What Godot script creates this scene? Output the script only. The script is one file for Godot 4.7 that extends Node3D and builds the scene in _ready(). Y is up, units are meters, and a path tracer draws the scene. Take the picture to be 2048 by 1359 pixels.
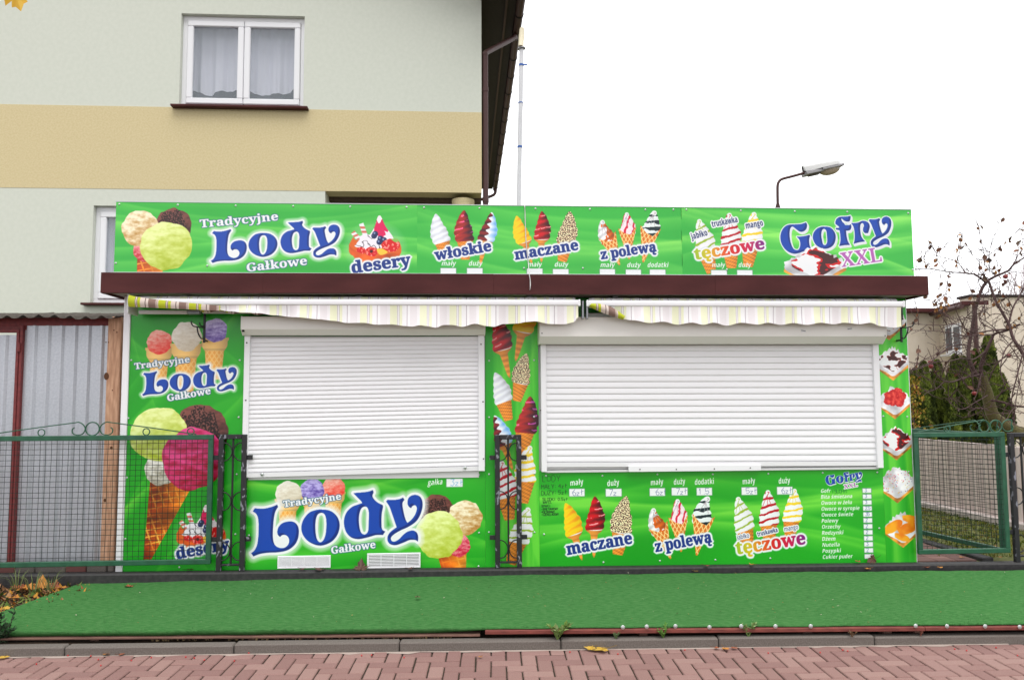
extends Node3D
# An ice cream kiosk beside a house, on an overcast autumn day. Units are metres, y is up, the kiosk's front is the plane z = 0.


# Collects triangles and commits them as one mesh.
class Shape:
	var v := PackedVector3Array()
	var n := PackedVector3Array()
	var t := PackedVector2Array()
	var c := PackedColorArray()
	var tint := Color.WHITE

	func tri(a: Vector3, b: Vector3, d: Vector3, na := Vector3.ZERO, nb := Vector3.ZERO, nd := Vector3.ZERO, ta := Vector2.ZERO, tb := Vector2.ZERO, td := Vector2.ZERO) -> void:
		var f := (b - a).cross(d - a)
		if f.length_squared() < 1e-16:
			return
		f = f.normalized()
		v.append_array([a, d, b])
		n.append_array([f if na == Vector3.ZERO else na, f if nd == Vector3.ZERO else nd, f if nb == Vector3.ZERO else nb])
		t.append_array([ta, td, tb])
		c.append_array([tint, tint, tint])

	func quad(a: Vector3, b: Vector3, d: Vector3, e: Vector3) -> void:
		tri(a, b, d, Vector3.ZERO, Vector3.ZERO, Vector3.ZERO, Vector2(0, 1), Vector2(1, 1), Vector2(1, 0))
		tri(a, d, e, Vector3.ZERO, Vector3.ZERO, Vector3.ZERO, Vector2(0, 1), Vector2(1, 0), Vector2(0, 0))

	# A box with chamfered edges.
	func box(at: Vector3, size: Vector3, bevel := 0.0, turn := Basis()) -> Shape:
		var h := size / 2
		var g := h - Vector3.ONE * bevel
		for axis in 3:
			for s in [-1.0, 1.0]:
				var p := Vector3.ZERO
				p[axis] = s * h[axis]
				var a := Vector3.ZERO
				a[(axis + 1) % 3] = g[(axis + 1) % 3]
				var b := Vector3.ZERO
				b[(axis + 2) % 3] = g[(axis + 2) % 3] * s
				quad(at + turn * (p - a - b), at + turn * (p + a - b), at + turn * (p + a + b), at + turn * (p - a + b))
		if bevel > 0.0:
			for axis in 3:
				var i := (axis + 1) % 3
				var j := (axis + 2) % 3
				for si in [-1.0, 1.0]:
					for sj in [-1.0, 1.0]:
						var p := Vector3.ZERO
						p[i] = si * h[i]
						p[j] = sj * g[j]
						var q := Vector3.ZERO
						q[i] = si * g[i]
						q[j] = sj * h[j]
						var e := Vector3.ZERO
						e[axis] = -g[axis] * si * sj
						quad(at + turn * (p - e), at + turn * (p + e), at + turn * (q + e), at + turn * (q - e))
			for sx in [-1.0, 1.0]:
				for sy in [-1.0, 1.0]:
					for sz in [-1.0, 1.0]:
						var s := Vector3(sx, sy, sz)
						var a := at + turn * (s * Vector3(h.x, g.y, g.z))
						var b := at + turn * (s * Vector3(g.x, h.y, g.z))
						var d := at + turn * (s * Vector3(g.x, g.y, h.z))
						if sx * sy * sz > 0:
							tri(a, b, d)
						else:
							tri(a, d, b)
		return self

	# A box between two ends, of the given width and height.
	func bar(a: Vector3, b: Vector3, w: float, h: float, bevel := 0.0, up := Vector3.UP) -> Shape:
		var x := (b - a).normalized()
		var z := x.cross(up).normalized()
		var y := z.cross(x)
		return box((a + b) / 2, Vector3(a.distance_to(b), h, w), bevel, Basis(x, y, z))

	# A round tube along points, smooth, with its ends closed.
	func tube(p: Array, r: Variant, sides := 8, closed := false) -> Shape:
		var rings := []
		var up := Vector3.ZERO
		var count := p.size()
		for k in count:
			var d: Vector3 = (p[(k + 1) % count] - p[(k - 1 + count) % count]) if closed else (p[mini(k + 1, count - 1)] - p[maxi(k - 1, 0)])
			d = d.normalized()
			if up == Vector3.ZERO:
				up = d.cross(Vector3.RIGHT if absf(d.x) < 0.9 else Vector3.UP).normalized()
			up = (up - d * up.dot(d)).normalized()
			var side := d.cross(up)
			var ring := []
			var rr: float = r[k] if r is Array else r
			for s in sides:
				var m := up * cos(TAU * s / sides) + side * sin(TAU * s / sides)
				ring.append([p[k] + m * rr, m])
			rings.append(ring)
		for k in (count if closed else count - 1):
			var a: Array = rings[k]
			var b: Array = rings[(k + 1) % count]
			for s in sides:
				var s2 := (s + 1) % sides
				tri(a[s][0], a[s2][0], b[s2][0], a[s][1], a[s2][1], b[s2][1])
				tri(a[s][0], b[s2][0], b[s][0], a[s][1], b[s2][1], b[s][1])
		if not closed:
			for s in sides:
				var s2 := (s + 1) % sides
				tri(p[0], rings[0][s2][0], rings[0][s][0])
				tri(p[count - 1], rings[count - 1][s][0], rings[count - 1][s2][0])
		return self

	# A flat outline (x, y) given thickness from z0 to z1.
	func prism(o: PackedVector2Array, z0: float, z1: float, where := Transform3D()) -> Shape:
		if Geometry2D.is_polygon_clockwise(o):
			o = o.duplicate()
			o.reverse()
		var ix := Geometry2D.triangulate_polygon(o)
		for k in range(0, ix.size(), 3):
			var a := o[ix[k]]
			var b := o[ix[k + 1]]
			var d := o[ix[k + 2]]
			if (b - a).cross(d - a) < 0:
				var s := b
				b = d
				d = s
			tri(where * Vector3(a.x, a.y, z1), where * Vector3(b.x, b.y, z1), where * Vector3(d.x, d.y, z1))
			tri(where * Vector3(a.x, a.y, z0), where * Vector3(d.x, d.y, z0), where * Vector3(b.x, b.y, z0))
		for k in o.size():
			var a := o[k]
			var b := o[(k + 1) % o.size()]
			quad(where * Vector3(a.x, a.y, z0), where * Vector3(b.x, b.y, z0), where * Vector3(b.x, b.y, z1), where * Vector3(a.x, a.y, z1))
		return self

	# A grid of points with smooth normals; rows x columns; seen from the side where (column, row) turn counterclockwise.
	func grid(g: Array, smooth := true) -> Shape:
		var rows := g.size()
		var cols: int = g[0].size()
		var nn := []
		for i in rows:
			var line := []
			for j in cols:
				var dx: Vector3 = g[i][mini(j + 1, cols - 1)] - g[i][maxi(j - 1, 0)]
				var dy: Vector3 = g[mini(i + 1, rows - 1)][j] - g[maxi(i - 1, 0)][j]
				line.append(dx.cross(dy).normalized() if smooth else Vector3.ZERO)
			nn.append(line)
		for i in rows - 1:
			for j in cols - 1:
				var ta := Vector2(float(j) / (cols - 1), 1.0 - float(i) / (rows - 1))
				var td := Vector2(float(j + 1) / (cols - 1), 1.0 - float(i + 1) / (rows - 1))
				tri(g[i][j], g[i][j + 1], g[i + 1][j + 1], nn[i][j], nn[i][j + 1], nn[i + 1][j + 1], ta, Vector2(td.x, ta.y), td)
				tri(g[i][j], g[i + 1][j + 1], g[i + 1][j], nn[i][j], nn[i + 1][j + 1], nn[i + 1][j], ta, td, Vector2(ta.x, td.y))
		return self

	# A solid of revolution about the y axis through at: points are (radius, height).
	func lathe(at: Vector3, o: Array, sides := 12, turn := Basis()) -> Shape:
		var g := []
		for q in o:
			var line := []
			for s in sides + 1:
				var a := -TAU * s / sides
				line.append(at + turn * Vector3(cos(a) * q[0], q[1], sin(a) * q[0]))
			g.append(line)
		return grid(g)

	func mesh() -> ArrayMesh:
		var a := []
		a.resize(Mesh.ARRAY_MAX)
		a[Mesh.ARRAY_VERTEX] = v
		a[Mesh.ARRAY_NORMAL] = n
		a[Mesh.ARRAY_TEX_UV] = t
		a[Mesh.ARRAY_COLOR] = c
		var m := ArrayMesh.new()
		m.add_surface_from_arrays(Mesh.PRIMITIVE_TRIANGLES, a)
		return m


# Flat print: a picture in metres on a panel's face, painted with smooth-edged outlines.
class Print:
	var w: int
	var h: int
	var u0: float
	var v1: float
	var s: float
	var px := PackedFloat32Array()
	var T := Transform2D()
	var cov := PackedFloat32Array()

	func _init(a: float, b: float, c: float, d: float, per_metre: float) -> void:
		u0 = a
		v1 = d
		s = per_metre
		w = int(ceil((c - a) * s))
		h = int(ceil((d - b) * s))
		px.resize(w * h * 3)
		cov.resize(w + 2)

	# Sets the frame: local (0, 0) at (u, v), local y along an angle, lengths times size.
	func frame(u: float, v: float, size := 1.0, angle := 0.0) -> void:
		T = Transform2D(angle, Vector2(size, size), 0.0, Vector2(u, v))

	# Local y from the first point to the second, whose distance is one unit.
	func between(u: float, v: float, uu: float, vv: float) -> void:
		var d := Vector2(uu - u, vv - v)
		frame(u, v, d.length(), d.angle() - PI / 2)

	func plain() -> void:
		T = Transform2D()

	func fill(polys: Array, paint: Variant, alpha := 1.0) -> void:
		var ax := PackedFloat32Array()
		var ay := PackedFloat32Array()
		var bx := PackedFloat32Array()
		var by := PackedFloat32Array()
		var way := PackedFloat32Array()
		var lo := 1e9
		var hi := -1e9
		for poly: PackedVector2Array in polys:
			var q := T * poly
			for k in q.size():
				var a := q[k]
				var b := q[(k + 1) % q.size()]
				var x0 := (a.x - u0) * s
				var y0 := (v1 - a.y) * s
				var x1 := (b.x - u0) * s
				var y1 := (v1 - b.y) * s
				lo = minf(lo, y0)
				hi = maxf(hi, y0)
				if y0 == y1:
					continue
				if y0 < y1:
					ax.append(x0); ay.append(y0); bx.append(x1); by.append(y1); way.append(1.0)
				else:
					ax.append(x1); ay.append(y1); bx.append(x0); by.append(y0); way.append(-1.0)
		var solid := paint is Color
		var col: Color = paint if solid else Color.WHITE
		var back := T.affine_inverse()
		var count := ax.size()
		for y in range(maxi(0, int(floor(lo))), mini(h - 1, int(floor(hi))) + 1):
			var live := PackedInt32Array()
			for k in count:
				if ay[k] < y + 1 and by[k] > y:
					live.append(k)
			if live.is_empty():
				continue
			var first := w
			var last := -1
			for sub in 3:
				var yy := y + (sub + 0.5) / 3.0
				var hits := PackedVector2Array()
				for k in live:
					if ay[k] <= yy and by[k] > yy:
						hits.append(Vector2(ax[k] + (bx[k] - ax[k]) * (yy - ay[k]) / (by[k] - ay[k]), way[k]))
				hits.sort()
				var turns := 0.0
				for k in hits.size() - 1:
					turns += hits[k].y
					if turns == 0.0:
						continue
					var xa := clampf(hits[k].x, 0.0, w)
					var xb := clampf(hits[k + 1].x, 0.0, w)
					if xb <= xa:
						continue
					var ia := int(xa)
					var ib := int(xb)
					first = mini(first, ia)
					last = maxi(last, mini(ib, w - 1))
					if ia == ib:
						cov[ia] += (xb - xa) / 3.0
					else:
						cov[ia] += (ia + 1 - xa) / 3.0
						for i in range(ia + 1, ib):
							cov[i] += 0.33333
						cov[ib] += (xb - ib) / 3.0
			for x in range(first, last + 1):
				var k := minf(cov[x], 1.0)
				cov[x] = 0.0
				if k <= 0.003:
					continue
				if not solid:
					col = paint.call(back * Vector2(u0 + (x + 0.5) / s, v1 - (y + 0.5) / s))
				k *= alpha * col.a
				var i := (y * w + x) * 3
				px[i] += (col.r - px[i]) * k
				px[i + 1] += (col.g - px[i + 1]) * k
				px[i + 2] += (col.b - px[i + 2]) * k
			if last >= 0:
				cov[w] = 0.0

	# An outline grown outwards, for borders and glows.
	func grown(polys: Array, by: float) -> Array:
		var out := []
		for p: PackedVector2Array in polys:
			var hole := Geometry2D.is_polygon_clockwise(p)
			var q := p
			if hole:
				q = p.duplicate()
				q.reverse()
			for r: PackedVector2Array in Geometry2D.offset_polygon(q, -by if hole else by, Geometry2D.JOIN_ROUND):
				if Geometry2D.is_polygon_clockwise(r) != hole:
					r.reverse()
				out.append(r)
		return out

	# A stroke of a pen along points.
	func stroke(p: PackedVector2Array, width: float, paint: Variant, alpha := 1.0) -> void:
		fill(Geometry2D.offset_polyline(p, width / 2, Geometry2D.JOIN_ROUND, Geometry2D.END_ROUND), paint, alpha)

	func texture() -> ImageTexture:
		var bytes := PackedByteArray()
		bytes.resize(w * h * 3)
		for k in bytes.size():
			bytes[k] = int(clampf(px[k], 0.0, 1.0) * 255.0)
		return ImageTexture.create_from_image(Image.create_from_data(w, h, false, Image.FORMAT_RGB8, bytes))


var rng := RandomNumberGenerator.new()
var soft := FastNoiseLite.new()
var M := {}


func rnd(a: float, b: float) -> float:
	return rng.randf_range(a, b)


# A base colour from 8-bit values as they look under this light, times k in linear light.
func hue(r: int, g: int, b: int, k := 1.0) -> Color:
	var c := Color8(r, g, b).srgb_to_linear()
	return Color(c.r * k, c.g * k, c.b * k).linear_to_srgb()


func speckle(c1: Color, c2: Color, frequency: float, octaves := 4, size := 512, kind := FastNoiseLite.TYPE_SIMPLEX_SMOOTH, number := 1) -> NoiseTexture2D:
	var t := NoiseTexture2D.new()
	var f := FastNoiseLite.new()
	f.noise_type = kind
	f.seed = number
	f.frequency = frequency
	f.fractal_octaves = octaves
	t.noise = f
	t.width = size
	t.height = size
	t.seamless = true
	var g := Gradient.new()
	g.set_color(0, c1)
	g.set_color(1, c2)
	t.color_ramp = g
	return t


func paint(c: Color, rough := 0.7, metal := 0.0) -> StandardMaterial3D:
	var m := StandardMaterial3D.new()
	m.albedo_color = c
	m.roughness = rough
	m.metallic = metal
	return m


# A mottled material laid on from three sides; tile is the metres that one picture covers; relief in centimetres.
func mottled(c1: Color, c2: Color, frequency: float, tile: float, rough := 0.85, relief := 0.0, stretch := Vector3.ONE, number := 1, octaves := 5, size := 512) -> StandardMaterial3D:
	var m := StandardMaterial3D.new()
	m.albedo_texture = speckle(c1, c2, frequency, octaves, size, FastNoiseLite.TYPE_SIMPLEX_SMOOTH, number)
	m.roughness = rough
	m.uv1_triplanar = true
	m.uv1_world_triplanar = true
	m.uv1_scale = stretch / tile
	if relief > 0.0:
		m.heightmap_enabled = true
		m.heightmap_texture = m.albedo_texture
		m.heightmap_scale = relief
	return m


func tinted(rough := 0.8, lit := 0.0) -> StandardMaterial3D:
	var m := StandardMaterial3D.new()
	m.vertex_color_use_as_albedo = true
	m.roughness = rough
	if lit > 0.0:
		m.backlight_enabled = true
		m.backlight = Color(lit, lit, lit)
	return m


func thing(called: String, label: String, category: String, at := Vector3.ZERO, turn := 0.0, group := "") -> Node3D:
	var o := Node3D.new()
	o.name = called
	o.position = at
	o.rotation.y = turn
	add_child(o, true)
	return tag(o, label, category, group)


func tag(o: Node3D, label: String, category: String, group := "") -> Node3D:
	o.set_meta("label", label)
	o.set_meta("category", category)
	if group:
		o.set_meta("group", group)
	return o


func part(called: String, shape: Variant, m: Material, parent: Node3D = self) -> MeshInstance3D:
	var o := MeshInstance3D.new()
	o.name = called
	o.mesh = shape if shape is Mesh else shape.mesh()
	o.material_override = m
	parent.add_child(o, true)
	return o


func structure(called: String, shape: Variant, m: Material) -> MeshInstance3D:
	var o := part(called, shape, m)
	o.set_meta("kind", "structure")
	return o


func holder(called: String, parent: Node3D) -> Node3D:
	var o := Node3D.new()
	o.name = called
	parent.add_child(o, true)
	return o


func sh() -> Shape:
	return Shape.new()


func scatter(called: String, mesh: Mesh, m: Material, where: Array, tints: Array, parent: Node3D) -> MultiMeshInstance3D:
	var mm := MultiMesh.new()
	mm.transform_format = MultiMesh.TRANSFORM_3D
	mm.use_colors = true
	mm.mesh = mesh
	mm.instance_count = where.size()
	for k in where.size():
		mm.set_instance_transform(k, where[k])
		mm.set_instance_color(k, tints[k])
	var o := MultiMeshInstance3D.new()
	o.name = called
	o.multimesh = mm
	o.material_override = m
	parent.add_child(o, true)
	if parent != self:
		o.set_meta("kind", "stuff")
	return o


# Smooth outline through points given as x, y, corner (1) or curve (0), ...
func curve(d: Array, steps := 5) -> PackedVector2Array:
	var out := PackedVector2Array()
	var count := d.size() / 3
	for k in count:
		var q := []
		for j in [-1, 0, 1, 2]:
			var i: int = ((k + j + count) % count) * 3
			q.append(Vector2(d[i], d[i + 1]))
		var ca: bool = d[k * 3 + 2] == 1
		var cb: bool = d[((k + 1) % count) * 3 + 2] == 1
		var ta: Vector2 = (q[2] - q[1]) * 0.5 if ca else (q[2] - q[0]) * 0.5
		var tb: Vector2 = (q[2] - q[1]) * 0.5 if cb else (q[3] - q[1]) * 0.5
		for j in steps:
			var x := float(j) / steps
			var x2 := x * x
			var x3 := x2 * x
			out.append(q[1] * (2 * x3 - 3 * x2 + 1) + ta * (x3 - 2 * x2 + x) + q[2] * (3 * x2 - 2 * x3) + tb * (x3 - x2))
	return out


# A smooth line through Vector3 points.
func bend(p: Array, steps := 6) -> Array:
	var out := []
	for k in p.size() - 1:
		var a: Vector3 = p[maxi(k - 1, 0)]
		var b: Vector3 = p[k]
		var c: Vector3 = p[k + 1]
		var d: Vector3 = p[mini(k + 2, p.size() - 1)]
		for j in steps:
			out.append(b.cubic_interpolate(c, a, d, float(j) / steps))
	out.append(p[-1])
	return out


func turned(p: PackedVector2Array, clockwise: bool) -> PackedVector2Array:
	if Geometry2D.is_polygon_clockwise(p) != clockwise:
		p.reverse()
	return p


# ---- what is printed on the kiosk's panels ----

const WHITE := Color(0.94, 0.95, 0.96)
const NAVY := Color(0.06, 0.13, 0.36)
const BLUE := Color(0.03, 0.27, 0.68)
const MEADOW := Color(0.09, 0.64, 0.1)


func disc(x: float, y: float, rx: float, ry := -1.0, rough := 0.0, number := 0, count := 40) -> PackedVector2Array:
	var p := PackedVector2Array()
	for k in count:
		var a := TAU * k / count
		var r := 1.0 + rough * soft.get_noise_2d(cos(a) * 60 + number * 31, sin(a) * 60 + number * 17) * 2.0
		p.append(Vector2(x + cos(a) * rx * r, y + sin(a) * (rx if ry < 0 else ry) * r))
	return p


# A green backdrop with pale sweeping streaks.
func meadow(c: Print, number: int, upright := false, glare := 0.0) -> void:  # last argument mixes a pale sky glare into the printed green
	rng.seed = 100 + number
	var bands := []
	for k in 9:
		bands.append([rnd(0, 1), rnd(-0.55, 0.55), rnd(-0.5, 0.5), rnd(0.015, 0.04), rnd(0.5, 1.1)])
	var uw := c.w / c.s
	var vh := c.h / c.s
	for y in c.h:
		for x in c.w:
			var u := x / c.s
			var v := y / c.s
			var a := (v / vh if upright else u / uw) - 0.5
			var b := u if upright else v
			var wide := uw if upright else vh
			var wash := soft.get_noise_2d(u * 22.0 + number * 50, v * 22.0) * 0.5
			var k := 0.0
			for q in bands:
				var d: float = (b - (q[0] + q[1] * a + q[2] * a * a * 2.0) * wide) / q[3]
				if d > -1.0 and d < 4.5:
					k += q[4] * ((1.0 + d) if d < 0.0 else (1.0 - d / 4.5)) * (0.6 + 0.8 * clampf(wash + a * q[1] * 2.0 + 0.3, 0.0, 1.0)) * 0.5
			k = minf(k, 1.0) * (0.65 if upright else 0.8)
			var i := (y * c.w + x) * 3
			c.px[i] = MEADOW.r + wash * 0.09 + k * 0.42 + glare * 0.12
			c.px[i + 1] = MEADOW.g + wash * 0.12 + k * 0.25 + glare * 0.08
			c.px[i + 2] = MEADOW.b + wash * 0.05 + k * 0.17 + glare * 0.16


# Outlines of words, in em units, from the font's own glyphs.
func outlines(words: String, face: String, weight := 400, gap := 0.0) -> Array:
	var f := SystemFont.new()
	f.font_names = PackedStringArray([face])
	f.font_weight = weight
	var ts := TextServerManager.get_primary_interface()
	var rid: RID = f.get_rids()[0]
	var out := []
	var pen := 0.0
	for k in words.length():
		var g: int = ts.font_get_glyph_index(rid, 64, words.unicode_at(k), 0)
		var d: Dictionary = ts.font_get_glyph_contours(rid, 64, g)
		var pts: PackedVector3Array = d.get("points", PackedVector3Array())
		var ends: PackedInt32Array = d.get("contours", PackedInt32Array())
		var start := 0
		for e in ends:
			var q := []
			for i in range(start, e + 1):
				q.append(pts[i])
			start = e + 1
			var full := []
			for i in q.size():
				var a: Vector3 = q[i]
				var b: Vector3 = q[(i + 1) % q.size()]
				full.append(a)
				if int(a.z) == 0 and int(b.z) == 0:
					full.append(Vector3((a.x + b.x) / 2, (a.y + b.y) / 2, 1))
			var o := PackedVector2Array()
			for i in full.size():
				var a: Vector3 = full[i]
				if int(a.z) != 0:
					o.append(Vector2(a.x, a.y))
				else:
					var p: Vector3 = full[(i - 1 + full.size()) % full.size()]
					var n: Vector3 = full[(i + 1) % full.size()]
					for j in [1, 2]:
						var x: float = j / 3.0
						o.append(Vector2(p.x, p.y) * (1 - x) * (1 - x) + Vector2(a.x, a.y) * 2 * x * (1 - x) + Vector2(n.x, n.y) * x * x)
			for i in o.size():
				o[i] = Vector2(o[i].x / 64.0 + pen, -o[i].y / 64.0)
			out.append(o)
		pen += ts.font_get_glyph_advance(rid, 64, g).x / 64.0 + gap
	# outer outlines counterclockwise, holes clockwise
	if out.size() and Geometry2D.is_polygon_clockwise(out[0]):
		for o: PackedVector2Array in out:
			o.reverse()
	return out


# Words from the baseline's left end to its right end, tall metres high (a capital).
func words(c: Print, s: String, u: float, v: float, uu: float, vv: float, tall: float, face: String, weight: int, col: Variant, rim := Color.TRANSPARENT, rim_width := 0.0, lean := 0.0, edge := Color.TRANSPARENT, fat := 0.0) -> void:
	var o := outlines(s, face, weight)
	var left := 1e9
	var right := -1e9
	for p: PackedVector2Array in o:
		for q in p:
			left = minf(left, q.x)
			right = maxf(right, q.x)
	var d := Vector2(uu - u, vv - v)
	var sx := d.length() / (right - left)
	var sy := tall / 0.714
	for p: PackedVector2Array in o:
		for k in p.size():
			p[k] = Vector2((p[k].x - left) * sx + p[k].y * sy * lean, p[k].y * sy)
	c.frame(u, v, 1.0, d.angle())
	if edge.a > 0.0:
		c.fill(c.grown(o, rim_width + 0.006), edge)
	if rim.a > 0.0:
		c.fill(c.grown(o, rim_width), rim)
	c.fill(c.grown(o, fat) if fat > 0.0 else o, col)
	c.plain()


# Letters drawn by hand: heavy, flared and curled, with a chiselled look.
func letter(which: String) -> Array:
	match which:
		"L":
			return [turned(curve([88, -285, 1, 110, -252, 1, 200, -258, 0, 290, -240, 0, 352, -215, 1, 362, -240, 1, 335, -285, 0, 320, -350, 0, 312, -450, 0, 310, -550, 0, 320, -620, 0, 345, -665, 0, 395, -688, 0, 445, -682, 0, 480, -650, 0, 490, -605, 0, 475, -565, 0, 445, -545, 0, 412, -547, 0, 388, -567, 1,
				365, -540, 0, 360, -500, 0, 375, -455, 0, 420, -415, 0, 490, -400, 0, 545, -412, 0, 582, -455, 0, 593, -520, 0, 580, -600, 0, 540, -665, 0, 470, -712, 0, 370, -732, 0, 260, -735, 0, 170, -748, 0, 105, -772, 1, 80, -738, 1, 118, -705, 0, 145, -640, 0, 155, -540, 0, 155, -440, 0, 148, -360, 0, 125, -310, 0]), false)]
		"o":
			return [turned(curve([830, -275, 0, 930, -290, 0, 1005, -350, 0, 1038, -440, 0, 1020, -540, 0, 960, -620, 0, 870, -662, 0, 790, -662, 0, 700, -620, 0, 640, -550, 0, 620, -470, 0, 640, -385, 0, 700, -310, 0, 765, -283, 0]), false),
				turned(curve([835, -310, 0, 870, -325, 0, 890, -380, 0, 893, -470, 0, 885, -550, 0, 865, -605, 0, 835, -632, 0, 805, -620, 0, 783, -570, 0, 772, -480, 0, 775, -390, 0, 795, -330, 0]), true)]
		"d":
			return [turned(curve([1187, -100, 1, 1290, -92, 0, 1350, -85, 0, 1400, -68, 1, 1408, -95, 1, 1395, -130, 0, 1410, -165, 0, 1450, -205, 0, 1510, -235, 1, 1512, -262, 0, 1500, -330, 0, 1498, -430, 0, 1505, -500, 0, 1540, -525, 1, 1515, -562, 1, 1440, -562, 0, 1350, -585, 0, 1250, -603, 0, 1170, -585, 0, 1115, -530, 0,
				1088, -450, 0, 1090, -370, 0, 1120, -300, 0, 1175, -250, 0, 1240, -225, 0, 1285, -210, 1, 1270, -185, 0, 1235, -150, 0]), false),
				turned(curve([1310, -248, 0, 1340, -258, 0, 1358, -310, 0, 1358, -400, 0, 1355, -500, 0, 1340, -540, 0, 1310, -555, 0, 1275, -535, 0, 1255, -470, 0, 1248, -390, 0, 1255, -320, 0, 1275, -268, 0]), true)]
		"y":
			return [turned(curve([1548, -195, 1, 1565, -178, 1, 1640, -180, 0, 1700, -170, 0, 1735, -155, 1, 1750, -180, 1, 1730, -210, 0, 1730, -250, 0, 1745, -330, 0, 1765, -400, 0, 1785, -435, 1, 1830, -400, 0, 1870, -345, 0, 1890, -285, 0, 1882, -250, 0, 1860, -240, 0, 1835, -255, 0, 1825, -272, 1, 1800, -255, 0, 1785, -215, 0, 1795, -165, 0,
				1830, -135, 0, 1880, -128, 0, 1925, -150, 0, 1950, -200, 0, 1950, -270, 0, 1925, -350, 0, 1880, -420, 0, 1800, -475, 0, 1710, -515, 0, 1640, -555, 0, 1605, -590, 0, 1608, -625, 0, 1640, -638, 0, 1690, -615, 0, 1740, -565, 0, 1790, -530, 0, 1850, -520, 0, 1890, -545, 0, 1905, -590, 0, 1902, -640, 1, 1870, -622, 0, 1810, -622, 0,
				1740, -650, 0, 1660, -675, 0, 1600, -665, 0, 1570, -630, 0, 1568, -580, 0, 1600, -530, 0, 1668, -480, 1, 1650, -430, 0, 1615, -330, 0, 1585, -250, 0]), false)]
		"G":
			return [turned(curve([475, -265, 1, 490, -300, 0, 475, -360, 0, 430, -398, 0, 380, -402, 0, 330, -370, 0, 280, -330, 0, 250, -328, 0, 222, -370, 0, 212, -460, 0, 225, -570, 0, 260, -660, 0, 300, -688, 0, 345, -685, 0, 372, -640, 0, 380, -580, 0, 365, -520, 0, 330, -485, 1, 400, -482, 0, 470, -470, 0, 520, -455, 1,
				530, -470, 1, 515, -520, 0, 515, -590, 0, 530, -650, 0, 555, -670, 1, 510, -688, 0, 420, -705, 0, 350, -730, 0, 270, -740, 0, 180, -705, 0, 110, -630, 0, 75, -530, 0, 85, -430, 0, 130, -350, 0, 200, -305, 0, 300, -298, 0, 400, -290, 0]), false)]
		"O":
			return [turned(curve([755, -328, 0, 850, -340, 0, 910, -400, 0, 930, -480, 0, 910, -570, 0, 860, -630, 0, 780, -660, 0, 700, -650, 0, 620, -600, 0, 580, -510, 0, 590, -430, 0, 640, -365, 0, 700, -335, 0]), false),
				turned(curve([755, -355, 0, 790, -380, 0, 800, -460, 0, 800, -560, 0, 770, -610, 0, 730, -600, 0, 715, -540, 0, 705, -450, 0, 720, -380, 0]), true)]
		"f":
			return [turned(curve([1175, -155, 1, 1172, -195, 0, 1155, -235, 0, 1115, -240, 0, 1075, -225, 0, 1040, -195, 0, 1025, -205, 0, 1040, -245, 0, 1070, -275, 0, 1085, -300, 1, 1150, -300, 0, 1175, -285, 1, 1180, -330, 0, 1160, -370, 0, 1120, -380, 0, 1095, -378, 1, 1100, -460, 0, 1115, -540, 0, 1145, -600, 1,
				1060, -605, 0, 985, -618, 1, 1005, -560, 0, 1010, -470, 0, 1000, -375, 1, 940, -362, 1, 945, -345, 1, 1000, -340, 0, 980, -310, 0, 940, -280, 1, 940, -250, 0, 960, -205, 0, 1010, -175, 0, 1090, -170, 0, 1140, -165, 0]), false)]
		"r":
			return [turned(curve([1188, -268, 1, 1240, -268, 0, 1300, -258, 0, 1350, -235, 0, 1400, -235, 0, 1450, -260, 0, 1470, -310, 0, 1460, -360, 0, 1440, -415, 1, 1395, -415, 0, 1370, -385, 0, 1372, -340, 0, 1385, -310, 0, 1375, -270, 0, 1350, -262, 0, 1325, -290, 0, 1318, -380, 0, 1335, -480, 0, 1385, -545, 1,
				1290, -560, 0, 1212, -582, 1, 1230, -520, 0, 1235, -420, 0, 1225, -340, 0, 1210, -300, 0]), false)]
	return []


# The big blue word with a white rim and glow; unit is metres per drawing unit, (u, v) where the drawing's corner lies.
func logo(c: Print, word: String, u: float, v: float, unit: float, glow := true, squat := 1.0) -> void:
	var all := []
	for k in word.length():
		if word == "GOfry" and word[k] == "y":
			for p: PackedVector2Array in letter("y"):
				all.append(Transform2D(0, Vector2(0.858, 0.858), 0, Vector2(1465 - 1548 * 0.858, -165 + 128 * 0.859)) * p)
		else:
			all.append_array(letter(word[k]))
	c.T = Transform2D(Vector2(unit, 0), Vector2(0, unit * squat), Vector2(u, v))
	if glow:
		for k in 6:
			c.fill(c.grown(all, 78 - k * 8), WHITE, 0.17)
		c.fill(c.grown(all, 28), WHITE)
	else:
		var low := []
		for p: PackedVector2Array in c.grown(all, 18):
			low.append(Transform2D(0, Vector2(16, -26)) * p)
		c.fill(low, WHITE * Color(0.93, 0.93, 0.95, 1))
		c.fill(c.grown(all, 18), WHITE)
		c.fill(c.grown(all, 5), Color(0.35, 0.5, 0.75))
	c.fill(all, Color(0.01, 0.17, 0.5))
	# the lit facets
	for p: PackedVector2Array in all:
		if Geometry2D.is_polygon_clockwise(p):
			continue
		var moved := Transform2D(0, Vector2(-26, 20)) * p
		for q: PackedVector2Array in Geometry2D.intersect_polygons(p, moved):
			var cut := [q]
			for hole: PackedVector2Array in all:
				if Geometry2D.is_polygon_clockwise(hole) and Geometry2D.is_point_in_polygon(hole[0], p):
					cut.append(hole)
					var h2: PackedVector2Array = Transform2D(0, Vector2(-26, 20)) * hole
					for extra: PackedVector2Array in Geometry2D.clip_polygons(h2, hole):
						cut.append(turned(extra, true))
			c.fill(cut, BLUE)
	c.plain()


const CAKE := Color(0.87, 0.62, 0.26)


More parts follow.
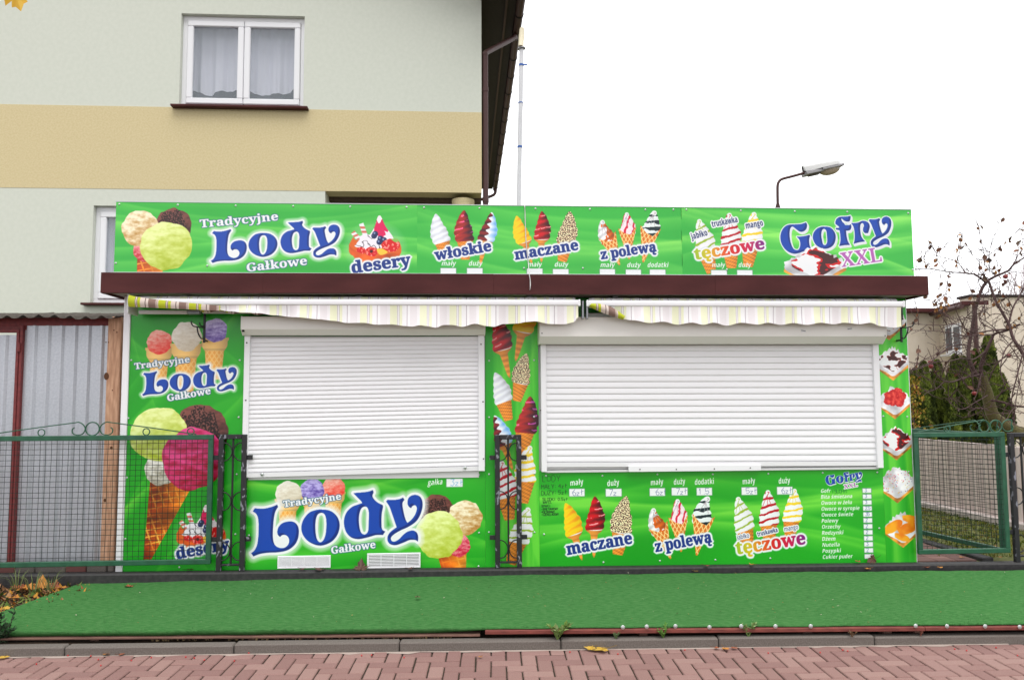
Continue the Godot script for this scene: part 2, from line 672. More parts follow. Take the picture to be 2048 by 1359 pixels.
# Soft ice in a cone; the point at the bottom and the tip at the top are given. kind: what is on it; base: which cone.
func soft_ice(c: Print, kind: String, base: String, bu: float, bv: float, tu: float, tv: float) -> void:
	c.between(bu, bv, tu, tv)
	var number := int(absf(bu * 977 + tv * 331)) % 1000
	var low := 0.38
	var wide := 0.19
	match base:
		"cup":
			c.fill([PackedVector2Array([Vector2(-0.09, 0), Vector2(0.08, 0), Vector2(0.165, 0.41), Vector2(-0.165, 0.41)])], func(p: Vector2) -> Color:
				var k := 0.72 + 0.35 * cos((p.x + 0.04) * 7.0) + 0.12 * sin((p.y * 1.0 + p.x * 0.35) * 95.0) * (1.0 if p.y < 0.3 else 0.5) + 0.08 * sin((p.y - p.x) * 120.0)
				return Color(0.86 * k, 0.52 * k, 0.16 * k))
		"stick":
			low = 0.44
			wide = 0.165
			c.fill([curve([-0.012, 0.0, 0, 0.03, 0.0, 0, 0.062, 0.3, 0, 0.07, 0.36, 0, 0.13, 0.41, 0, 0.15, 0.48, 0, 0.0, 0.5, 0, -0.15, 0.48, 0, -0.13, 0.41, 0, -0.07, 0.36, 0, -0.055, 0.3, 0])], func(p: Vector2) -> Color:
				var k := 0.72 + 0.35 * cos((p.x + 0.03) * 9.0) + (0.12 * sin(p.y * 70.0) if p.y < 0.35 else 0.0)
				return Color(0.86 * k, 0.55 * k, 0.2 * k))
		"waffle":
			low = 0.52
			wide = 0.17
			c.fill([PackedVector2Array([Vector2(-0.01, 0), Vector2(0.02, 0), Vector2(0.2, 0.68), Vector2(0.05, 0.62), Vector2(-0.19, 0.66)])], func(p: Vector2) -> Color:
				var a := absf(fposmod(p.x * 13.0 + p.y * 7.0, 1.0) - 0.5)
				var b := absf(fposmod(-p.x * 13.0 + p.y * 7.0, 1.0) - 0.5)
				var k := 0.8 + 0.22 * cos((p.x + 0.05) * 8.0)
				return Color(1.0, 0.82, 0.5) * Color(k, k, k) if minf(a, b) < 0.13 else Color(0.88 * k, 0.47 * k, 0.12 * k))
	# the swirl's outline: bulging turns that shrink to a curled tip
	var left := PackedVector2Array()
	var right := PackedVector2Array()
	for k in 41:
		var t := k / 40.0
		var w := wide * pow(1.0 - t, 0.62) * (0.86 + 0.3 * minf(t * 3.0, 1.0)) * (1.0 + 0.13 * absf(sin(t * 17.0)))
		var mid := 0.03 * sin(t * 3.2) * (1.0 if number % 2 else -1.0)
		var y := low + (1.0 - low) * t
		left.append(Vector2(mid - w, y - 0.02 * (1 - t)))
		right.append(Vector2(mid + w * (1.0 + 0.04 * sin(t * 15.0 + 1.5)), y))
	right.reverse()
	left.append_array(right)
	if kind in ["yellow", "red", "nuts"]:
		c.fill([disc(0, low + 0.01, wide * 0.95, 0.035)], WHITE)
	var shift := number * 3.7
	c.fill([left], func(p: Vector2) -> Color:
		var t: float = clampf((p.y - low) / (1.0 - low), 0.0, 1.0)
		var x: float = clampf(p.x / (wide * 1.1 * pow(1.0 - t, 0.6) + 0.01), -1.0, 1.0)
		var wob := soft.get_noise_2d(p.x * 200 + shift, p.y * 200) * 0.8
		var fold := sin((p.y * 12.0 - p.x * 3.0) * 4.2 + wob * 1.6)
		var k: float = 0.66 + 0.3 * sqrt(1.0 - x * x * 0.9) - 0.14 * x + 0.11 * fold
		var base_col := WHITE
		match kind:
			"white":
				k = 0.8 + 0.16 * sqrt(1.0 - x * x * 0.9) - 0.06 * x + 0.06 * fold
				return Color(0.96 * k, 0.98 * k, 1.02 * k)
			"chocolate":
				base_col = Color(0.72, 0.16, 0.14).lerp(Color(0.25, 0.05, 0.14), clampf(x * 0.8 + 0.25 + fold * 0.35, 0.0, 1.0))
				return base_col * Color(k, k, k) + Color(1, 1, 1) * (0.35 if fold > 0.75 and wob > 0.1 else 0.0)
			"half":
				if p.x + 0.035 * sin(p.y * 52.0) < 0.0:
					base_col = Color(0.62, 0.14, 0.16).lerp(Color(0.2, 0.04, 0.1), clampf(fold * 0.5 + 0.4, 0.0, 1.0))
				else:
					return Color(0.95, 0.97, 1.0).lerp(Color(0.45, 0.7, 0.92), clampf(x * 1.1 - 0.25 + fold * 0.2, 0.0, 1.0))
			"yellow":
				base_col = Color(1.0, 0.84, 0.05).lerp(Color(0.95, 0.6, 0.05), clampf(x * 0.5 + fold * 0.6, 0.0, 1.0))
				k = 0.8 + 0.2 * k
			"red":
				base_col = Color(0.78, 0.02, 0.09).lerp(Color(0.45, 0.0, 0.06), clampf(x * 0.6 + 0.1 - fold * 0.4, 0.0, 1.0))
				if fold > 0.86 and wob > 0.0:
					return Color(0.95, 0.6, 0.62)
			"nuts":
				var cell := soft.get_noise_2d(p.x * 1700 + shift, p.y * 1700)
				base_col = Color(0.98, 0.93, 0.74) if cell > 0.0 else (Color(0.16, 0.08, 0.09) if cell < -0.15 else Color(0.6, 0.38, 0.32))
				k = 0.85 + 0.2 * k
			"apple":
				k = 0.85 + 0.15 * k
				base_col = Color(0.62, 0.74, 0.16) if fold < -0.72 else WHITE
			"strawberry":
				k = 0.85 + 0.15 * k
				base_col = Color(0.76, 0.02, 0.1) if fold < -0.52 else WHITE
			"mango":
				k = 0.87 + 0.15 * k
				base_col = Color(0.98, 0.85, 0.12) if fold < -0.45 else WHITE
			"orange":
				base_col = Color(0.88, 0.4, 0.08) if wob * 1.5 + x * 0.6 - t * 0.9 + 0.35 > 0.0 else WHITE
			"pink":
				base_col = Color(0.85, 0.1, 0.25) if absf(fposmod(p.x * 7.0 - p.y * 2.2 + wob * 0.4, 1.0) - 0.5) < 0.16 else Color(0.97, 0.9, 0.93)
				k = 0.88 + 0.14 * k
			"dark":
				base_col = Color(0.05, 0.16, 0.18) if fold + wob * 1.5 + x * 0.5 > 0.25 else Color(0.93, 0.97, 0.97)
				k = 0.9 + 0.1 * k
		return Color(base_col.r * k, base_col.g * k, base_col.b * k))
	if kind in ["apple", "strawberry", "mango", "pink", "orange", "dark"]:
		c.fill([disc(0.02, 0.955, 0.045, 0.05)], WHITE)
		var tone: Color = {"apple": Color(0.7, 0.78, 0.4), "strawberry": Color(0.8, 0.2, 0.25), "mango": Color(0.9, 0.8, 0.3)}.get(kind, Color(0.7, 0.65, 0.68))
		c.stroke(PackedVector2Array([Vector2(-0.03, 0.86), Vector2(0.02, 0.93), Vector2(0.045, 0.965), Vector2(0.01, 0.97)]), 0.012, tone)
		for q: float in [-0.07, 0.0, 0.06]:
			c.stroke(PackedVector2Array([Vector2(0.0, 0.9), Vector2(q * 0.6, 0.82), Vector2(q * 1.3, 0.72)]), 0.012, tone, 0.7)
	if base == "waffle":
		# the wrapped front edge of the waffle
		c.fill([PackedVector2Array([Vector2(-0.19, 0.67), Vector2(-0.06, 0.56), Vector2(0.08, 0.52), Vector2(0.2, 0.7), Vector2(0.13, 0.4), Vector2(-0.12, 0.4)])], func(p: Vector2) -> Color:
			var a := absf(fposmod(p.x * 13.0 + p.y * 7.0, 1.0) - 0.5)
			var b := absf(fposmod(-p.x * 13.0 + p.y * 7.0, 1.0) - 0.5)
			return Color(1.0, 0.84, 0.55) if minf(a, b) < 0.13 else Color(0.86, 0.46, 0.12))
	c.plain()


# A ball of scooped ice with ridges and crumbs.
func scoop(c: Print, u: float, v: float, r: float, light: Color, dark: Color, number: int, ridge := 1.0, crumbs := 0.0) -> void:
	c.frame(u, v, r)
	c.fill([disc(0, 0, 1, 1, 0.05, number, 60)], func(p: Vector2) -> Color:
		var n1 := soft.get_noise_2d(p.x * 60 + number * 91, p.y * 150 + number * 37)
		var n2 := soft.get_noise_2d(p.x * 200 + number * 13, p.y * 260)
		var k := 0.62 - 0.28 * p.x * 0.6 + 0.38 * p.y + ridge * (0.75 * n1 + 0.35 * n2)
		var q := dark.lerp(light, clampf(k, 0.0, 1.0))
		if crumbs > 0.0:
			var n3 := soft.get_noise_2d(p.x * 480 + number, p.y * 480)
			var n4 := soft.get_noise_2d(p.x * 90 + number * 7, p.y * 90)
			if p.length() < 0.86 + n4 * 0.3 and p.x + p.y * 0.3 < 0.7:
				q = q.darkened(0.4)
				if n3 > 0.22 - n4 * 0.3:
					q = q.lerp(Color(0.66, 0.4, 0.36), crumbs * 0.75)
				elif n3 < -0.1:
					q = q.lerp(Color(0.07, 0.02, 0.02), crumbs)
		return q)
	c.plain()


# A wafer cup below a small scoop whose rim lies at (u, v).
func wafer(c: Print, u: float, v: float, wide: float, deep: float) -> void:
	c.frame(u, v, wide)
	c.fill([curve([-0.34, -0.4, 1, -0.26, -deep / wide, 1, 0.26, -deep / wide, 1, 0.34, -0.4, 1])], func(p: Vector2) -> Color:
		var a := absf(fposmod(p.x * 6.0 + p.y * 4.0, 1.0) - 0.5)
		var b := absf(fposmod(-p.x * 6.0 + p.y * 4.0, 1.0) - 0.5)
		var k := 0.86 + 0.22 * cos((p.x + 0.1) * 3.4)
		return Color(0.93 * k, 0.74 * k, 0.42 * k) if minf(a, b) < 0.16 else Color(0.9 * k, 0.63 * k, 0.27 * k))
	c.fill([curve([-0.5, 0.04, 1, 0.5, 0.04, 1, 0.5, -0.04, 0, 0.46, -0.1, 0, 0.45, -0.26, 0, 0.35, -0.43, 1, -0.35, -0.43, 1, -0.45, -0.26, 0, -0.46, -0.1, 0, -0.5, -0.04, 0])], func(p: Vector2) -> Color:
		var k := 0.8 + 0.24 * cos((p.x + 0.12) * 3.0) - (0.12 if p.y < -0.36 else 0.0)
		return Color(0.97 * k, 0.79 * k, 0.47 * k))
	c.plain()


const LEMON := [Color(0.93, 0.98, 0.66), Color(0.66, 0.74, 0.13)]
const CREAM := [Color(0.99, 0.95, 0.82), Color(0.72, 0.5, 0.2)]
const COCOA := [Color(0.52, 0.3, 0.26), Color(0.13, 0.05, 0.04)]


# The tall waffle cone that holds three large scoops.
func big_cone(c: Print, o: PackedVector2Array) -> void:
	c.fill([o], func(p: Vector2) -> Color:
		var a := absf(fposmod(p.x * 14.0 + p.y * 5.0, 1.0) - 0.5)
		var b := absf(fposmod(-p.x * 3.0 + p.y * 17.0, 1.0) - 0.5)
		var k := 0.92 + 0.5 * soft.get_noise_2d(p.x * 110, p.y * 240)
		var x := clampf((p.x - o[0].x) / (o[1].x - o[0].x) + (o[0].y - p.y) * 0.1, 0.0, 1.0)
		var q := Color(0.66, 0.22, 0.02).lerp(Color(0.97, 0.6, 0.12), x)
		if minf(a, b) < 0.1:
			q = q.lerp(Color(1.0, 0.72, 0.28), 0.4 + soft.get_noise_2d(p.x * 140, p.y * 140))
		return Color(q.r * k, q.g * k, q.b * k))


# The dessert in a pastry bowl, size metres wide, centred at (u, v).
func dessert(c: Print, u: float, v: float, size: float) -> void:
	c.frame(u, v, size)
	for k in 5:
		c.fill([disc(0, -0.02, 0.62 - k * 0.03, 0.52 - k * 0.03)], WHITE, 0.05)
	for q in [[-0.13, 0.04, -0.27, 0.44, 0.09], [-0.2, 0.02, -0.43, 0.27, 0.09]]:
		var a := Vector2(q[0], q[1])
		var b := Vector2(q[2], q[3])
		var along := (b - a).normalized()
		c.stroke(PackedVector2Array([a, b]), q[4], func(p: Vector2) -> Color:
			return WHITE if fposmod((p - a).dot(along) * 11.0 + (p - a).cross(along) * 4.0, 1.0) < 0.5 or (p - a).dot(along) > 0.38 else Color(0.85, 0.45, 0.38))
	# the bowl's back, then what is in it, then its front
	c.fill([curve([-0.5, 0.02, 1, -0.42, 0.18, 1, -0.3, 0.1, 0, 0.3, 0.1, 0, 0.47, 0.08, 1, 0.5, -0.02, 1, 0.4, -0.2, 0, -0.4, -0.2, 0])], Color(0.88, 0.4, 0.12))
	c.fill([curve([-0.12, 0.18, 0, -0.02, 0.36, 0, 0.04, 0.56, 0, 0.08, 0.6, 0, 0.12, 0.56, 0, 0.2, 0.38, 0, 0.34, 0.18, 0, 0.32, 0.08, 0, -0.08, 0.08, 0])], func(p: Vector2) -> Color:
		return Color(0.88, 0.05, 0.36) if soft.get_noise_2d(p.x * 170 + 40, p.y * 110) + 0.1 * sin(p.x * 40 - p.y * 22) > 0.06 else Color(0.98, 0.93, 0.96))
	c.fill([disc(-0.1, 0.06, 0.27, 0.17, 0.2, 5)], func(p: Vector2) -> Color:
		return Color(0.15, 0.1, 0.16) if absf(soft.get_noise_2d(p.x * 130 + 7, p.y * 130)) < 0.035 else Color(0.95, 0.94, 0.97))
	for q in [[-0.02, 0.2], [0.1, 0.15], [0.17, 0.12], [0.08, 0.08], [0.0, 0.24]]:
		c.fill([disc(q[0], q[1], 0.055)], Color(0.12, 0.17, 0.36))
		c.fill([disc(q[0] - 0.015, q[1] + 0.015, 0.02)], Color(0.5, 0.58, 0.75))
	for q in [[0.3, 0.02, 0.17, 0.13], [-0.27, -0.09, 0.085, 0.075], [-0.07, -0.11, 0.115, 0.1]]:
		c.fill([disc(q[0], q[1], q[2], q[3], 0.04, 3)], func(p: Vector2) -> Color:
			return Color(0.98, 0.55, 0.5) if soft.get_noise_2d(p.x * 700, p.y * 700) > 0.2 else Color(0.86, 0.05, 0.08))
	c.fill([disc(-0.07, -0.1, 0.03)], Color(0.25, 0.02, 0.08))
	c.fill([curve([0.03, -0.06, 0, 0.14, -0.05, 0, 0.24, -0.12, 0, 0.1, -0.17, 0])], Color(0.98, 0.8, 0.25))
	c.fill([curve([0.3, 0.14, 1, 0.38, 0.08, 0, 0.46, 0.1, 1, 0.42, 0.15, 0])], Color(0.55, 0.75, 0.35))
	c.fill([curve([-0.5, 0.02, 1, -0.45, -0.04, 1, -0.36, -0.1, 0, -0.2, -0.16, 0, -0.02, -0.2, 0, 0.2, -0.16, 0, 0.36, -0.13, 0, 0.47, -0.14, 1, 0.5, -0.02, 1, 0.49, -0.12, 0, 0.42, -0.25, 0, 0.2, -0.34, 0, -0.1, -0.36, 0, -0.32, -0.3, 0, -0.44, -0.15, 0])], func(p: Vector2) -> Color:
		var k := 0.92 + 0.6 * soft.get_noise_2d(p.x * 60, p.y * 60) + p.y * 0.3
		return Color(0.88 * k, 0.36 * k, 0.1 * k))
	c.plain()


# A waffle slab with whipped cream and a topping, size metres wide, its low corner at (u, v).
func gofr(c: Print, kind: String, u: float, v: float, size: float, squat := 1.0) -> void:
	c.T = Transform2D(Vector2(size, 0), Vector2(0, size * squat), Vector2(u, v))
	var number := int(absf(u * 531 + v * 917)) % 500
	c.fill([PackedVector2Array([Vector2(0, 0), Vector2(0.52, 0.42), Vector2(0.5, 0.56), Vector2(0, 0.2), Vector2(-0.5, 0.5), Vector2(-0.52, 0.38)])], func(p: Vector2) -> Color:
		var k := 0.9 + 0.6 * soft.get_noise_2d(p.x * 120 + number, p.y * 160)
		return Color(0.9 * k, 0.6 * k, 0.22 * k))
	var cream := curve([0.0, 0.13, 0, 0.2, 0.24, 0, 0.36, 0.38, 0, 0.5, 0.5, 0, 0.46, 0.66, 0, 0.26, 0.8, 0, 0.05, 0.94, 0, -0.15, 0.86, 0, -0.38, 0.68, 0, -0.52, 0.5, 0, -0.42, 0.36, 0, -0.2, 0.24, 0])
	for k in cream.size():
		cream[k] *= 1.0 + 0.12 * soft.get_noise_2d(k * 26 + number, number)
	c.fill([cream], func(p: Vector2) -> Color:
		var k := 0.9 + 0.3 * soft.get_noise_2d(p.x * 90 + number, p.y * 90)
		return Color(0.98 * k, 0.98 * k, k))
	var top := []
	for p in cream:
		top.append((p - Vector2(0, 0.56)) * 0.8 + Vector2(0.02, 0.6))
	match kind:
		"sauce":
			c.fill([PackedVector2Array(top)], func(p: Vector2) -> Color:
				var n := soft.get_noise_2d(p.x * 110 + 3, p.y * 190)
				return Color(0.25, 0.04, 0.03) if n > 0.1 else (Color(0.62, 0.1, 0.05) if n > 0.03 else WHITE))
		"strawberries":
			for k in 13:
				var a := k * 2.4
				var at := Vector2(0.04 + cos(a) * 0.27 * sqrt(k / 13.0), 0.62 + sin(a) * 0.2 * sqrt(k / 13.0))
				c.fill([disc(at.x, at.y, 0.13, 0.11, 0.1, k)], func(p: Vector2) -> Color:
					return Color(0.93, 0.32, 0.25).lerp(Color(0.75, 0.02, 0.06), clampf((p - at).length() * 7.0 + soft.get_noise_2d(p.x * 300, p.y * 300), 0.0, 1.0)))
		"jelly":
			c.fill([PackedVector2Array(top)], func(p: Vector2) -> Color:
				var n := soft.get_noise_2d(p.x * 80 + 9, p.y * 120 + number)
				return Color(0.28, 0.07, 0.09) if n > 0.1 else (Color(0.82, 0.05, 0.07) if n > -0.13 else WHITE))
		"sprinkles":
			rng.seed = 7
			for k in 130:
				var at := Vector2(rnd(-0.45, 0.42), rnd(0.28, 0.9))
				if Geometry2D.is_point_in_polygon(at, cream):
					c.stroke(PackedVector2Array([at, at + Vector2(rnd(-0.03, 0.03), rnd(-0.03, 0.03))]), 0.018, [Color(0.85, 0.2, 0.25), Color(0.9, 0.45, 0.5), Color(0.4, 0.4, 0.6), Color(0.85, 0.7, 0.3)][k % 4])
		"peaches":
			for q in [[-0.26, 0.56, 0.3, 0.13, 0.5], [0.16, 0.52, 0.3, 0.14, 0.35], [0.24, 0.76, 0.24, 0.1, -0.2], [-0.02, 0.28, 0.22, 0.09, -0.35]]:
				var o := Transform2D(q[4], Vector2(q[0], q[1])) * disc(0, 0, q[2], q[3], 0.08, 9)
				c.fill([o], func(p: Vector2) -> Color: return Color(0.99, 0.68, 0.12).lerp(Color(0.93, 0.48, 0.04), clampf(0.5 + 2.0 * soft.get_noise_2d(p.x * 70, p.y * 70), 0.0, 1.0)))
	c.plain()


# Felt-pen capitals: strokes on a grid four wide and six high.
const PEN := {"L": "0600 0030", "O": "26050120414526", "D": "0600 062644422000", "Y": "0623 4622 2320", "M": "0006 0623 2346 4640", "A": "0026 2640 1232", "Ł": "0600 0030 0324", "U": "0601204146", "Z": "0646 4600 0040", "Ż": "0646 4600 0040 1333", ":": "1514 1211",
	"S": "4526051333412001", "K": "0600 0346 1340", "I": "1610", "W": "0610 1024 2430 3046", "F": "0600 0636 0323", "E": "0600 0636 0323 0030", "0": "26040220424426", "1": "041610", "2": "0526450040", "3": "064624422001", "4": "36020242 3630", "5": "46060334422001", "6": "36031030422302", "7": "064610", ".": "1011",
	"z": "0333 3300 0030", "ł": "1610 0334", "N": "0006 0640 4046", "R": "0006 0636453303 2340", "T": "0646 2620", "Ś": "4526051333412001", "C": "452604022041", "(": "261410", ")": "061410", "H": "0600 4640 0343", "-": "0333"}


func handwriting(c: Print, s: String, u: float, v: float, tall: float, ink: Color, alpha := 0.85, advance := 0.9, slope := 0.0) -> void:
	var x := 0.0
	for k in s.length():
		var d: String = PEN.get(s[k], "")
		for line in d.split(" ", false):
			var p := PackedVector2Array()
			for i in range(0, line.length() - 1, 2):
				p.append(Vector2(u + (x + int(line[i]) / 4.0 * 0.62) * tall, v + (int(line[i + 1]) / 6.0) * tall + x * tall * slope + soft.get_noise_2d(k * 40 + i * 9, v * 900) * tall * 0.12))
			if p.size() > 1:
				c.stroke(p, maxf(tall * 0.085, 0.0045), ink, alpha)
		x += advance * (0.45 if s[k] in [":", ".", "I", " "] else 0.85)


func card(c: Print, u: float, v: float, uu: float, vv: float) -> void:
	var o := PackedVector2Array([Vector2(u, vv), Vector2(uu, vv), Vector2(uu, v), Vector2(u, v)])
	c.fill(Geometry2D.offset_polygon(o, 0.006, Geometry2D.JOIN_ROUND), Color(0.35, 0.6, 0.4))
	c.fill([o], WHITE)


const SANS := "Droid Sans"
const SERIF := "Droid Serif"


func small_words(c: Print, s: String, u: float, v: float, uu: float, vv: float, tall: float) -> void:
	words(c, s, u, v, uu, vv, tall, SANS, 700, WHITE, Color.TRANSPARENT, 0.0, 0.2)


func name_words(c: Print, s: String, u: float, v: float, uu: float, vv: float, tall: float, col: Variant = null) -> void:
	words(c, s, u, v, uu, vv, tall, SERIF, 700, col if col != null else Color(0.07, 0.2, 0.52), WHITE, 0.018, 0.0, Color(0.75, 0.85, 0.9, 0.5), 0.0035)


func old_words(c: Print, s: String, u: float, v: float, uu: float, vv: float, tall: float) -> void:
	words(c, s, u, v, uu, vv, tall, SERIF, 700, WHITE, Color(0.18, 0.36, 0.5), 0.007, 0.0, Color.TRANSPARENT, 0.0018)


func rainbow(p: Vector2) -> Color:
	var g := [Color(0.6, 0.75, 0.15), Color(0.85, 0.75, 0.1), Color(0.9, 0.4, 0.1), Color(0.82, 0.06, 0.12), Color(0.8, 0.05, 0.3), Color(0.5, 0.1, 0.5)]
	var x := clampf(p.x / 0.63, 0.0, 0.999) * 5.0
	return g[int(x)].lerp(g[int(x) + 1], x - int(x))


func sign_left() -> Print:
	var c := Print.new(-3.012, 2.79, -0.4303, 3.425, 290)
	meadow(c, 1, false, 1.0)
	big_cone(c, PackedVector2Array([Vector2(-2.8209, 2.9705), Vector2(-2.5765, 2.9198), Vector2(-2.6144, 2.7807), Vector2(-2.8191, 2.7798)]))
	scoop(c, -2.755, 3.0057, 0.1, Color(0.95, 0.6, 0.62), Color(0.75, 0.08, 0.12), 4)
	scoop(c, -2.526, 3.2169, 0.155, COCOA[0], COCOA[1], 1, 0.5, 0.8)
	scoop(c, -2.7985, 3.1927, 0.16, CREAM[0], CREAM[1], 2, 0.8)
	scoop(c, -2.5843, 3.046, 0.215, LEMON[0], LEMON[1], 3, 0.5)
	logo(c, "Lody", -2.2465, 3.3094, 0.000586, true, 0.91)
	old_words(c, "Tradycyjne", -2.2977, 3.2057, -1.635, 3.2775, 0.068)
	old_words(c, "Gałkowe", -1.8906, 2.8233, -1.3801, 2.8873, 0.072)
	dessert(c, -0.7957, 3.0541, 0.455)
	name_words(c, "desery", -0.988, 2.8146, -0.4816, 2.8877, 0.1)
	return c


func sign_middle() -> Print:
	var c := Print.new(-0.4303, 2.79, 1.9318, 3.425, 290)
	meadow(c, 2, false, 1.0)
	soft_ice(c, "white", "cup", -0.1717, 2.9383, -0.269, 3.348)
	soft_ice(c, "chocolate", "cup", -0.005, 2.9393, -0.0181, 3.3818)
	soft_ice(c, "half", "stick", 0.1225, 2.9133, 0.2296, 3.3663)
	name_words(c, "włoskie", -0.268, 2.9333, 0.2242, 3.0209, 0.09)
	soft_ice(c, "yellow", "stick", 0.5734, 2.9203, 0.4471, 3.3368)
	soft_ice(c, "red", "stick", 0.6623, 2.9342, 0.6747, 3.3796)
	soft_ice(c, "nuts", "cup", 0.8537, 2.9264, 0.9255, 3.382)
	name_words(c, "maczane", 0.4361, 2.9418, 0.9979, 3.035, 0.09)
	soft_ice(c, "orange", "waffle", 1.3639, 2.8978, 1.2033, 3.2985)
	soft_ice(c, "pink", "waffle", 1.4504, 2.9523, 1.4302, 3.3733)
	soft_ice(c, "dark", "waffle", 1.5763, 2.926, 1.6847, 3.394)
	name_words(c, "z polewą", 1.203, 2.9508, 1.7003, 3.0261, 0.085)
	for q in [["mały", -0.2154, 2.8848, -0.0928, 2.8854], ["duży", 0.0213, 2.886, 0.1401, 2.8867], ["mały", 0.5465, 2.8799, 0.6663, 2.8806], ["duży", 0.782, 2.8812, 0.9023, 2.8818], ["mały", 1.193, 2.8789, 1.3187, 2.8795], ["duży", 1.4312, 2.8801, 1.5529, 2.8808], ["dodatki", 1.6161, 2.8811, 1.8016, 2.8821]]:
		small_words(c, q[0], q[1], q[2], q[3], q[4], 0.042)
	for q in [[-0.2239, 2.7917, -0.0884, 2.8632], [0.0081, 2.7927, 0.1444, 2.8645], [0.5371, 2.7951, 0.6751, 2.8627], [0.7678, 2.7962, 0.9065, 2.8595], [1.1874, 2.7981, 1.3229, 2.8616], [1.4208, 2.7992, 1.557, 2.8583], [1.6372, 2.8002, 1.7785, 2.8594]]:
		card(c, q[0], q[1], q[2], q[3])
	return c


func sign_right() -> Print:
	var c := Print.new(1.9318, 2.79, 4.075, 3.425, 290)
	meadow(c, 3, false, 1.0)
	soft_ice(c, "apple", "cup", 2.2005, 2.8299, 2.0845, 3.3156)
	soft_ice(c, "strawberry", "cup", 2.3845, 2.8761, 2.3659, 3.3777)
	soft_ice(c, "mango", "cup", 2.5362, 2.8905, 2.5968, 3.3891)
	words(c, "jabłko", 2.0254, 3.1327, 2.1726, 3.1748, 0.055, SANS, 700, NAVY, WHITE, 0.012)
	words(c, "truskawka", 2.2156, 3.2482, 2.4511, 3.296, 0.055, SANS, 700, NAVY, WHITE, 0.012)
	words(c, "mango", 2.5278, 3.2371, 2.6855, 3.2659, 0.055, SANS, 700, NAVY, WHITE, 0.012)
	name_words(c, "tęczowe", 2.053, 2.9513, 2.6929, 3.0554, 0.1, rainbow)
	small_words(c, "mały", 2.2019, 2.8842, 2.3207, 2.8848, 0.042)
	small_words(c, "duży", 2.4443, 2.8855, 2.559, 2.8861, 0.042)
	card(c, 2.195, 2.7937, 2.3382, 2.8577)
	card(c, 2.4326, 2.7947, 2.572, 2.8589)
	logo(c, "GOfry", 2.7978, 3.4555, 0.000598, false)
	gofr(c, "jelly", 3.1521, 2.6932, 0.56, 0.72)
	words(c, "XXL", 3.401, 2.8905, 3.7821, 2.9477, 0.13, SERIF, 700, Color(0.7, 0.38, 0.7), WHITE, 0.013)
	return c


func panel_left(u0: float, u1: float, v0: float, v1: float) -> Print:
	var c := Print.new(u0, v0, u1, v1, 290)
	meadow(c, 4)
	wafer(c, -2.6909, 2.1701, 0.24, 0.36)
	scoop(c, -2.6926, 2.2273, 0.108, Color(0.99, 0.72, 0.66), Color(0.9, 0.1, 0.05), 11, 0.5)
	wafer(c, -2.216, 2.258, 0.245, 0.36)
	scoop(c, -2.2135, 2.3333, 0.105, Color(0.82, 0.78, 0.96), Color(0.36, 0.25, 0.62), 12, 0.7)
	wafer(c, -2.4603, 2.2051, 0.275, 0.42)
	scoop(c, -2.458, 2.2802, 0.13, Color(0.98, 0.96, 0.92), Color(0.78, 0.72, 0.62), 13, 0.4)
	logo(c, "Lody", -2.8592, 2.0563, 0.00043, true, 0.9)
	old_words(c, "Tradycyjne", -2.8946, 1.9907, -2.4262, 2.051, 0.052)
	old_words(c, "Gałkowe", -2.6051, 1.7103, -2.2388, 1.774, 0.058)
	big_cone(c, PackedVector2Array([Vector2(-2.7343, 1.0502), Vector2(-2.3523, 1.0159), Vector2(-2.3808, 0.969), Vector2(-2.7051, 0.3566), Vector2(-2.7721, 0.3578)]))
	scoop(c, -2.6435, 1.1222, 0.14, Color(0.95, 0.95, 0.92), Color(0.6, 0.58, 0.5), 21, 0.8)
	scoop(c, -2.3206, 1.4432, 0.235, COCOA[0], COCOA[1], 22, 0.5, 0.8)
	scoop(c, -2.6692, 1.4242, 0.24, LEMON[0], LEMON[1], 23, 0.55)
	scoop(c, -2.3785, 1.21, 0.27, Color(0.93, 0.3, 0.58), Color(0.62, 0.0, 0.14), 24, 0.8)
	dessert(c, -2.2898, 0.5618, 0.42)
	name_words(c, "desery", -2.4869, 0.3571, -2.0453, 0.4346, 0.09)
	return c


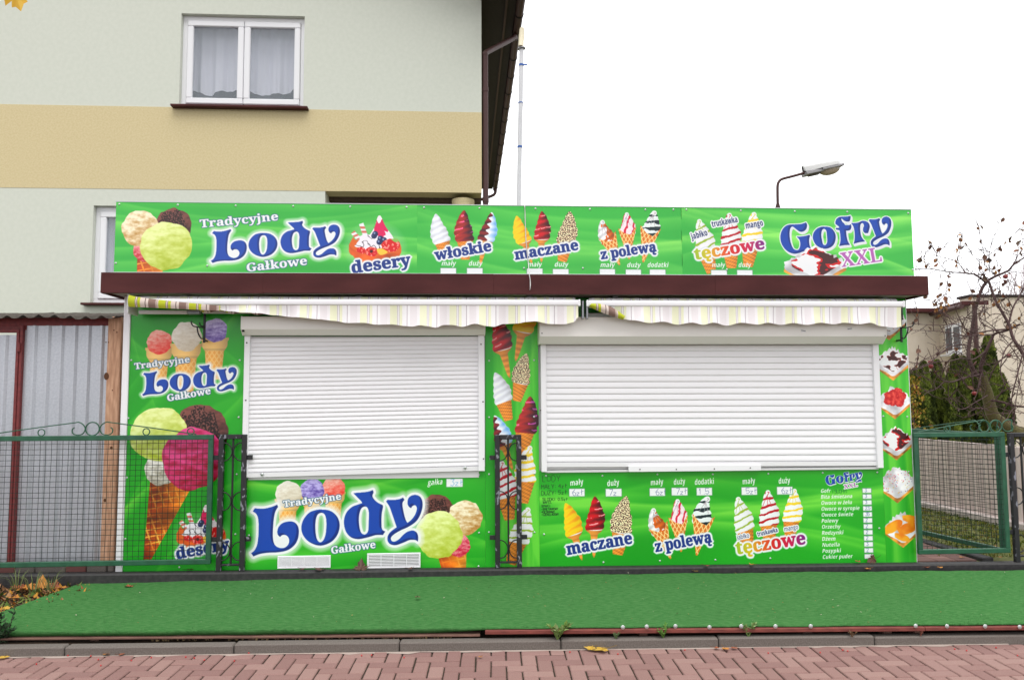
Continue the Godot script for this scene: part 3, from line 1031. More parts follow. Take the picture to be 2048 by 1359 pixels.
func panel_price_scoops(u0: float, u1: float, v0: float, v1: float) -> Print:
	var c := Print.new(u0, v0, u1, v1, 300)
	meadow(c, 5)
	wafer(c, -1.1616, 0.9028, 0.21, 0.33)
	scoop(c, -1.1621, 0.9418, 0.1, Color(0.99, 0.75, 0.68), Color(0.9, 0.12, 0.06), 31, 0.5)
	wafer(c, -1.3472, 0.8704, 0.2, 0.33)
	scoop(c, -1.348, 0.9267, 0.103, Color(0.76, 0.72, 0.95), Color(0.33, 0.25, 0.62), 32)
	wafer(c, -1.5579, 0.8472, 0.225, 0.36)
	scoop(c, -1.5544, 0.8946, 0.115, Color(0.97, 0.96, 0.91), Color(0.76, 0.7, 0.58), 33, 0.4)
	big_cone(c, PackedVector2Array([Vector2(-0.2649, 0.3925), Vector2(0.0027, 0.3967), Vector2(-0.0018, 0.2154), Vector2(-0.212, 0.2191)]))
	scoop(c, -0.0632, 0.4324, 0.1, Color(0.95, 0.6, 0.62), Color(0.78, 0.05, 0.2), 34)
	scoop(c, -0.2614, 0.7218, 0.155, COCOA[0], COCOA[1], 35, 0.5, 0.8)
	scoop(c, -0.0104, 0.6705, 0.152, CREAM[0], CREAM[1], 36, 0.8)
	scoop(c, -0.2434, 0.5262, 0.205, LEMON[0], LEMON[1], 37, 0.5)
	logo(c, "Lody", -1.925, 0.9766, 0.000789)
	old_words(c, "Tradycyjne", -1.5912, 0.783, -1.0959, 0.8456, 0.055)
	old_words(c, "Gałkowe", -1.1723, 0.3774, -0.7924, 0.4227, 0.062)
	small_words(c, "gałka", -0.3412, 0.9583, -0.2135, 0.9656, 0.048)
	card(c, -0.1738, 0.9432, -0.0324, 1.0117)
	handwriting(c, "3zł", -0.1385, 0.9516, 0.055, Color(0.35, 0.65, 0.85), 0.8)
	return c


func panel_middle(u0: float, u1: float, v0: float, v1: float) -> Print:
	var c := Print.new(u0, v0, u1, v1, 290)
	meadow(c, 6, true)
	for q in [["yellow", "stick", 0.4443, 2.0763, 0.5838, 2.6441], ["red", "stick", 0.3804, 1.9234, 0.2608, 2.4702], ["nuts", "cup", 0.4558, 1.6945, 0.5441, 2.1258], ["white", "cup", 0.3831, 1.5253, 0.2591, 1.9552], ["chocolate", "cup", 0.4935, 1.2179, 0.5776, 1.7386], ["half", "stick", 0.4034, 1.0995, 0.2533, 1.5706],
			["mango", "cup", 0.5087, 0.7902, 0.5612, 1.2971], ["strawberry", "cup", 0.3879, 0.6474, 0.3055, 1.1623], ["apple", "cup", 0.3949, 0.2602, 0.5442, 0.7547]]:
		soft_ice(c, q[0], q[1], q[2], q[3], q[4], q[5])
	return c


func panel_price_list(u0: float, u1: float, v0: float, v1: float) -> Print:
	var c := Print.new(u0, v0, u1, v1, 330)
	meadow(c, 7)
	soft_ice(c, "yellow", "stick", 1.0178, 0.3016, 0.8844, 0.7898)
	soft_ice(c, "red", "stick", 1.1301, 0.3258, 1.1504, 0.8437)
	soft_ice(c, "nuts", "cup", 1.3501, 0.3265, 1.4352, 0.8446)
	name_words(c, "maczane", 0.8975, 0.3341, 1.4825, 0.4251, 0.1)
	soft_ice(c, "orange", "waffle", 1.8237, 0.2834, 1.6646, 0.7266)
	soft_ice(c, "pink", "waffle", 1.9203, 0.3433, 1.8894, 0.8079)
	soft_ice(c, "dark", "waffle", 2.0606, 0.3102, 2.1692, 0.8311)
	name_words(c, "z polewą", 1.6936, 0.3471, 2.2049, 0.4269, 0.095)
	soft_ice(c, "apple", "cup", 2.5509, 0.3373, 2.4449, 0.8187)
	soft_ice(c, "strawberry", "cup", 2.7362, 0.3785, 2.724, 0.878)
	soft_ice(c, "mango", "cup", 2.9224, 0.4199, 2.9752, 0.8884)
	words(c, "jabłko", 2.439, 0.4409, 2.5499, 0.4613, 0.04, SANS, 400, NAVY, WHITE, 0.01)
	words(c, "truskawka", 2.6284, 0.4689, 2.8142, 0.5061, 0.04, SANS, 700, NAVY, WHITE, 0.01)
	words(c, "mango", 2.879, 0.5096, 3.0049, 0.53, 0.04, SANS, 400, NAVY, WHITE, 0.01)
	name_words(c, "tęczowe", 2.4308, 0.3128, 3.0698, 0.3954, 0.11, rainbow)
	for q in [["mały", 0.9309, 0.9391, 1.048, 0.9511], ["duży", 1.2645, 0.9308, 1.3733, 0.9429], ["mały", 1.6594, 0.9351, 1.7735, 0.9427], ["duży", 1.8693, 0.9372, 1.9747, 0.9449], ["dodatki", 2.0616, 0.9349, 2.2363, 0.9419], ["mały", 2.5035, 0.9343, 2.6193, 0.942], ["duży", 2.8372, 0.935, 2.9444, 0.9427]]:
		words(c, q[0], q[1], q[2], q[3], q[4], 0.05, SANS, 700, WHITE, Color.TRANSPARENT, 0.0, 0.06)
	for q in [[0.9209, 0.8466, 1.0566, 0.9112, "6zł", 6], [1.2497, 0.8425, 1.3909, 0.9072, "7z", 7], [1.6486, 0.842, 1.7865, 0.907, "6zł", 12], [1.8491, 0.844, 1.9922, 0.909, "7zł", 9], [2.0777, 0.8411, 2.217, 0.9063, "1.5", 5], [2.4916, 0.8405, 2.6322, 0.9059, "5zł", 9], [2.8202, 0.8409, 2.9618, 0.9066, "6zł", 9]]:
		card(c, q[0], q[1], q[2], q[3])
		handwriting(c, q[4], q[0] + q[5] * 0.0045, q[1] + 0.008, 0.052, Color(0.3, 0.38, 0.55), 0.75, 0.85)
	handwriting(c, "LODY", 0.6799, 0.9773, 0.052, Color(0.05, 0.2, 0.08), 0.8, 0.95, 0.04)
	handwriting(c, "MAŁY: 4zł", 0.6704, 0.9157, 0.037, Color(0.04, 0.2, 0.08), 0.85, 0.95, 0.03)
	handwriting(c, "DUŻY: 5zł", 0.67, 0.8585, 0.037, Color(0.04, 0.2, 0.08), 0.85, 0.95, 0.03)
	handwriting(c, "SŁODKI: 0.5zł", 0.6785, 0.81, 0.026, Color(0.03, 0.25, 0.08), 0.85, 0.95, 0.0)
	handwriting(c, "WAFEL", 0.6828, 0.7858, 0.021, Color(0.03, 0.25, 0.08), 0.85, 0.95, 0.0)
	handwriting(c, "SMAKI:", 0.6691, 0.753, 0.021, Color(0.03, 0.25, 0.08), 0.85, 0.95, 0.02)
	handwriting(c, "-ŚMIETANKOWY", 0.6689, 0.7267, 0.019, Color(0.03, 0.22, 0.08), 0.9, 0.8, 0.02)
	handwriting(c, "-KIESKRAWY", 0.6643, 0.7005, 0.019, Color(0.03, 0.22, 0.08), 0.9, 0.8, 0.02)
	handwriting(c, "-CZEKOLADOWY", 0.6685, 0.6785, 0.019, Color(0.03, 0.22, 0.08), 0.9, 0.8, 0.02)
	logo(c, "GOfry", 3.2598, 1.0656, 0.000198, false)
	words(c, "XXL", 3.4471, 0.8829, 3.5748, 0.9039, 0.036, SERIF, 700, Color(0.6, 0.3, 0.6), WHITE, 0.007)
	var lines := [["Gofr", 1642, 1661, 985, "3"], ["Bita śmietana", 1642, 1704, 997, "3"], ["Owoce w żelu", 1642, 1703, 1009, "3"], ["Owoce w syropie", 1642, 1718, 1021, "2.5"], ["Owoce świeże", 1643, 1706, 1033, "35"], ["Polewy", 1643, 1676, 1045, "2"], ["Orzechy", 1644, 1681, 1057, "2"], ["Rodzynki", 1645, 1687, 1069, "2"], ["Dżem", 1645, 1671, 1081, "2"], ["Nutella", 1645, 1679, 1093, "3"], ["Posypki", 1646, 1682, 1105, "2"], ["Cukier puder", 1646, 1705, 1117, ""]]
	var left := Vector2(3.2257, 0.8495)
	var low := Vector2(3.221, 0.2595)
	var unit := (Vector2(3.7089, 0.8436).x - left.x) / 103.0
	for k in lines.size():
		var q: Array = lines[k]
		var at := left.lerp(low, k / 11.0)
		small_words(c, q[0], at.x, at.y, at.x + (q[2] - q[1]) * unit, at.y + (q[2] - q[1]) * unit * 0.012, 0.034)
		card(c, at.x + 84 * unit, at.y - 0.004, at.x + 101 * unit, at.y + 0.034)
		handwriting(c, q[4], at.x + 88 * unit, at.y + 0.002, 0.032, Color(0.3, 0.4, 0.6), 0.75, 0.7)
	handwriting(c, "(SUCHY)", 3.3331, 0.8437, 0.034, Color(0.02, 0.4, 0.15), 0.8, 0.75)
	return c


func panel_right(u0: float, u1: float, v0: float, v1: float) -> Print:
	var c := Print.new(u0, v0, u1, v1, 290)
	meadow(c, 8, true)
	gofr(c, "sauce", 3.9303, 2.242, 0.33)
	gofr(c, "sauce", 3.9521, 1.8657, 0.33)
	gofr(c, "strawberries", 3.9556, 1.5108, 0.32)
	gofr(c, "jelly", 3.9532, 1.1358, 0.32)
	gofr(c, "sprinkles", 3.9454, 0.7458, 0.35)
	gofr(c, "peaches", 3.9793, 0.345, 0.34)
	return c


# ---- the place ----

func _ready() -> void:
	var camera := Camera3D.new()
	camera.name = "camera"
	camera.position = Vector3(0, 1.72, 6.9)
	camera.basis = Basis(Vector3.UP, deg_to_rad(-3.43)) * Basis(Vector3.RIGHT, deg_to_rad(4.35)) * Basis(Vector3.BACK, deg_to_rad(-0.285))
	camera.fov = 47.73
	camera.near = 0.05
	camera.far = 400.0
	add_child(camera)
	var around := WorldEnvironment.new()
	around.name = "environment"
	var env := Environment.new()
	var sky := Sky.new()
	var air := ProceduralSkyMaterial.new()
	air.sky_top_color = Color(0.985, 0.99, 1.0)
	air.sky_horizon_color = Color(0.87, 0.875, 0.885)
	air.sky_curve = 0.15
	air.ground_bottom_color = Color(0.35, 0.34, 0.33)
	air.ground_horizon_color = Color(0.5, 0.5, 0.5)
	air.sky_energy_multiplier = 1.0
	sky.sky_material = air
	env.background_mode = Environment.BG_SKY
	env.sky = sky
	env.background_energy_multiplier = 1.0
	env.tonemap_mode = Environment.TONE_MAPPER_LINEAR
	env.tonemap_exposure = 2.15
	env.sdfgi_enabled = true
	env.ssao_enabled = true
	env.ssil_enabled = true
	around.environment = env
	add_child(around)
	var sun := DirectionalLight3D.new()
	sun.name = "sun"
	sun.light_energy = 0.42
	sun.light_color = Color(1.0, 0.995, 0.985)
	sun.light_angular_distance = 55.0
	sun.shadow_enabled = true
	sun.rotation_degrees = Vector3(-68, 18, 0)
	add_child(sun)
	soft.seed = 5
	soft.frequency = 0.02
	soft.fractal_octaves = 3
	materials()
	terrain()
	pavement()
	house()
	neighbour()
	shed()
	kiosk()
	roof_sign()
	plinth()
	deck()
	awning(true)
	awning(false)
	fences()
	street_lamp()
	mast()
	background_plants()
	apple_tree()
	verge_plants()
	fallen_leaves()
	overhanging_maple()


func materials() -> void:
	M.pale = mottled(hue(208, 212, 200, 0.98), hue(215, 218, 207, 0.98), 0.03, 2.4, 0.95, 0.05, Vector3.ONE, 1, 6, 1024)
	M.tan = mottled(hue(206, 189, 145, 0.97), hue(220, 205, 165, 0.97), 0.05, 1.8, 0.95, 0.1, Vector3.ONE, 2, 8, 1024)
	M.plastic = paint(hue(240, 240, 244, 0.95), 0.35)
	M.slat = paint(hue(242, 242, 246, 0.92), 0.38)
	M.trim = paint(hue(228, 228, 230, 0.85), 0.45)
	M.box = paint(hue(238, 236, 232, 1.0), 0.4)
	M.brown_metal = mottled(hue(64, 26, 27), hue(84, 40, 40), 0.008, 1.6, 0.62, 0.0, Vector3(0.5, 1.5, 1.0), 3)
	M.brown_metal.metallic_specular = 0.35
	M.brown_pipe = paint(hue(80, 46, 44, 0.75), 0.6)
	M.loggia_shade = mottled(hue(84, 66, 52, 0.8), hue(104, 84, 68, 0.8), 0.02, 0.6, 0.8)  # loggia brown, darkened so the colour carries the recess's shade
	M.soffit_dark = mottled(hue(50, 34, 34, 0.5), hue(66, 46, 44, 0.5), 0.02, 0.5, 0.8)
	M.glass = paint(Color(0.8, 0.85, 0.9, 0.12), 0.03)
	M.glass.transparency = BaseMaterial3D.TRANSPARENCY_ALPHA
	M.curtain = paint(hue(226, 226, 238, 0.98), 0.9)
	M.curtain.backlight_enabled = true
	M.curtain.backlight = Color(0.3, 0.3, 0.32)
	M.room = paint(hue(120, 112, 122, 0.7), 0.9)
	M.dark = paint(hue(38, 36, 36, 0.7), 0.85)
	M.green_wall = paint(hue(40, 150, 52, 0.9), 0.4)
	M.steel = paint(hue(150, 150, 155, 0.9), 0.35, 0.7)
	M.screw = paint(hue(190, 195, 195), 0.3, 0.6)
	M.zinc = mottled(hue(184, 189, 198, 0.86), hue(208, 211, 218, 0.86), 0.03, 0.4, 0.36, 0.0)
	M.zinc.metallic = 0.35
	M.rust_red = mottled(hue(100, 38, 40), hue(132, 52, 52), 0.02, 0.5, 0.6)
	M.old_roof = mottled(hue(52, 46, 42), hue(96, 90, 84), 0.02, 0.6, 0.9, 0.05)
	M.timber = mottled(hue(168, 124, 96), hue(216, 174, 144), 0.012, 0.5, 0.85, 0.1, Vector3(3.0, 0.35, 3.0), 4)
	M.green_metal = mottled(hue(26, 74, 52), hue(42, 98, 72), 0.01, 0.7, 0.4)
	M.wire = paint(hue(18, 44, 32, 0.6), 0.7)
	M.black_metal = speckle_patches(hue(30, 30, 34), hue(126, 126, 136))
	M.black_iron = paint(hue(24, 24, 26), 0.5)
	M.carpet = carpet_material()
	M.concrete = mottled(hue(104, 96, 90, 0.7), hue(140, 132, 126, 0.7), 0.05, 0.35, 0.95, 0.08)
	M.black_beam = mottled(hue(32, 32, 34, 0.8), hue(62, 60, 60, 0.8), 0.02, 0.6, 0.65, 0.1)
	M.joint = mottled(hue(50, 46, 30, 0.45), hue(112, 92, 76, 0.45), 0.02, 0.3, 1.0, 0.1)
	M.soil = mottled(hue(58, 46, 36, 0.7), hue(112, 86, 62, 0.7), 0.03, 0.5, 1.0, 0.6)
	M.lawn = mottled(hue(84, 92, 34, 0.6), hue(128, 130, 62, 0.6), 0.03, 0.8, 1.0, 0.5)
	M.ground = mottled(hue(92, 86, 78, 0.6), hue(122, 114, 104, 0.6), 0.03, 2.0, 1.0)
	M.board = mottled(hue(92, 64, 56, 0.9), hue(140, 104, 90, 0.9), 0.012, 0.5, 0.85, 0.08, Vector3(0.5, 3, 3), 6)
	M.red_board = mottled(hue(96, 46, 40, 0.9), hue(146, 74, 64, 0.9), 0.012, 0.5, 0.8, 0.08, Vector3(0.5, 3, 3), 7)
	M.stucco = mottled(hue(206, 192, 176), hue(216, 204, 190), 0.01, 1.5, 0.95, 0.05)
	M.leaf = tinted(0.7, 0.35)
	M.plant = tinted(0.85, 0.3)
	M.plant.metallic_specular = 0.2
	M.bark = mottled(hue(70, 50, 50, 0.9), hue(104, 82, 80, 0.9), 0.03, 0.25, 0.95, 0.1)
	M.mossy = mottled(hue(76, 66, 44, 0.9), hue(112, 108, 62, 0.9), 0.02, 0.35, 0.95, 0.2)
	M.berry = paint(hue(200, 30, 30, 0.8), 0.3)
	M.apple = paint(hue(140, 50, 52, 0.9), 0.4)
	M.aluminium = paint(hue(206, 206, 206), 0.4, 0.3)
	M.pvc = mottled(hue(206, 206, 210), hue(216, 216, 220), 0.01, 0.7, 0.4)
	M.blue_tape = paint(hue(44, 96, 176, 0.9), 0.4)
	M.cable = paint(hue(214, 212, 212, 0.9), 0.5)
	M.stripes = stripes(false)
	M.vivid = stripes(true)


# Black paint with grey undercoat showing through in patches.
func speckle_patches(under: Color, over: Color) -> StandardMaterial3D:
	var m := StandardMaterial3D.new()
	var t := speckle(under, over, 0.016, 3, 512, FastNoiseLite.TYPE_SIMPLEX_SMOOTH, 12)
	t.color_ramp.offsets = PackedFloat32Array([0.72, 0.78])
	m.albedo_texture = t
	m.roughness = 0.45
	m.uv1_triplanar = true
	m.uv1_world_triplanar = true
	m.uv1_scale = Vector3(1.6, 1.0, 1.6)
	return m


func carpet_material() -> StandardMaterial3D:
	var m := mottled(hue(60, 122, 62, 0.66), hue(100, 152, 92, 0.66), 0.04, 0.8, 1.0, 0.0, Vector3(0.5, 2.0, 2.0), 9)
	m.heightmap_enabled = true
	m.heightmap_texture = speckle(Color.BLACK, Color.WHITE, 0.2, 2, 512)
	m.heightmap_scale = 0.25
	m.metallic_specular = 0.1
	return m


# One repeat of the awning's woven stripes.
func stripes(vivid: bool) -> StandardMaterial3D:
	var im := Image.create_empty(128, 8, false, Image.FORMAT_RGB8)
	var ground := hue(244, 243, 245, 0.98) if not vivid else hue(214, 200, 190, 0.9)
	var lilac := hue(234, 229, 232, 0.98) if not vivid else hue(134, 108, 98, 0.9)
	var lime := hue(238, 240, 208, 0.98) if not vivid else hue(176, 184, 34, 0.95)
	var line := hue(186, 174, 184, 0.95) if not vivid else hue(60, 30, 34, 0.9)
	im.fill(ground)
	im.fill_rect(Rect2i(0, 0, 3, 8), line)
	im.fill_rect(Rect2i(14, 0, 30, 8), lilac)
	im.fill_rect(Rect2i(44, 0, 9, 8), ground.lerp(lilac, 0.35))
	im.fill_rect(Rect2i(56, 0, 52, 8), lime)
	im.fill_rect(Rect2i(86, 0, 11, 8), ground)
	im.fill_rect(Rect2i(87, 0, 2, 8), line)
	im.fill_rect(Rect2i(94, 0, 2, 8), line)
	var m := StandardMaterial3D.new()
	m.albedo_texture = ImageTexture.create_from_image(im)
	m.roughness = 0.85
	m.backlight_enabled = true
	m.backlight = Color(0.2, 0.2, 0.2)
	return m


func terrain() -> void:
	var s := sh()
	s.quad(Vector3(-150, -0.06, 30), Vector3(150, -0.06, 30), Vector3(150, -0.06, -200), Vector3(-150, -0.06, -200))
	structure("ground", s, M.ground)
	# the yard lies higher than the street, and slopes down to the kerb under the deck
	s = sh()
	var g := []
	for q in [[1.36, 0.035], [1.2, 0.045], [0.7, 0.1], [0.12, 0.17]]:
		var line := []
		for k in 41:
			var x := -10.0 + k * 0.5
			line.append(Vector3(x, q[1] + 0.02 * soft.get_noise_2d(x * 300, q[0] * 300), q[0] + 0.0346 * (x + 0.3) * (1.0 if q[0] > 1.0 else 0.4)))
		g.append(line)
	s.grid(g)
	structure("verge_soil", s, M.soil)
	s = sh()
	s.quad(Vector3(-40, 0.2, 0.0), Vector3(60, 0.2, 0.0), Vector3(60, 0.2, -60), Vector3(-40, 0.2, -60))
	structure("yard_lawn", s, M.lawn)
	rng.seed = 31
	var where := []
	var tints := []
	for k in 5200:
		var p := Vector3(rnd(4.3, 7.5), 0.2, rnd(-4.5, -0.2))
		where.append(Transform3D(Basis(Vector3.UP, rnd(0, TAU)).scaled(Vector3.ONE * rnd(0.6, 1.3)), p))
		tints.append([hue(98, 118, 36, 0.6), hue(132, 140, 58, 0.6), hue(146, 128, 62, 0.6), hue(82, 104, 32, 0.6)][k % 4].srgb_to_linear())
	var o := scatter("lawn_grass", grass_tuft(5, 0.05), M.plant, where, tints, self)
	o.set_meta("kind", "stuff")
	tag(o, "short green lawn grass behind the mesh gate on the right", "grass")


func grass_tuft(blades: int, tall: float, wide := 0.05) -> ArrayMesh:
	var s := sh()
	for k in blades:
		var a := TAU * k / blades + rnd(0, 1)
		var d := Vector3(cos(a), 0, sin(a))
		var side := Vector3(-d.z, 0, d.x) * tall * wide
		var h := tall * rnd(0.6, 1.2)
		var base := d * tall * 0.15
		var mid := base + d * h * 0.25 + Vector3.UP * h * 0.65
		var tip := base + d * h * rnd(0.5, 0.9) + Vector3.UP * h * rnd(0.75, 1.0)
		s.tri(base - side, base + side, mid + side * 0.8)
		s.tri(base - side, mid + side * 0.8, mid - side * 0.8)
		s.tri(mid - side * 0.8, mid + side * 0.8, tip)
	return s.mesh()


func pavement() -> void:
	rng.seed = 17
	var turn := -0.0346
	var root := holder("pavement", self)
	root.set_meta("kind", "structure")
	root.position = Vector3(-0.03, 0, 1.49)
	root.rotation.y = turn
	var s := sh()
	s.quad(Vector3(-30, -0.012, 12), Vector3(30, -0.012, 12), Vector3(30, -0.012, -0.02), Vector3(-30, -0.012, -0.02))
	part("joint_bed", s, M.joint, root)
	var sand := sh()
	for k in 90:
		var x := -3.4 + k * 0.08
		var w := 0.012 + 0.02 * absf(soft.get_noise_2d(k * 55, 3)) * 3.0
		sand.quad(Vector3(x, 0.0015, w), Vector3(x + 0.08, 0.0015, 0.012 + 0.02 * absf(soft.get_noise_2d((k + 1) * 55, 3)) * 3.0), Vector3(x + 0.08, 0.0015, 0.0), Vector3(x, 0.0015, 0.0))
	part("joint_sand", sand, paint(hue(200, 182, 172, 0.66), 1.0), root)
	var tones := []
	for k in 5:
		var a := [hue(190, 134, 124, 0.5), hue(198, 143, 133, 0.5), hue(184, 128, 119, 0.5), hue(202, 148, 137, 0.5), hue(178, 122, 114, 0.5)][k] as Color
		tones.append(mottled(a.darkened(0.25), a.lightened(0.25), 0.12, 0.25, 0.95, 0.08, Vector3.ONE, k))
	var flat := sh().box(Vector3.ZERO, Vector3(0.191, 0.05, 0.091), 0.006).mesh()
	var along := sh().box(Vector3.ZERO, Vector3(0.091, 0.05, 0.191), 0.006).mesh()
	var rest := sh()
	var made := 0
	for i in range(-72, 73):
		for j in range(-2, 60):
			var kind := posmod(i - j, 4)
			if kind != 0 and kind != 3:
				continue
			var size := Vector3(0.191, 0.05, 0.091) if kind == 0 else Vector3(0.091, 0.05, 0.191)
			var at := Vector3((i + 1.0) * 0.1, -0.025, (j + 0.5) * 0.1) if kind == 0 else Vector3((i + 0.5) * 0.1, -0.025, (j + 1.0) * 0.1)
			if at.z + size.z / 2 < 0.03:
				continue
			var shape := flat if kind == 0 else along
			if at.z - size.z / 2 < 0.004:
				var deep := at.z + size.z / 2 - 0.006
				size.z = deep
				at.z = 0.006 + deep / 2
				shape = sh().box(Vector3.ZERO, size, 0.005).mesh()
			at += Vector3(rnd(-0.0015, 0.0015), rnd(-0.002, 0.002), rnd(-0.0015, 0.0015) + 0.0)
			if at.z < lerpf(0.9, 0.84, (at.x + 3.0) / 6.6) and absf(at.x - 0.42) < 3.35 and made < 298:
				var o := part("paving_block", shape, tones[rng.randi() % 5], root)
				o.position = at
				o.rotation = Vector3(rnd(-0.006, 0.006), rnd(-0.006, 0.006), rnd(-0.006, 0.006))
				made += 1
			elif at.z < 4.5:
				rest.box(at, size, 0.006)
	part("paving", rest, tones[1], root).set_meta("kind", "stuff")
	var kerb := holder("kerb", self)
	kerb.set_meta("kind", "structure")
	kerb.position = root.position
	kerb.rotation.y = turn
	var joints := [-4.1, -3.78, -2.7168, -1.5825, -0.4586, 0.6507, 1.7444, 2.8341, 3.98, 5.0, 6.0]
	for k in joints.size() - 1:
		var a: float = joints[k]
		var b: float = joints[k + 1]
		var shape := sh().box(Vector3.ZERO, Vector3(b - a - 0.006, 0.2, 0.085), 0.009)
		var o := part("kerb_stone", shape, M.concrete, kerb)
		o.position = Vector3((a + b) / 2 + 0.03, -0.04 + [0.0, 0.001, -0.002, 0.002, 0.0, 0.001, 0.004, -0.004, 0.0, 0.0][k], -0.0445 + rnd(-0.003, 0.003))
		o.rotation.y = rnd(-0.003, 0.003)


func wall_piece(parent: Node3D, m: Material, x0: float, x1: float, y0: float, y1: float, z0 := -4.3, z1 := -4.0) -> void:
	part("wall", sh().box(Vector3((x0 + x1) / 2, (y0 + y1) / 2, (z0 + z1) / 2), Vector3(x1 - x0, y1 - y0, z1 - z0)), m, parent)


# A white two-sash window set back in its opening.
func house_window(parent: Node3D, x0: float, x1: float, y0: float, y1: float, sashes: int) -> void:
	var w := holder("window", parent)
	var z := -4.115
	var f := 0.066
	var frame := sh()
	frame.box(Vector3((x0 + x1) / 2, y1 - f / 2, z), Vector3(x1 - x0, f, 0.07), 0.004)
	frame.box(Vector3((x0 + x1) / 2, y0 + f / 2, z), Vector3(x1 - x0, f, 0.07), 0.004)
	for x: float in [x0 + f / 2, x1 - f / 2]:
		frame.box(Vector3(x, (y0 + y1) / 2, z), Vector3(f, y1 - y0 - 2 * f, 0.07), 0.004)
	part("frame", frame, M.plastic, w)
	var wide := (x1 - x0 - 2 * f) / sashes
	for k in sashes:
		var a := x0 + f + wide * k + 0.004
		var b := a + wide - 0.008
		var c := y0 + f + 0.003
		var d := y1 - f - 0.003
		var s := sh()
		var r := 0.084
		s.box(Vector3((a + b) / 2, d - r / 2, z + 0.03), Vector3(b - a, r, 0.06), 0.01)
		s.box(Vector3((a + b) / 2, c + r / 2, z + 0.03), Vector3(b - a, r, 0.06), 0.01)
		for x: float in [a + r / 2, b - r / 2]:
			s.box(Vector3(x, (c + d) / 2, z + 0.03), Vector3(r, d - c - 2 * r, 0.06), 0.01)
		part("sash", s, M.plastic, w)
		part("pane", sh().box(Vector3((a + b) / 2, (c + d) / 2, z + 0.02), Vector3(b - a - 2 * r, d - c - 2 * r, 0.006)), M.glass, w)
	# the room behind, and its net curtain with a waved hem
	var room := sh()
	var rx0 := x0 - 0.4
	var rx1 := x1 + 0.4
	room.quad(Vector3(rx0, y0 - 0.5, -5.6), Vector3(rx1, y0 - 0.5, -5.6), Vector3(rx1, y1 + 0.3, -5.6), Vector3(rx0, y1 + 0.3, -5.6))
	room.quad(Vector3(rx0, y0 - 0.5, -4.31), Vector3(rx1, y0 - 0.5, -4.31), Vector3(rx1, y0 - 0.5, -5.6), Vector3(rx0, y0 - 0.5, -5.6))
	room.quad(Vector3(rx0, y1 + 0.3, -5.6), Vector3(rx1, y1 + 0.3, -5.6), Vector3(rx1, y1 + 0.3, -4.31), Vector3(rx0, y1 + 0.3, -4.31))
	room.quad(Vector3(rx0, y0 - 0.5, -4.31), Vector3(rx0, y0 - 0.5, -5.6), Vector3(rx0, y1 + 0.3, -5.6), Vector3(rx0, y1 + 0.3, -4.31))
	room.quad(Vector3(rx1, y0 - 0.5, -5.6), Vector3(rx1, y0 - 0.5, -4.31), Vector3(rx1, y1 + 0.3, -4.31), Vector3(rx1, y1 + 0.3, -5.6))
	part("room", room, M.room, w)
	var g := []
	for i in 9:
		var line := []
		for k in 121:
			var x := lerpf(x0 - 0.05, x1 + 0.05, k / 120.0)
			var hem := y0 + 0.35 + 0.035 * sin(x * 7.3 + 1.0) + 0.02 * sin(x * 17.0)
			line.append(Vector3(x, lerpf(hem, y1 + 0.05, i / 8.0), -4.33 + (0.028 * sin(x * 26.0 + 2.0 * sin(x * 3.0)) + 0.012 * sin(x * 61.0)) * (1.0 - 0.5 * i / 8.0)))
		g.append(line)
	part("curtain", sh().grid(g), M.curtain, w)
	part("window_sill", sh().box(Vector3((x0 + x1) / 2, y0 - 0.02, -3.99), Vector3(x1 - x0 + 0.16, 0.03, 0.2), 0.004), M.brown_metal, parent)


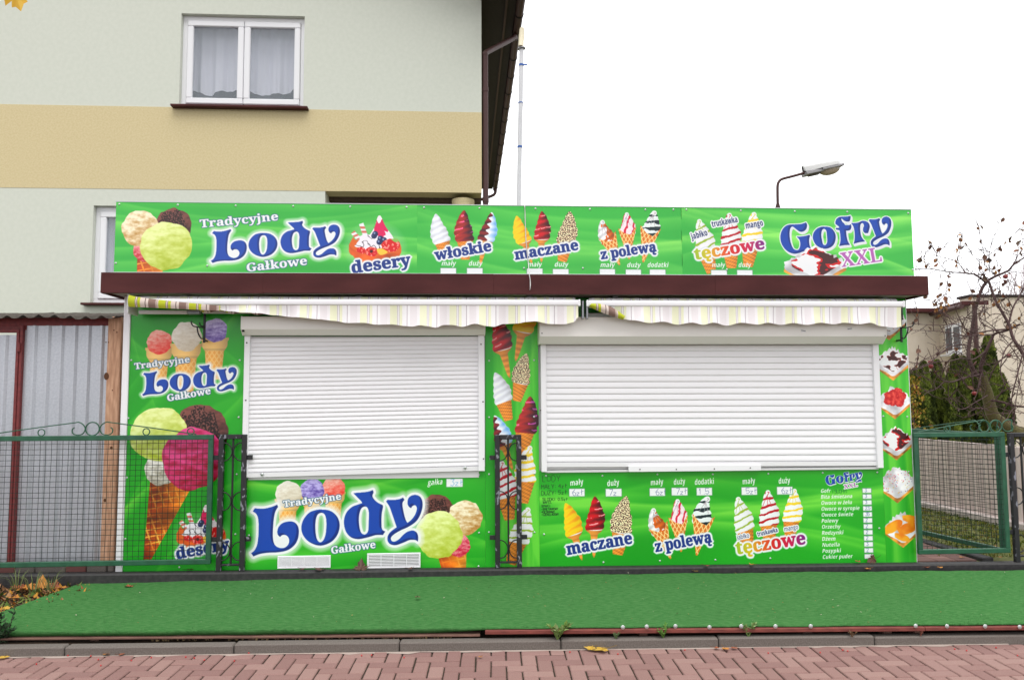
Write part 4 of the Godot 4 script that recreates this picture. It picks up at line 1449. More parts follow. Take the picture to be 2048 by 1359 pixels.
func house() -> void:
	var t := thing("house", "two-storey house with pale green and tan plaster bands behind the kiosk", "house", Vector3.ZERO)
	var xr := 0.226
	wall_piece(t, M.pale, -12, -5.205, 0.0, 4.68)
	wall_piece(t, M.pale, -5.205, -3.6, 0.0, 3.06)
	wall_piece(t, M.pale, -5.205, -3.6, 4.44, 4.68)
	wall_piece(t, M.pale, -3.6, -2.007, 0.0, 4.68)
	wall_piece(t, M.pale, -2.007, xr, 0.0, 1.6)
	wall_piece(t, M.tan, -12, xr, 4.68, 5.87, -4.3, -3.996)
	wall_piece(t, M.pale, -12, -4.08, 5.87, 7.9)
	wall_piece(t, M.pale, -4.08, -2.335, 7.255, 7.9)
	wall_piece(t, M.pale, -2.335, xr, 5.87, 7.9)
	# the loggia: ceiling, back and beam in a brown that holds the recess's shade, and side
	part("loggia_ceiling", sh().box(Vector3(-0.89, 4.66, -5.15), Vector3(2.23, 0.08, 1.7)), M.loggia_shade, t)
	wall_piece(t, M.loggia_shade, -2.3, xr, 1.6, 4.62, -6.3, -6.0)
	wall_piece(t, M.pale, -2.307, -2.007, 1.6, 4.62, -6.0, -4.3)
	part("beam", sh().box(Vector3(-0.89, 4.55, -4.9), Vector3(2.2, 0.14, 0.25), 0.005), M.loggia_shade, t)
	part("column", sh().lathe(Vector3(-0.044, 1.6, -4.2), [[0.15, 0.0], [0.15, 2.94], [0.165, 2.96], [0.165, 3.02]], 24), M.tan, t)
	part("loggia_slab", sh().box(Vector3(-0.89, 1.5, -5.15), Vector3(2.2, 0.18, 1.68)), M.concrete, t)
	# right side wall, with the loggia's side open, and the back
	part("wall", sh().box(Vector3(xr - 0.15, 3.95, -10.0), Vector3(0.3, 7.9, 7.4)), M.pale, t)
	part("wall", sh().box(Vector3(xr - 0.15, 6.3, -5.3), Vector3(0.3, 3.2, 2.0)), M.pale, t)
	part("wall", sh().box(Vector3(xr - 0.15, 0.8, -5.3), Vector3(0.3, 1.6, 2.0)), M.pale, t)
	part("wall", sh().box(Vector3(-6, 3.95, -13.55), Vector3(12.4, 7.9, 0.3)), M.pale, t)
	part("gable", sh().prism(PackedVector2Array([Vector2(-12, 7.9), Vector2(xr, 7.9), Vector2(-5.9, 11.2)]), -4.3, -4.0), M.pale, t)
	house_window(t, -4.08, -2.335, 5.885, 7.255, 2)
	house_window(t, -5.205, -3.6, 3.065, 4.44, 2)
	# roof, its dark underside, gutter and pipes
	var roof := sh()
	for side: float in [-1.0, 1.0]:
		var ex := -5.9 + side * 6.67
		var a := Vector3(ex, 7.62, -3.3)
		var b := Vector3(-5.9, 11.5, -3.3)
		var d := Vector3(0, 0, -10.9)
		var up := Vector3(0, 0.14, 0)
		if side > 0:
			roof.quad(a + up, a + d + up, b + d + up, b + up)
			roof.quad(a, b, b + d, a + d)
			roof.quad(a, a + up, b + up, b)
			roof.quad(a, a + d, a + d + up, a + up)
		else:
			roof.quad(a + up, b + up, b + d + up, a + d + up)
			roof.quad(a, a + d, b + d, b)
	var r := part("roof", roof, M.soffit_dark, t)
	part("soffit", sh().box(Vector3(0.48, 7.58, -8.75), Vector3(0.52, 0.04, 10.9)), M.soffit_dark, r)
	part("batten", sh().box(Vector3(0.6, 7.55, -8.75), Vector3(0.035, 0.03, 10.9)), M.brown_pipe, r)
	var gutter := part("gutter", sh().tube([Vector3(0.81, 7.55, -3.3), Vector3(0.81, 7.55, -14.2)], 0.062, 12), M.brown_pipe, r)
	for k in 15:
		gutter_ring(gutter, -3.6 - k * 0.74)
	part("downpipe", sh().tube(bend([Vector3(0.79, 7.5, -5.05), Vector3(0.7712, 7.4691, -4.9), Vector3(0.6932, 7.3534, -4.8), Vector3(0.3108, 6.8342, -4.12), Vector3(0.283, 6.7354, -4.04), Vector3(0.283, 6.6369, -4.04), Vector3(0.283, 5.0, -4.04), Vector3(0.283, 0.3, -4.04)], 4), 0.042, 10), M.brown_pipe, t)
	for y: float in [6.2, 4.55, 3.0]:
		part("pipe_collar", sh().tube([Vector3(0.283, y, -4.04), Vector3(0.283, y + 0.05, -4.04)], 0.049, 10), M.brown_pipe, t)
	part("downpipe", sh().tube(bend([Vector3(0.81, 7.5, -13.9), Vector3(0.76, 7.3, -13.85), Vector3(0.35, 7.1, -13.75), Vector3(0.3, 6.8, -13.72), Vector3(0.3, 0.3, -13.72)], 4), 0.042, 8), M.brown_pipe, t)


func gutter_ring(parent: Node3D, z: float) -> void:
	part("gutter_bracket", sh().tube([Vector3(0.81, 7.55, z), Vector3(0.81, 7.55, z - 0.025)], 0.07, 12), M.dark, parent)


func neighbour() -> void:
	var t := thing("beige_building", "low beige stucco building with a flat roof beyond the conifers", "building")
	var a := Vector2(9.7204, -12)
	var b := Vector2(12.0993, -12)
	var c := Vector2(11.8082, -10.3)
	var d := Vector2(19.9311, -10.3)
	var eave := 3.8429
	var high := 4.0326
	part("wall", sh().box(Vector3((a.x + b.x) / 2, eave / 2, -12.2), Vector3(b.x - a.x + 0.3, eave, 0.4)), M.stucco, t)
	var mid := Vector3(b.x, 0, b.y)
	var end := Vector3(c.x, 0, c.y)
	var dir := (end - mid).normalized()
	var out := Vector3(-dir.z, 0, dir.x) if Vector3(-dir.z, 0, dir.x).x < 0 else Vector3(dir.z, 0, -dir.x)
	part("wall", sh().bar(mid - out * 0.2 + Vector3.UP * eave / 2, end - out * 0.2 + Vector3.UP * eave / 2, 0.4, eave), M.stucco, t)
	part("wall", sh().box(Vector3((c.x + d.x) / 2, high / 2, -10.5), Vector3(d.x - c.x, high, 0.4)), M.stucco, t)
	part("wall", sh().box(Vector3((c.x + 0.8 + d.x) / 2, high / 2, -12.5), Vector3(d.x - c.x - 0.8, high, 3.6)), M.stucco, t)
	part("roof", sh().box(Vector3((a.x + b.x) / 2, eave + 0.05, -11.98), Vector3(b.x - a.x + 0.5, 0.1, 0.5), 0.01), M.brown_metal, t)
	part("roof", sh().bar(mid - out * 0.1 + Vector3.UP * (eave + 0.05), end - out * 0.1 + Vector3.UP * (eave + 0.05), 0.6, 0.1, 0.01), M.brown_metal, t)
	part("parapet_cap", sh().box(Vector3((c.x + d.x) / 2, high + 0.03, -10.5), Vector3(d.x - c.x + 0.1, 0.06, 0.5), 0.01), M.soffit_dark, t)
	part("gutter", sh().tube([mid + out * 0.2 + Vector3.UP * (eave - 0.02), end + out * 0.2 + Vector3.UP * (eave - 0.02)], 0.06, 8), M.brown_pipe, t)
	part("downpipe", sh().tube([Vector3(c.x + 0.03, 0.2, -10.22), Vector3(c.x + 0.03, eave, -10.22)], 0.05, 8), M.brown_pipe, t)
	# a window in the slanting wall
	var w := holder("window", t)
	var at := mid.lerp(end, 0.52) + out * 0.03
	var lo := 2.7634
	var hi := 3.4729
	var half := dir * 0.42
	part("frame", sh().bar(at - half + Vector3.UP * (lo + hi) / 2, at + half + Vector3.UP * (lo + hi) / 2, 0.08, hi - lo, 0.01), M.plastic, w)
	for s: float in [-0.5, 0.5]:
		var q := at + half * s + out * 0.045
		part("pane", sh().bar(q - dir * 0.15 + Vector3.UP * (lo + hi) / 2, q + dir * 0.15 + Vector3.UP * (lo + hi) / 2, 0.01, hi - lo - 0.16), paint(hue(90, 92, 100), 0.06), w)
	part("window_sill", sh().bar(at - half * 1.1 + out * 0.06 + Vector3.UP * (lo - 0.04), at + half * 1.1 + out * 0.06 + Vector3.UP * (lo - 0.04), 0.2, 0.05, 0.005), M.plastic, w)


# Trapezoid-ribbed steel sheet seen from the front, between x0 and x1, with dents.
func ribbed(x0: float, x1: float, y0: float, y1: float, z: float, first: float, number: int) -> Shape:
	var s := sh()
	var xs := [x0]
	var zs := [0.0]
	var x := x0 + first
	while x + 0.045 < x1:
		for q in [[0.0, 0.0], [0.002, 0.02], [0.021, 0.02], [0.04, 0.0]]:
			xs.append(x + q[0])
			zs.append(q[1])
		x += 0.118
	xs.append(x1)
	zs.append(0.0)
	var g := []
	for i in 37:
		var y := lerpf(y0, y1, i / 36.0)
		var line := []
		for k in xs.size():
			line.append(Vector3(xs[k], y, z + zs[k] + 0.0025 * soft.get_noise_2d(xs[k] * 60 + number * 77, y * 50)))
		g.append(line)
	for i in 36:
		for k in xs.size() - 1:
			s.quad(g[i][k], g[i][k + 1], g[i + 1][k + 1], g[i + 1][k])
	return s


func shed() -> void:
	var t := thing("metal_shed", "galvanised ribbed sheet metal shed with a red door frame and wavy roof", "shed")
	var x1 := -3.2521
	var xd := -4.0171
	var top := 2.3989
	var low := 0.23
	var dt := 2.334
	part("wall_sheet", ribbed(xd + 0.027, x1, low, top, -0.28, 0.075, 1), M.zinc, t)
	part("lintel", sh().box(Vector3(-4.4, (top + 2.4766) / 2, -0.3), Vector3(x1 + 4.4 + 1.3, 2.4766 - top, 0.06), 0.003), M.rust_red, t)
	part("lintel", sh().box(Vector3((xd + 0.04 - 5.7) / 2, (dt + 0.026 + top) / 2, -0.302), Vector3(xd + 0.04 + 5.7, top - dt - 0.024, 0.05)), M.rust_red, t)
	part("door_post", sh().box(Vector3(xd + 0.014, (low + top) / 2, -0.268), Vector3(0.024, top - low, 0.05), 0.003), M.rust_red, t)
	var door := holder("door", t)
	part("door_sheet", ribbed(-5.4, xd - 0.026, low + 0.02, dt - 0.02, -0.27, 0.06, 2), M.zinc, door)
	part("door_frame", sh().box(Vector3(xd - 0.013, (low + dt) / 2, -0.262), Vector3(0.024, dt - low, 0.05), 0.003).box(Vector3((xd - 0.001 - 5.45) / 2, dt + 0.012, -0.262), Vector3(xd - 0.001 + 5.45, 0.024, 0.05), 0.003), M.rust_red, door)
	part("hinge", sh().tube([Vector3(xd + 0.004, 2.1607, -0.235), Vector3(xd + 0.004, 2.2374, -0.235)], 0.016, 8), M.rust_red, door)
	part("timber_post", sh().box(Vector3((x1 + 0.005 + -3.124) / 2, (low + top + 0.08) / 2, -0.3), Vector3(-3.124 - x1 - 0.01, top + 0.08 - low, 0.12), 0.006), M.timber, t)
	var knots := sh()
	for q in [[-3.2427, 1.9376, 0.022, 0.034], [-3.1773, 1.297, 0.012, 0.014], [-3.2179, 0.833, 0.012, 0.016], [-3.1908, 2.3541, 0.006, 0.006], [-3.1638, 2.336, 0.005, 0.007], [-3.2575, 2.2451, 0.006, 0.006], [-3.2356, 2.2451, 0.006, 0.006], [-3.1858, 1.8113, 0.005, 0.006]]:
		knots.prism(disc(q[0], q[1], q[2], q[3], 0.0, 0, 14), -0.242, -0.2385)
	part("knots", knots, paint(hue(92, 58, 36), 0.9), t).set_meta("kind", "stuff")
	# the wavy roof sheet, sloping back
	var g := []
	for i in 8:
		var line := []
		for k in 200:
			var x := -6.0 + (-3.0935 + 6.0) * k / 199.0
			var wave := 0.5 + 0.5 * cos(x * TAU / 0.135)
			line.append(Vector3(x, 2.4461 + 0.028 * wave * wave + 0.04 * i + 0.008 * soft.get_noise_2d(x * 100, i * 30) * 2.0, -0.1 - i * 0.33))
		g.append(line)
	part("roof_sheet", sh().grid(g), M.old_roof, t)
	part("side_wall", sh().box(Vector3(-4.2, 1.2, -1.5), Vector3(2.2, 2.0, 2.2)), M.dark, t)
	# paving stones along the shed's foot
	var strip := holder("shed_paving", self)
	strip.set_meta("kind", "structure")
	rng.seed = 8
	var x := -5.6
	var k := 0
	while x < -3.04:
		var wide := rnd(0.16, 0.26)
		var m: Material = [M.concrete, paint(hue(132, 84, 80, 0.7), 0.9), M.concrete][k % 3]
		var o := part("paving_block", sh().box(Vector3.ZERO, Vector3(minf(wide, -3.03 - x) - 0.008, 0.08, 0.2), 0.008), m, strip)
		o.position = Vector3(x + minf(wide, -3.03 - x) / 2, 0.3086 - 0.038 - 0.004 * (x + 3.0), -0.12)
		o.rotation.y = rnd(-0.03, 0.03)
		x += wide
		k += 1


func print_panel(parent: Node3D, c: Print, z: float, thick := 0.006) -> MeshInstance3D:
	var u1 := c.u0 + c.w / c.s
	var v0 := c.v1 - c.h / c.s
	var s := sh()
	s.box(Vector3((c.u0 + u1) / 2, (v0 + c.v1) / 2, z - thick / 2 - 0.001), Vector3(u1 - c.u0, c.v1 - v0, thick - 0.002))
	for k in s.t.size():
		s.t[k] = Vector2(0.01, 0.01)
	s.quad(Vector3(c.u0, v0, z), Vector3(u1, v0, z), Vector3(u1, c.v1, z), Vector3(c.u0, c.v1, z))
	var m := StandardMaterial3D.new()
	m.albedo_texture = c.texture()
	m.texture_repeat = false
	m.roughness = 0.32
	return part("print_panel", s, m, parent)


func screws(parent: Node3D, spots: Array, z: float) -> void:
	var s := sh()
	for q in spots:
		s.lathe(Vector3(q[0], q[1], z), [[0.009, 0.0], [0.0085, 0.003], [0.004, 0.005], [0.0001, 0.0055]], 8, Basis(Vector3.RIGHT, PI / 2))
	part("screw", s, M.screw, parent).set_meta("kind", "stuff")


# A roller shutter: box above, rails at the sides, slats between; edges as heights at the left and right.
func shutter(parent: Node3D, x0: float, x1: float, bx0: float, bx1: float, box_top: float, box_fold: float, box_low: float, out: float, top: float, low_left: float, low_right: float, count: int, slope: float, rail_left: float, rail_right: float) -> Node3D:
	var w := holder("roller_shutter", parent)
	var o := PackedVector2Array([Vector2(0.001, box_top), Vector2(out, box_top), Vector2(out, box_fold), Vector2(out * 0.62, box_low), Vector2(0.001, box_low)])
	part("shutter_box", sh().prism(o, 0.0, bx1 - bx0, Transform3D(Basis(Vector3(0, 0, 1), Vector3(0, 1, 0), Vector3(-1, 0, 0)), Vector3(bx1, 0, 0))), M.box, w)
	part("box_end", sh().prism(Geometry2D.offset_polygon(o, 0.004)[0], 0.0, 0.006, Transform3D(Basis(Vector3(0, 0, 1), Vector3(0, 1, 0), Vector3(-1, 0, 0)), Vector3(bx0 + 0.003, 0, 0))), M.box, w)
	part("box_end", sh().prism(Geometry2D.offset_polygon(o, 0.004)[0], 0.0, 0.006, Transform3D(Basis(Vector3(0, 0, 1), Vector3(0, 1, 0), Vector3(-1, 0, 0)), Vector3(bx1 + 0.003, 0, 0))), M.box, w)
	part("guide_rail", sh().box(Vector3(x0 - 0.022, (box_low + rail_left) / 2, 0.026), Vector3(0.048, box_low - rail_left, 0.05), 0.003), M.plastic, w)
	part("guide_rail", sh().box(Vector3(x1 + 0.024, (box_low + rail_right) / 2, 0.026), Vector3(0.056, box_low - rail_right, 0.05), 0.003), M.plastic, w)
	part("backing", sh().box(Vector3((x0 + x1) / 2, (top + low_left) / 2, 0.004), Vector3(x1 - x0, top - low_left + 0.04, 0.006)), M.trim, w)
	var l0 := top
	var r0 := top + slope * (x1 - x0) * 0.55
	for k in count:
		var ya := lerpf(l0, low_left + 0.045, float(k) / count)
		var yb := lerpf(l0, low_left + 0.045, float(k + 1) / count)
		var yc := lerpf(r0, low_right + 0.045, float(k) / count)
		var yd := lerpf(r0, low_right + 0.045, float(k + 1) / count)
		var g := []
		for q in [[1.0, 0.017], [0.975, 0.0235], [0.92, 0.026], [0.75, 0.0265], [0.5, 0.0245], [0.25, 0.0215], [0.05, 0.0185], [0.0, 0.017]]:
			g.append([Vector3(x0, lerpf(ya, yb, q[0]), q[1]), Vector3(x1, lerpf(yc, yd, q[0]), q[1])])
		part("slat", sh().grid(g), M.slat, w)
	var g2 := []
	for q in [[0.0, 0.012], [0.003, 0.03], [0.04, 0.032], [0.043, 0.013]]:
		g2.append([Vector3(x0, low_left + q[0], q[1]), Vector3(x1, low_right + q[0], q[1])])
	part("bottom_rail", sh().grid(g2, false), M.plastic, w)
	return w


func kiosk() -> void:
	var t := thing("kiosk", "green ice cream kiosk with printed panels and two closed white shutters", "kiosk")
	var left := -2.94
	var right := 4.1
	var low := 0.215
	part("body", sh().box(Vector3((left - 0.06 + right) / 2, 1.3, -1.52), Vector3(right - left + 0.05, 2.64, 3.0)), M.trim, t)
	part("corner_trim", sh().box(Vector3(-2.97, (low + 2.63) / 2, -0.01), Vector3(0.056, 2.63 - low, 0.05), 0.004), M.plastic, t)
	part("corner_trim", sh().box(Vector3(right + 0.004, (low + 2.63) / 2, -0.03), Vector3(0.008, 2.63 - low, 0.06)), M.plastic, t)
	var a := -1.9266
	var b := 0.1711
	var c := 0.6517
	var d := 3.8168
	var gap := 0.0015
	var p := print_panel(t, panel_left(left, a - gap, low, 2.63), 0.0)
	screws(p, [[-2.9269, 2.0695], [-1.9955, 2.0677], [-2.9362, 1.5646], [-1.9934, 1.5672], [-2.9324, 1.0524], [-1.9998, 1.0724], [-2.9282, 0.5335], [-2.0013, 0.5574], [-2.4681, 0.285]].map(two), 0.0)
	var l1 := 1.0498
	var r1 := 1.0887
	p = print_panel(t, panel_price_scoops(a, b - gap, low, maxf(l1, r1) + 0.03), 0.0)
	screws(p, [[-1.8862, 0.5471], [0.113, 0.5381], [-0.9024, 1.0475], [-0.3899, 1.0463], [0.1139, 1.0453], [0.1081, 0.2479]].map(two), 0.0)
	p = print_panel(t, panel_middle(b, c - gap, low, 2.63), 0.0)
	screws(p, [[0.2055, 2.0588], [0.6115, 2.0625], [0.2041, 1.5531], [0.6079, 1.555], [0.2027, 1.0487], [0.6087, 1.0488], [0.2014, 0.5412], [0.605, 0.5351]].map(two), 0.0)
	p = print_panel(t, panel_price_list(c, d - gap, low, 1.0729), 0.0)
	screws(p, [[0.7117, 1.03], [1.2206, 1.0245], [1.7206, 1.0324], [2.2292, 1.0269], [2.7425, 1.0259], [3.251, 1.0295], [3.7639, 1.0286], [0.6895, 0.5163], [1.2189, 0.2632], [1.7282, 0.2675], [2.2329, 0.2676], [2.7375, 0.2722], [3.7613, 0.5232]].map(two), 0.0)
	p = print_panel(t, panel_right(d, right, low, 2.63), 0.0)
	screws(p, [[3.8425, 1.539], [4.071, 1.533], [4.0624, 1.03]].map(two), 0.0)
	part("header_panel", sh().box(Vector3((a + b - gap) / 2, 2.45, -0.005), Vector3(b - a - gap, 0.36, 0.008)), M.green_wall, t)
	part("header_panel", sh().box(Vector3((c + d - gap) / 2, 2.45, -0.005), Vector3(d - c - gap, 0.36, 0.008)), M.green_wall, t)
	var w := shutter(t, -1.8987, 0.1123, -1.9488, 0.1668, 2.4399, 2.33, 2.2837, 0.14, 2.2563, 1.0429, 1.0823, 30, 0.02, 1.0476, 1.082)
	part("lock_plate", sh().box(Vector3(-1.9337, 2.3175, 0.128), Vector3(0.02, 0.018, 0.012)), M.dark, w)
	for q in [[-1.9233, 2.2186], [0.1328, 2.2038], [-1.9213, 1.7156], [0.1496, 1.6918], [0.153, 1.1899]]:
		part("rivet", sh().box(Vector3(q[0], q[1], 0.052), Vector3(0.011, 0.011, 0.004)), M.dark, w)
	for q in [[-1.7725, 1.0748], [-0.0102, 1.1126]]:
		part("lock", sh().lathe(Vector3(q[0], q[1], 0.03), [[0.014, 0.0], [0.014, 0.014], [0.0001, 0.016]], 10, Basis(Vector3.RIGHT, PI / 2)), M.screw, w)
	w = shutter(t, 0.7145, 3.7484, 0.6496, 3.798, 2.4343, 2.2641, 2.2021, 0.19, 2.1955, 1.1069, 1.0897, 19, 0.0, 1.0676, 1.0713)
	part("outer_sill", sh().box(Vector3((1.449 + 2.659) / 2, 1.0865, 0.04), Vector3(2.659 - 1.449, 0.052, 0.018), 0.002), M.plastic, w)
	part("inner_sill", sh().box(Vector3((c + d) / 2, 1.0681, 0.012), Vector3(d - c - 0.1, 0.02, 0.022), 0.002), M.trim, w)
	for q in [[1.5503, 1.0834], [1.8812, 1.08], [2.2277, 1.0808], [2.5581, 1.0863], [0.6618, 1.6136], [0.6669, 2.2907], [3.7854, 2.2683]]:
		part("rivet", sh().box(Vector3(q[0], q[1], 0.052 if q[1] < 2.2 else 0.1905), Vector3(0.009, 0.009, 0.004)), M.dark, w)
	for q in [[3.0279, 2.3136, 0.06], [3.4587, 2.3319, -0.05]]:
		part("sticker", sh().box(Vector3(q[0], q[1], 0.1906), Vector3(0.045, 0.03, 0.0012)), paint(hue(240, 240, 240, 0.9), 0.4), w)
		part("sticker_mark", sh().box(Vector3(q[0], q[1], 0.1915), Vector3(0.04, 0.005, 0.0008), 0.0, Basis(Vector3.BACK, -q[2] * 3.0)), M.dark, w)
	# roof edge
	var f0 := -3.07
	var f1 := 4.13
	var ft := 2.795
	var fb := 2.62
	var joints := [f0, -1.7157, 0.2283, 2.2026, f1]
	for k in 4:
		part("fascia", sh().box(Vector3((joints[k] + joints[k + 1]) / 2, (ft + fb) / 2 + 0.002 * (k % 2), 0.301 + 0.003 * (k % 2)), Vector3(joints[k + 1] - joints[k] + (0.02 if k % 2 else 0.0), ft - fb - 0.002 * (k % 2), 0.012 if k % 2 else 0.01), 0.003), M.brown_metal, t)
	for x: float in [f0 + 0.006, f1 - 0.006]:
		part("fascia", sh().box(Vector3(x, (ft + fb) / 2, -1.3), Vector3(0.012, ft - fb, 3.18)), M.brown_metal, t)
	part("roof", sh().box(Vector3((f0 + f1) / 2, ft - 0.03, -1.3), Vector3(f1 - f0 - 0.03, 0.04, 3.18)), M.soffit_dark, t)
	part("soffit", sh().box(Vector3((f0 + f1) / 2, fb + 0.03, -1.3), Vector3(f1 - f0 - 0.03, 0.02, 3.18)), paint(hue(190, 186, 180, 0.8), 0.8), t)
	part("drip_edge", sh().box(Vector3((f0 + f1) / 2, fb + 0.006, 0.285), Vector3(f1 - f0 - 0.04, 0.012, 0.02)), paint(hue(150, 140, 130, 0.8), 0.6), t)
	# ventilation grilles low in the wall
	for q in [[-1.6352, 0.2596, -1.179, 0.3667, 0.004], [-0.863, 0.2505, -0.3997, 0.3798, 0.018]]:
		var g := holder("vent_grille", t)
		var cx: float = (q[0] + q[2]) / 2
		var cy: float = (q[1] + q[3]) / 2
		var wx: float = q[2] - q[0]
		var wy: float = q[3] - q[1]
		var z: float = q[4]
		part("shade_plate", sh().box(Vector3(cx, cy, 0.0015), Vector3(wx - 0.01, wy - 0.01, 0.002)), M.soffit_dark, g)  # thin dark plate, its colour standing for shade inside the vent
		var fr := sh()
		var e := 0.014
		fr.box(Vector3(cx, cy + wy / 2 - e / 2, z), Vector3(wx, e, 0.012), 0.003).box(Vector3(cx, cy - wy / 2 + e / 2, z), Vector3(wx, e, 0.012), 0.003)
		fr.box(Vector3(cx - wx / 2 + e / 2, cy, z), Vector3(e, wy - 2 * e, 0.012), 0.003).box(Vector3(cx + wx / 2 - e / 2, cy, z), Vector3(e, wy - 2 * e, 0.012), 0.003)
		part("frame", fr, M.plastic, g)
		var lv := sh()
		for k in 8:
			lv.box(Vector3(cx, cy - wy / 2 + e + (k + 0.5) * (wy - 2 * e) / 8.0, z + 0.002), Vector3(wx - 2 * e, 0.0062, 0.006), 0.0, Basis(Vector3.RIGHT, 0.5))
		for k in 3:
			lv.box(Vector3(cx + (k - 1) * wx * 0.24, cy, z + 0.003), Vector3(0.006, wy - 2 * e, 0.01))
		part("louvres", lv, M.plastic, g)
	for q in [[-2.4198], [-0.9331], [0.5615], [1.3258], [3.8047]]:
		part("awning_bracket", sh().box(Vector3(q[0], 2.575, 0.008), Vector3(0.045, 0.1, 0.014), 0.002).box(Vector3(q[0], 2.615, 0.1), Vector3(0.045, 0.012, 0.19), 0.002).box(Vector3(q[0], 2.57, 0.017), Vector3(0.016, 0.016, 0.012), 0.003), M.steel, t)


func two(q: Array) -> Array:
	return q


func roof_sign() -> void:
	var t := thing("roof_sign", "long green printed sign board standing on the kiosk's roof", "sign")
	var p := print_panel(t, sign_left(), 0.2)
	screws(p, [[-2.9854, 3.4053], [-2.4932, 3.4037], [-2.0008, 3.4022], [-1.5084, 3.4027], [-1.016, 3.4032], [-0.5236, 3.4037], [-2.9977, 2.8914], [-2.2302, 2.8739]], 0.2)
	p = print_panel(t, sign_middle(), 0.2)
	screws(p, [[-0.3702, 3.4008], [0.119, 3.4012], [0.6169, 3.4016], [1.1056, 3.4019], [1.6076, 3.4023], [1.8626, 3.4049], [0.511, 2.8664], [1.0362, 2.8691]], 0.2)
	p = print_panel(t, sign_right(), 0.2)
	screws(p, [[1.9814, 3.406], [2.4817, 3.4018], [2.9818, 3.3997], [3.4722, 3.3999], [4.0469, 3.3938], [4.0655, 2.871], [2.3384, 2.8623]], 0.2)
	part("edge_trim", sh().box(Vector3(0.53, 3.429, 0.188), Vector3(7.09, 0.007, 0.03)), M.screw, t)
	part("bottom_trim", sh().box(Vector3(0.53, 2.806, 0.2035), Vector3(7.09, 0.02, 0.005)), paint(hue(200, 205, 205), 0.5), t)
	var s := sh()
	for k in 6:
		s.bar(Vector3(-2.9 + k * 1.37, 2.79, -0.6), Vector3(-2.9 + k * 1.37, 3.3, 0.17), 0.03, 0.03)
		s.box(Vector3(-2.9 + k * 1.37, 3.1, 0.18), Vector3(0.03, 0.62, 0.02))
	part("support_frame", s, M.steel, t)
	var cable := thing("cable", "thin white cable hanging from the mast down over the roof sign", "cable")
	part("wire", sh().tube(bend([Vector3(0.7111, 5.4039, -2.42), Vector3(0.7357, 4.8208, -2.3), Vector3(0.7004, 4.2668, -1.6), Vector3(0.5905, 3.62, -0.3), Vector3(0.5233, 3.44, 0.19), Vector3(0.522, 3.3616, 0.212), Vector3(0.5293, 3.1146, 0.212), Vector3(0.5499, 2.8909, 0.214), Vector3(0.5449, 2.8063, 0.322), Vector3(0.5553, 2.7319, 0.322), Vector3(0.553, 2.6626, 0.318), Vector3(0.5469, 2.6414, 0.12)], 5), 0.0045, 5), M.cable, cable)


func plinth() -> void:
	var t := thing("plinth_beam", "long black painted edging beam at the foot of the kiosk", "beam")
	var y := func(x: float) -> float: return 0.262 - 0.0062 * (x + 3.0) - (0.0 if x > -3.0 else 0.0)
	part("beam", sh().bar(Vector3(-7.0, y.call(-7.0) - 0.15, 0.055), Vector3(9.0, y.call(9.0) - 0.15, 0.055), 0.107, 0.3, 0.012), M.black_beam, t)


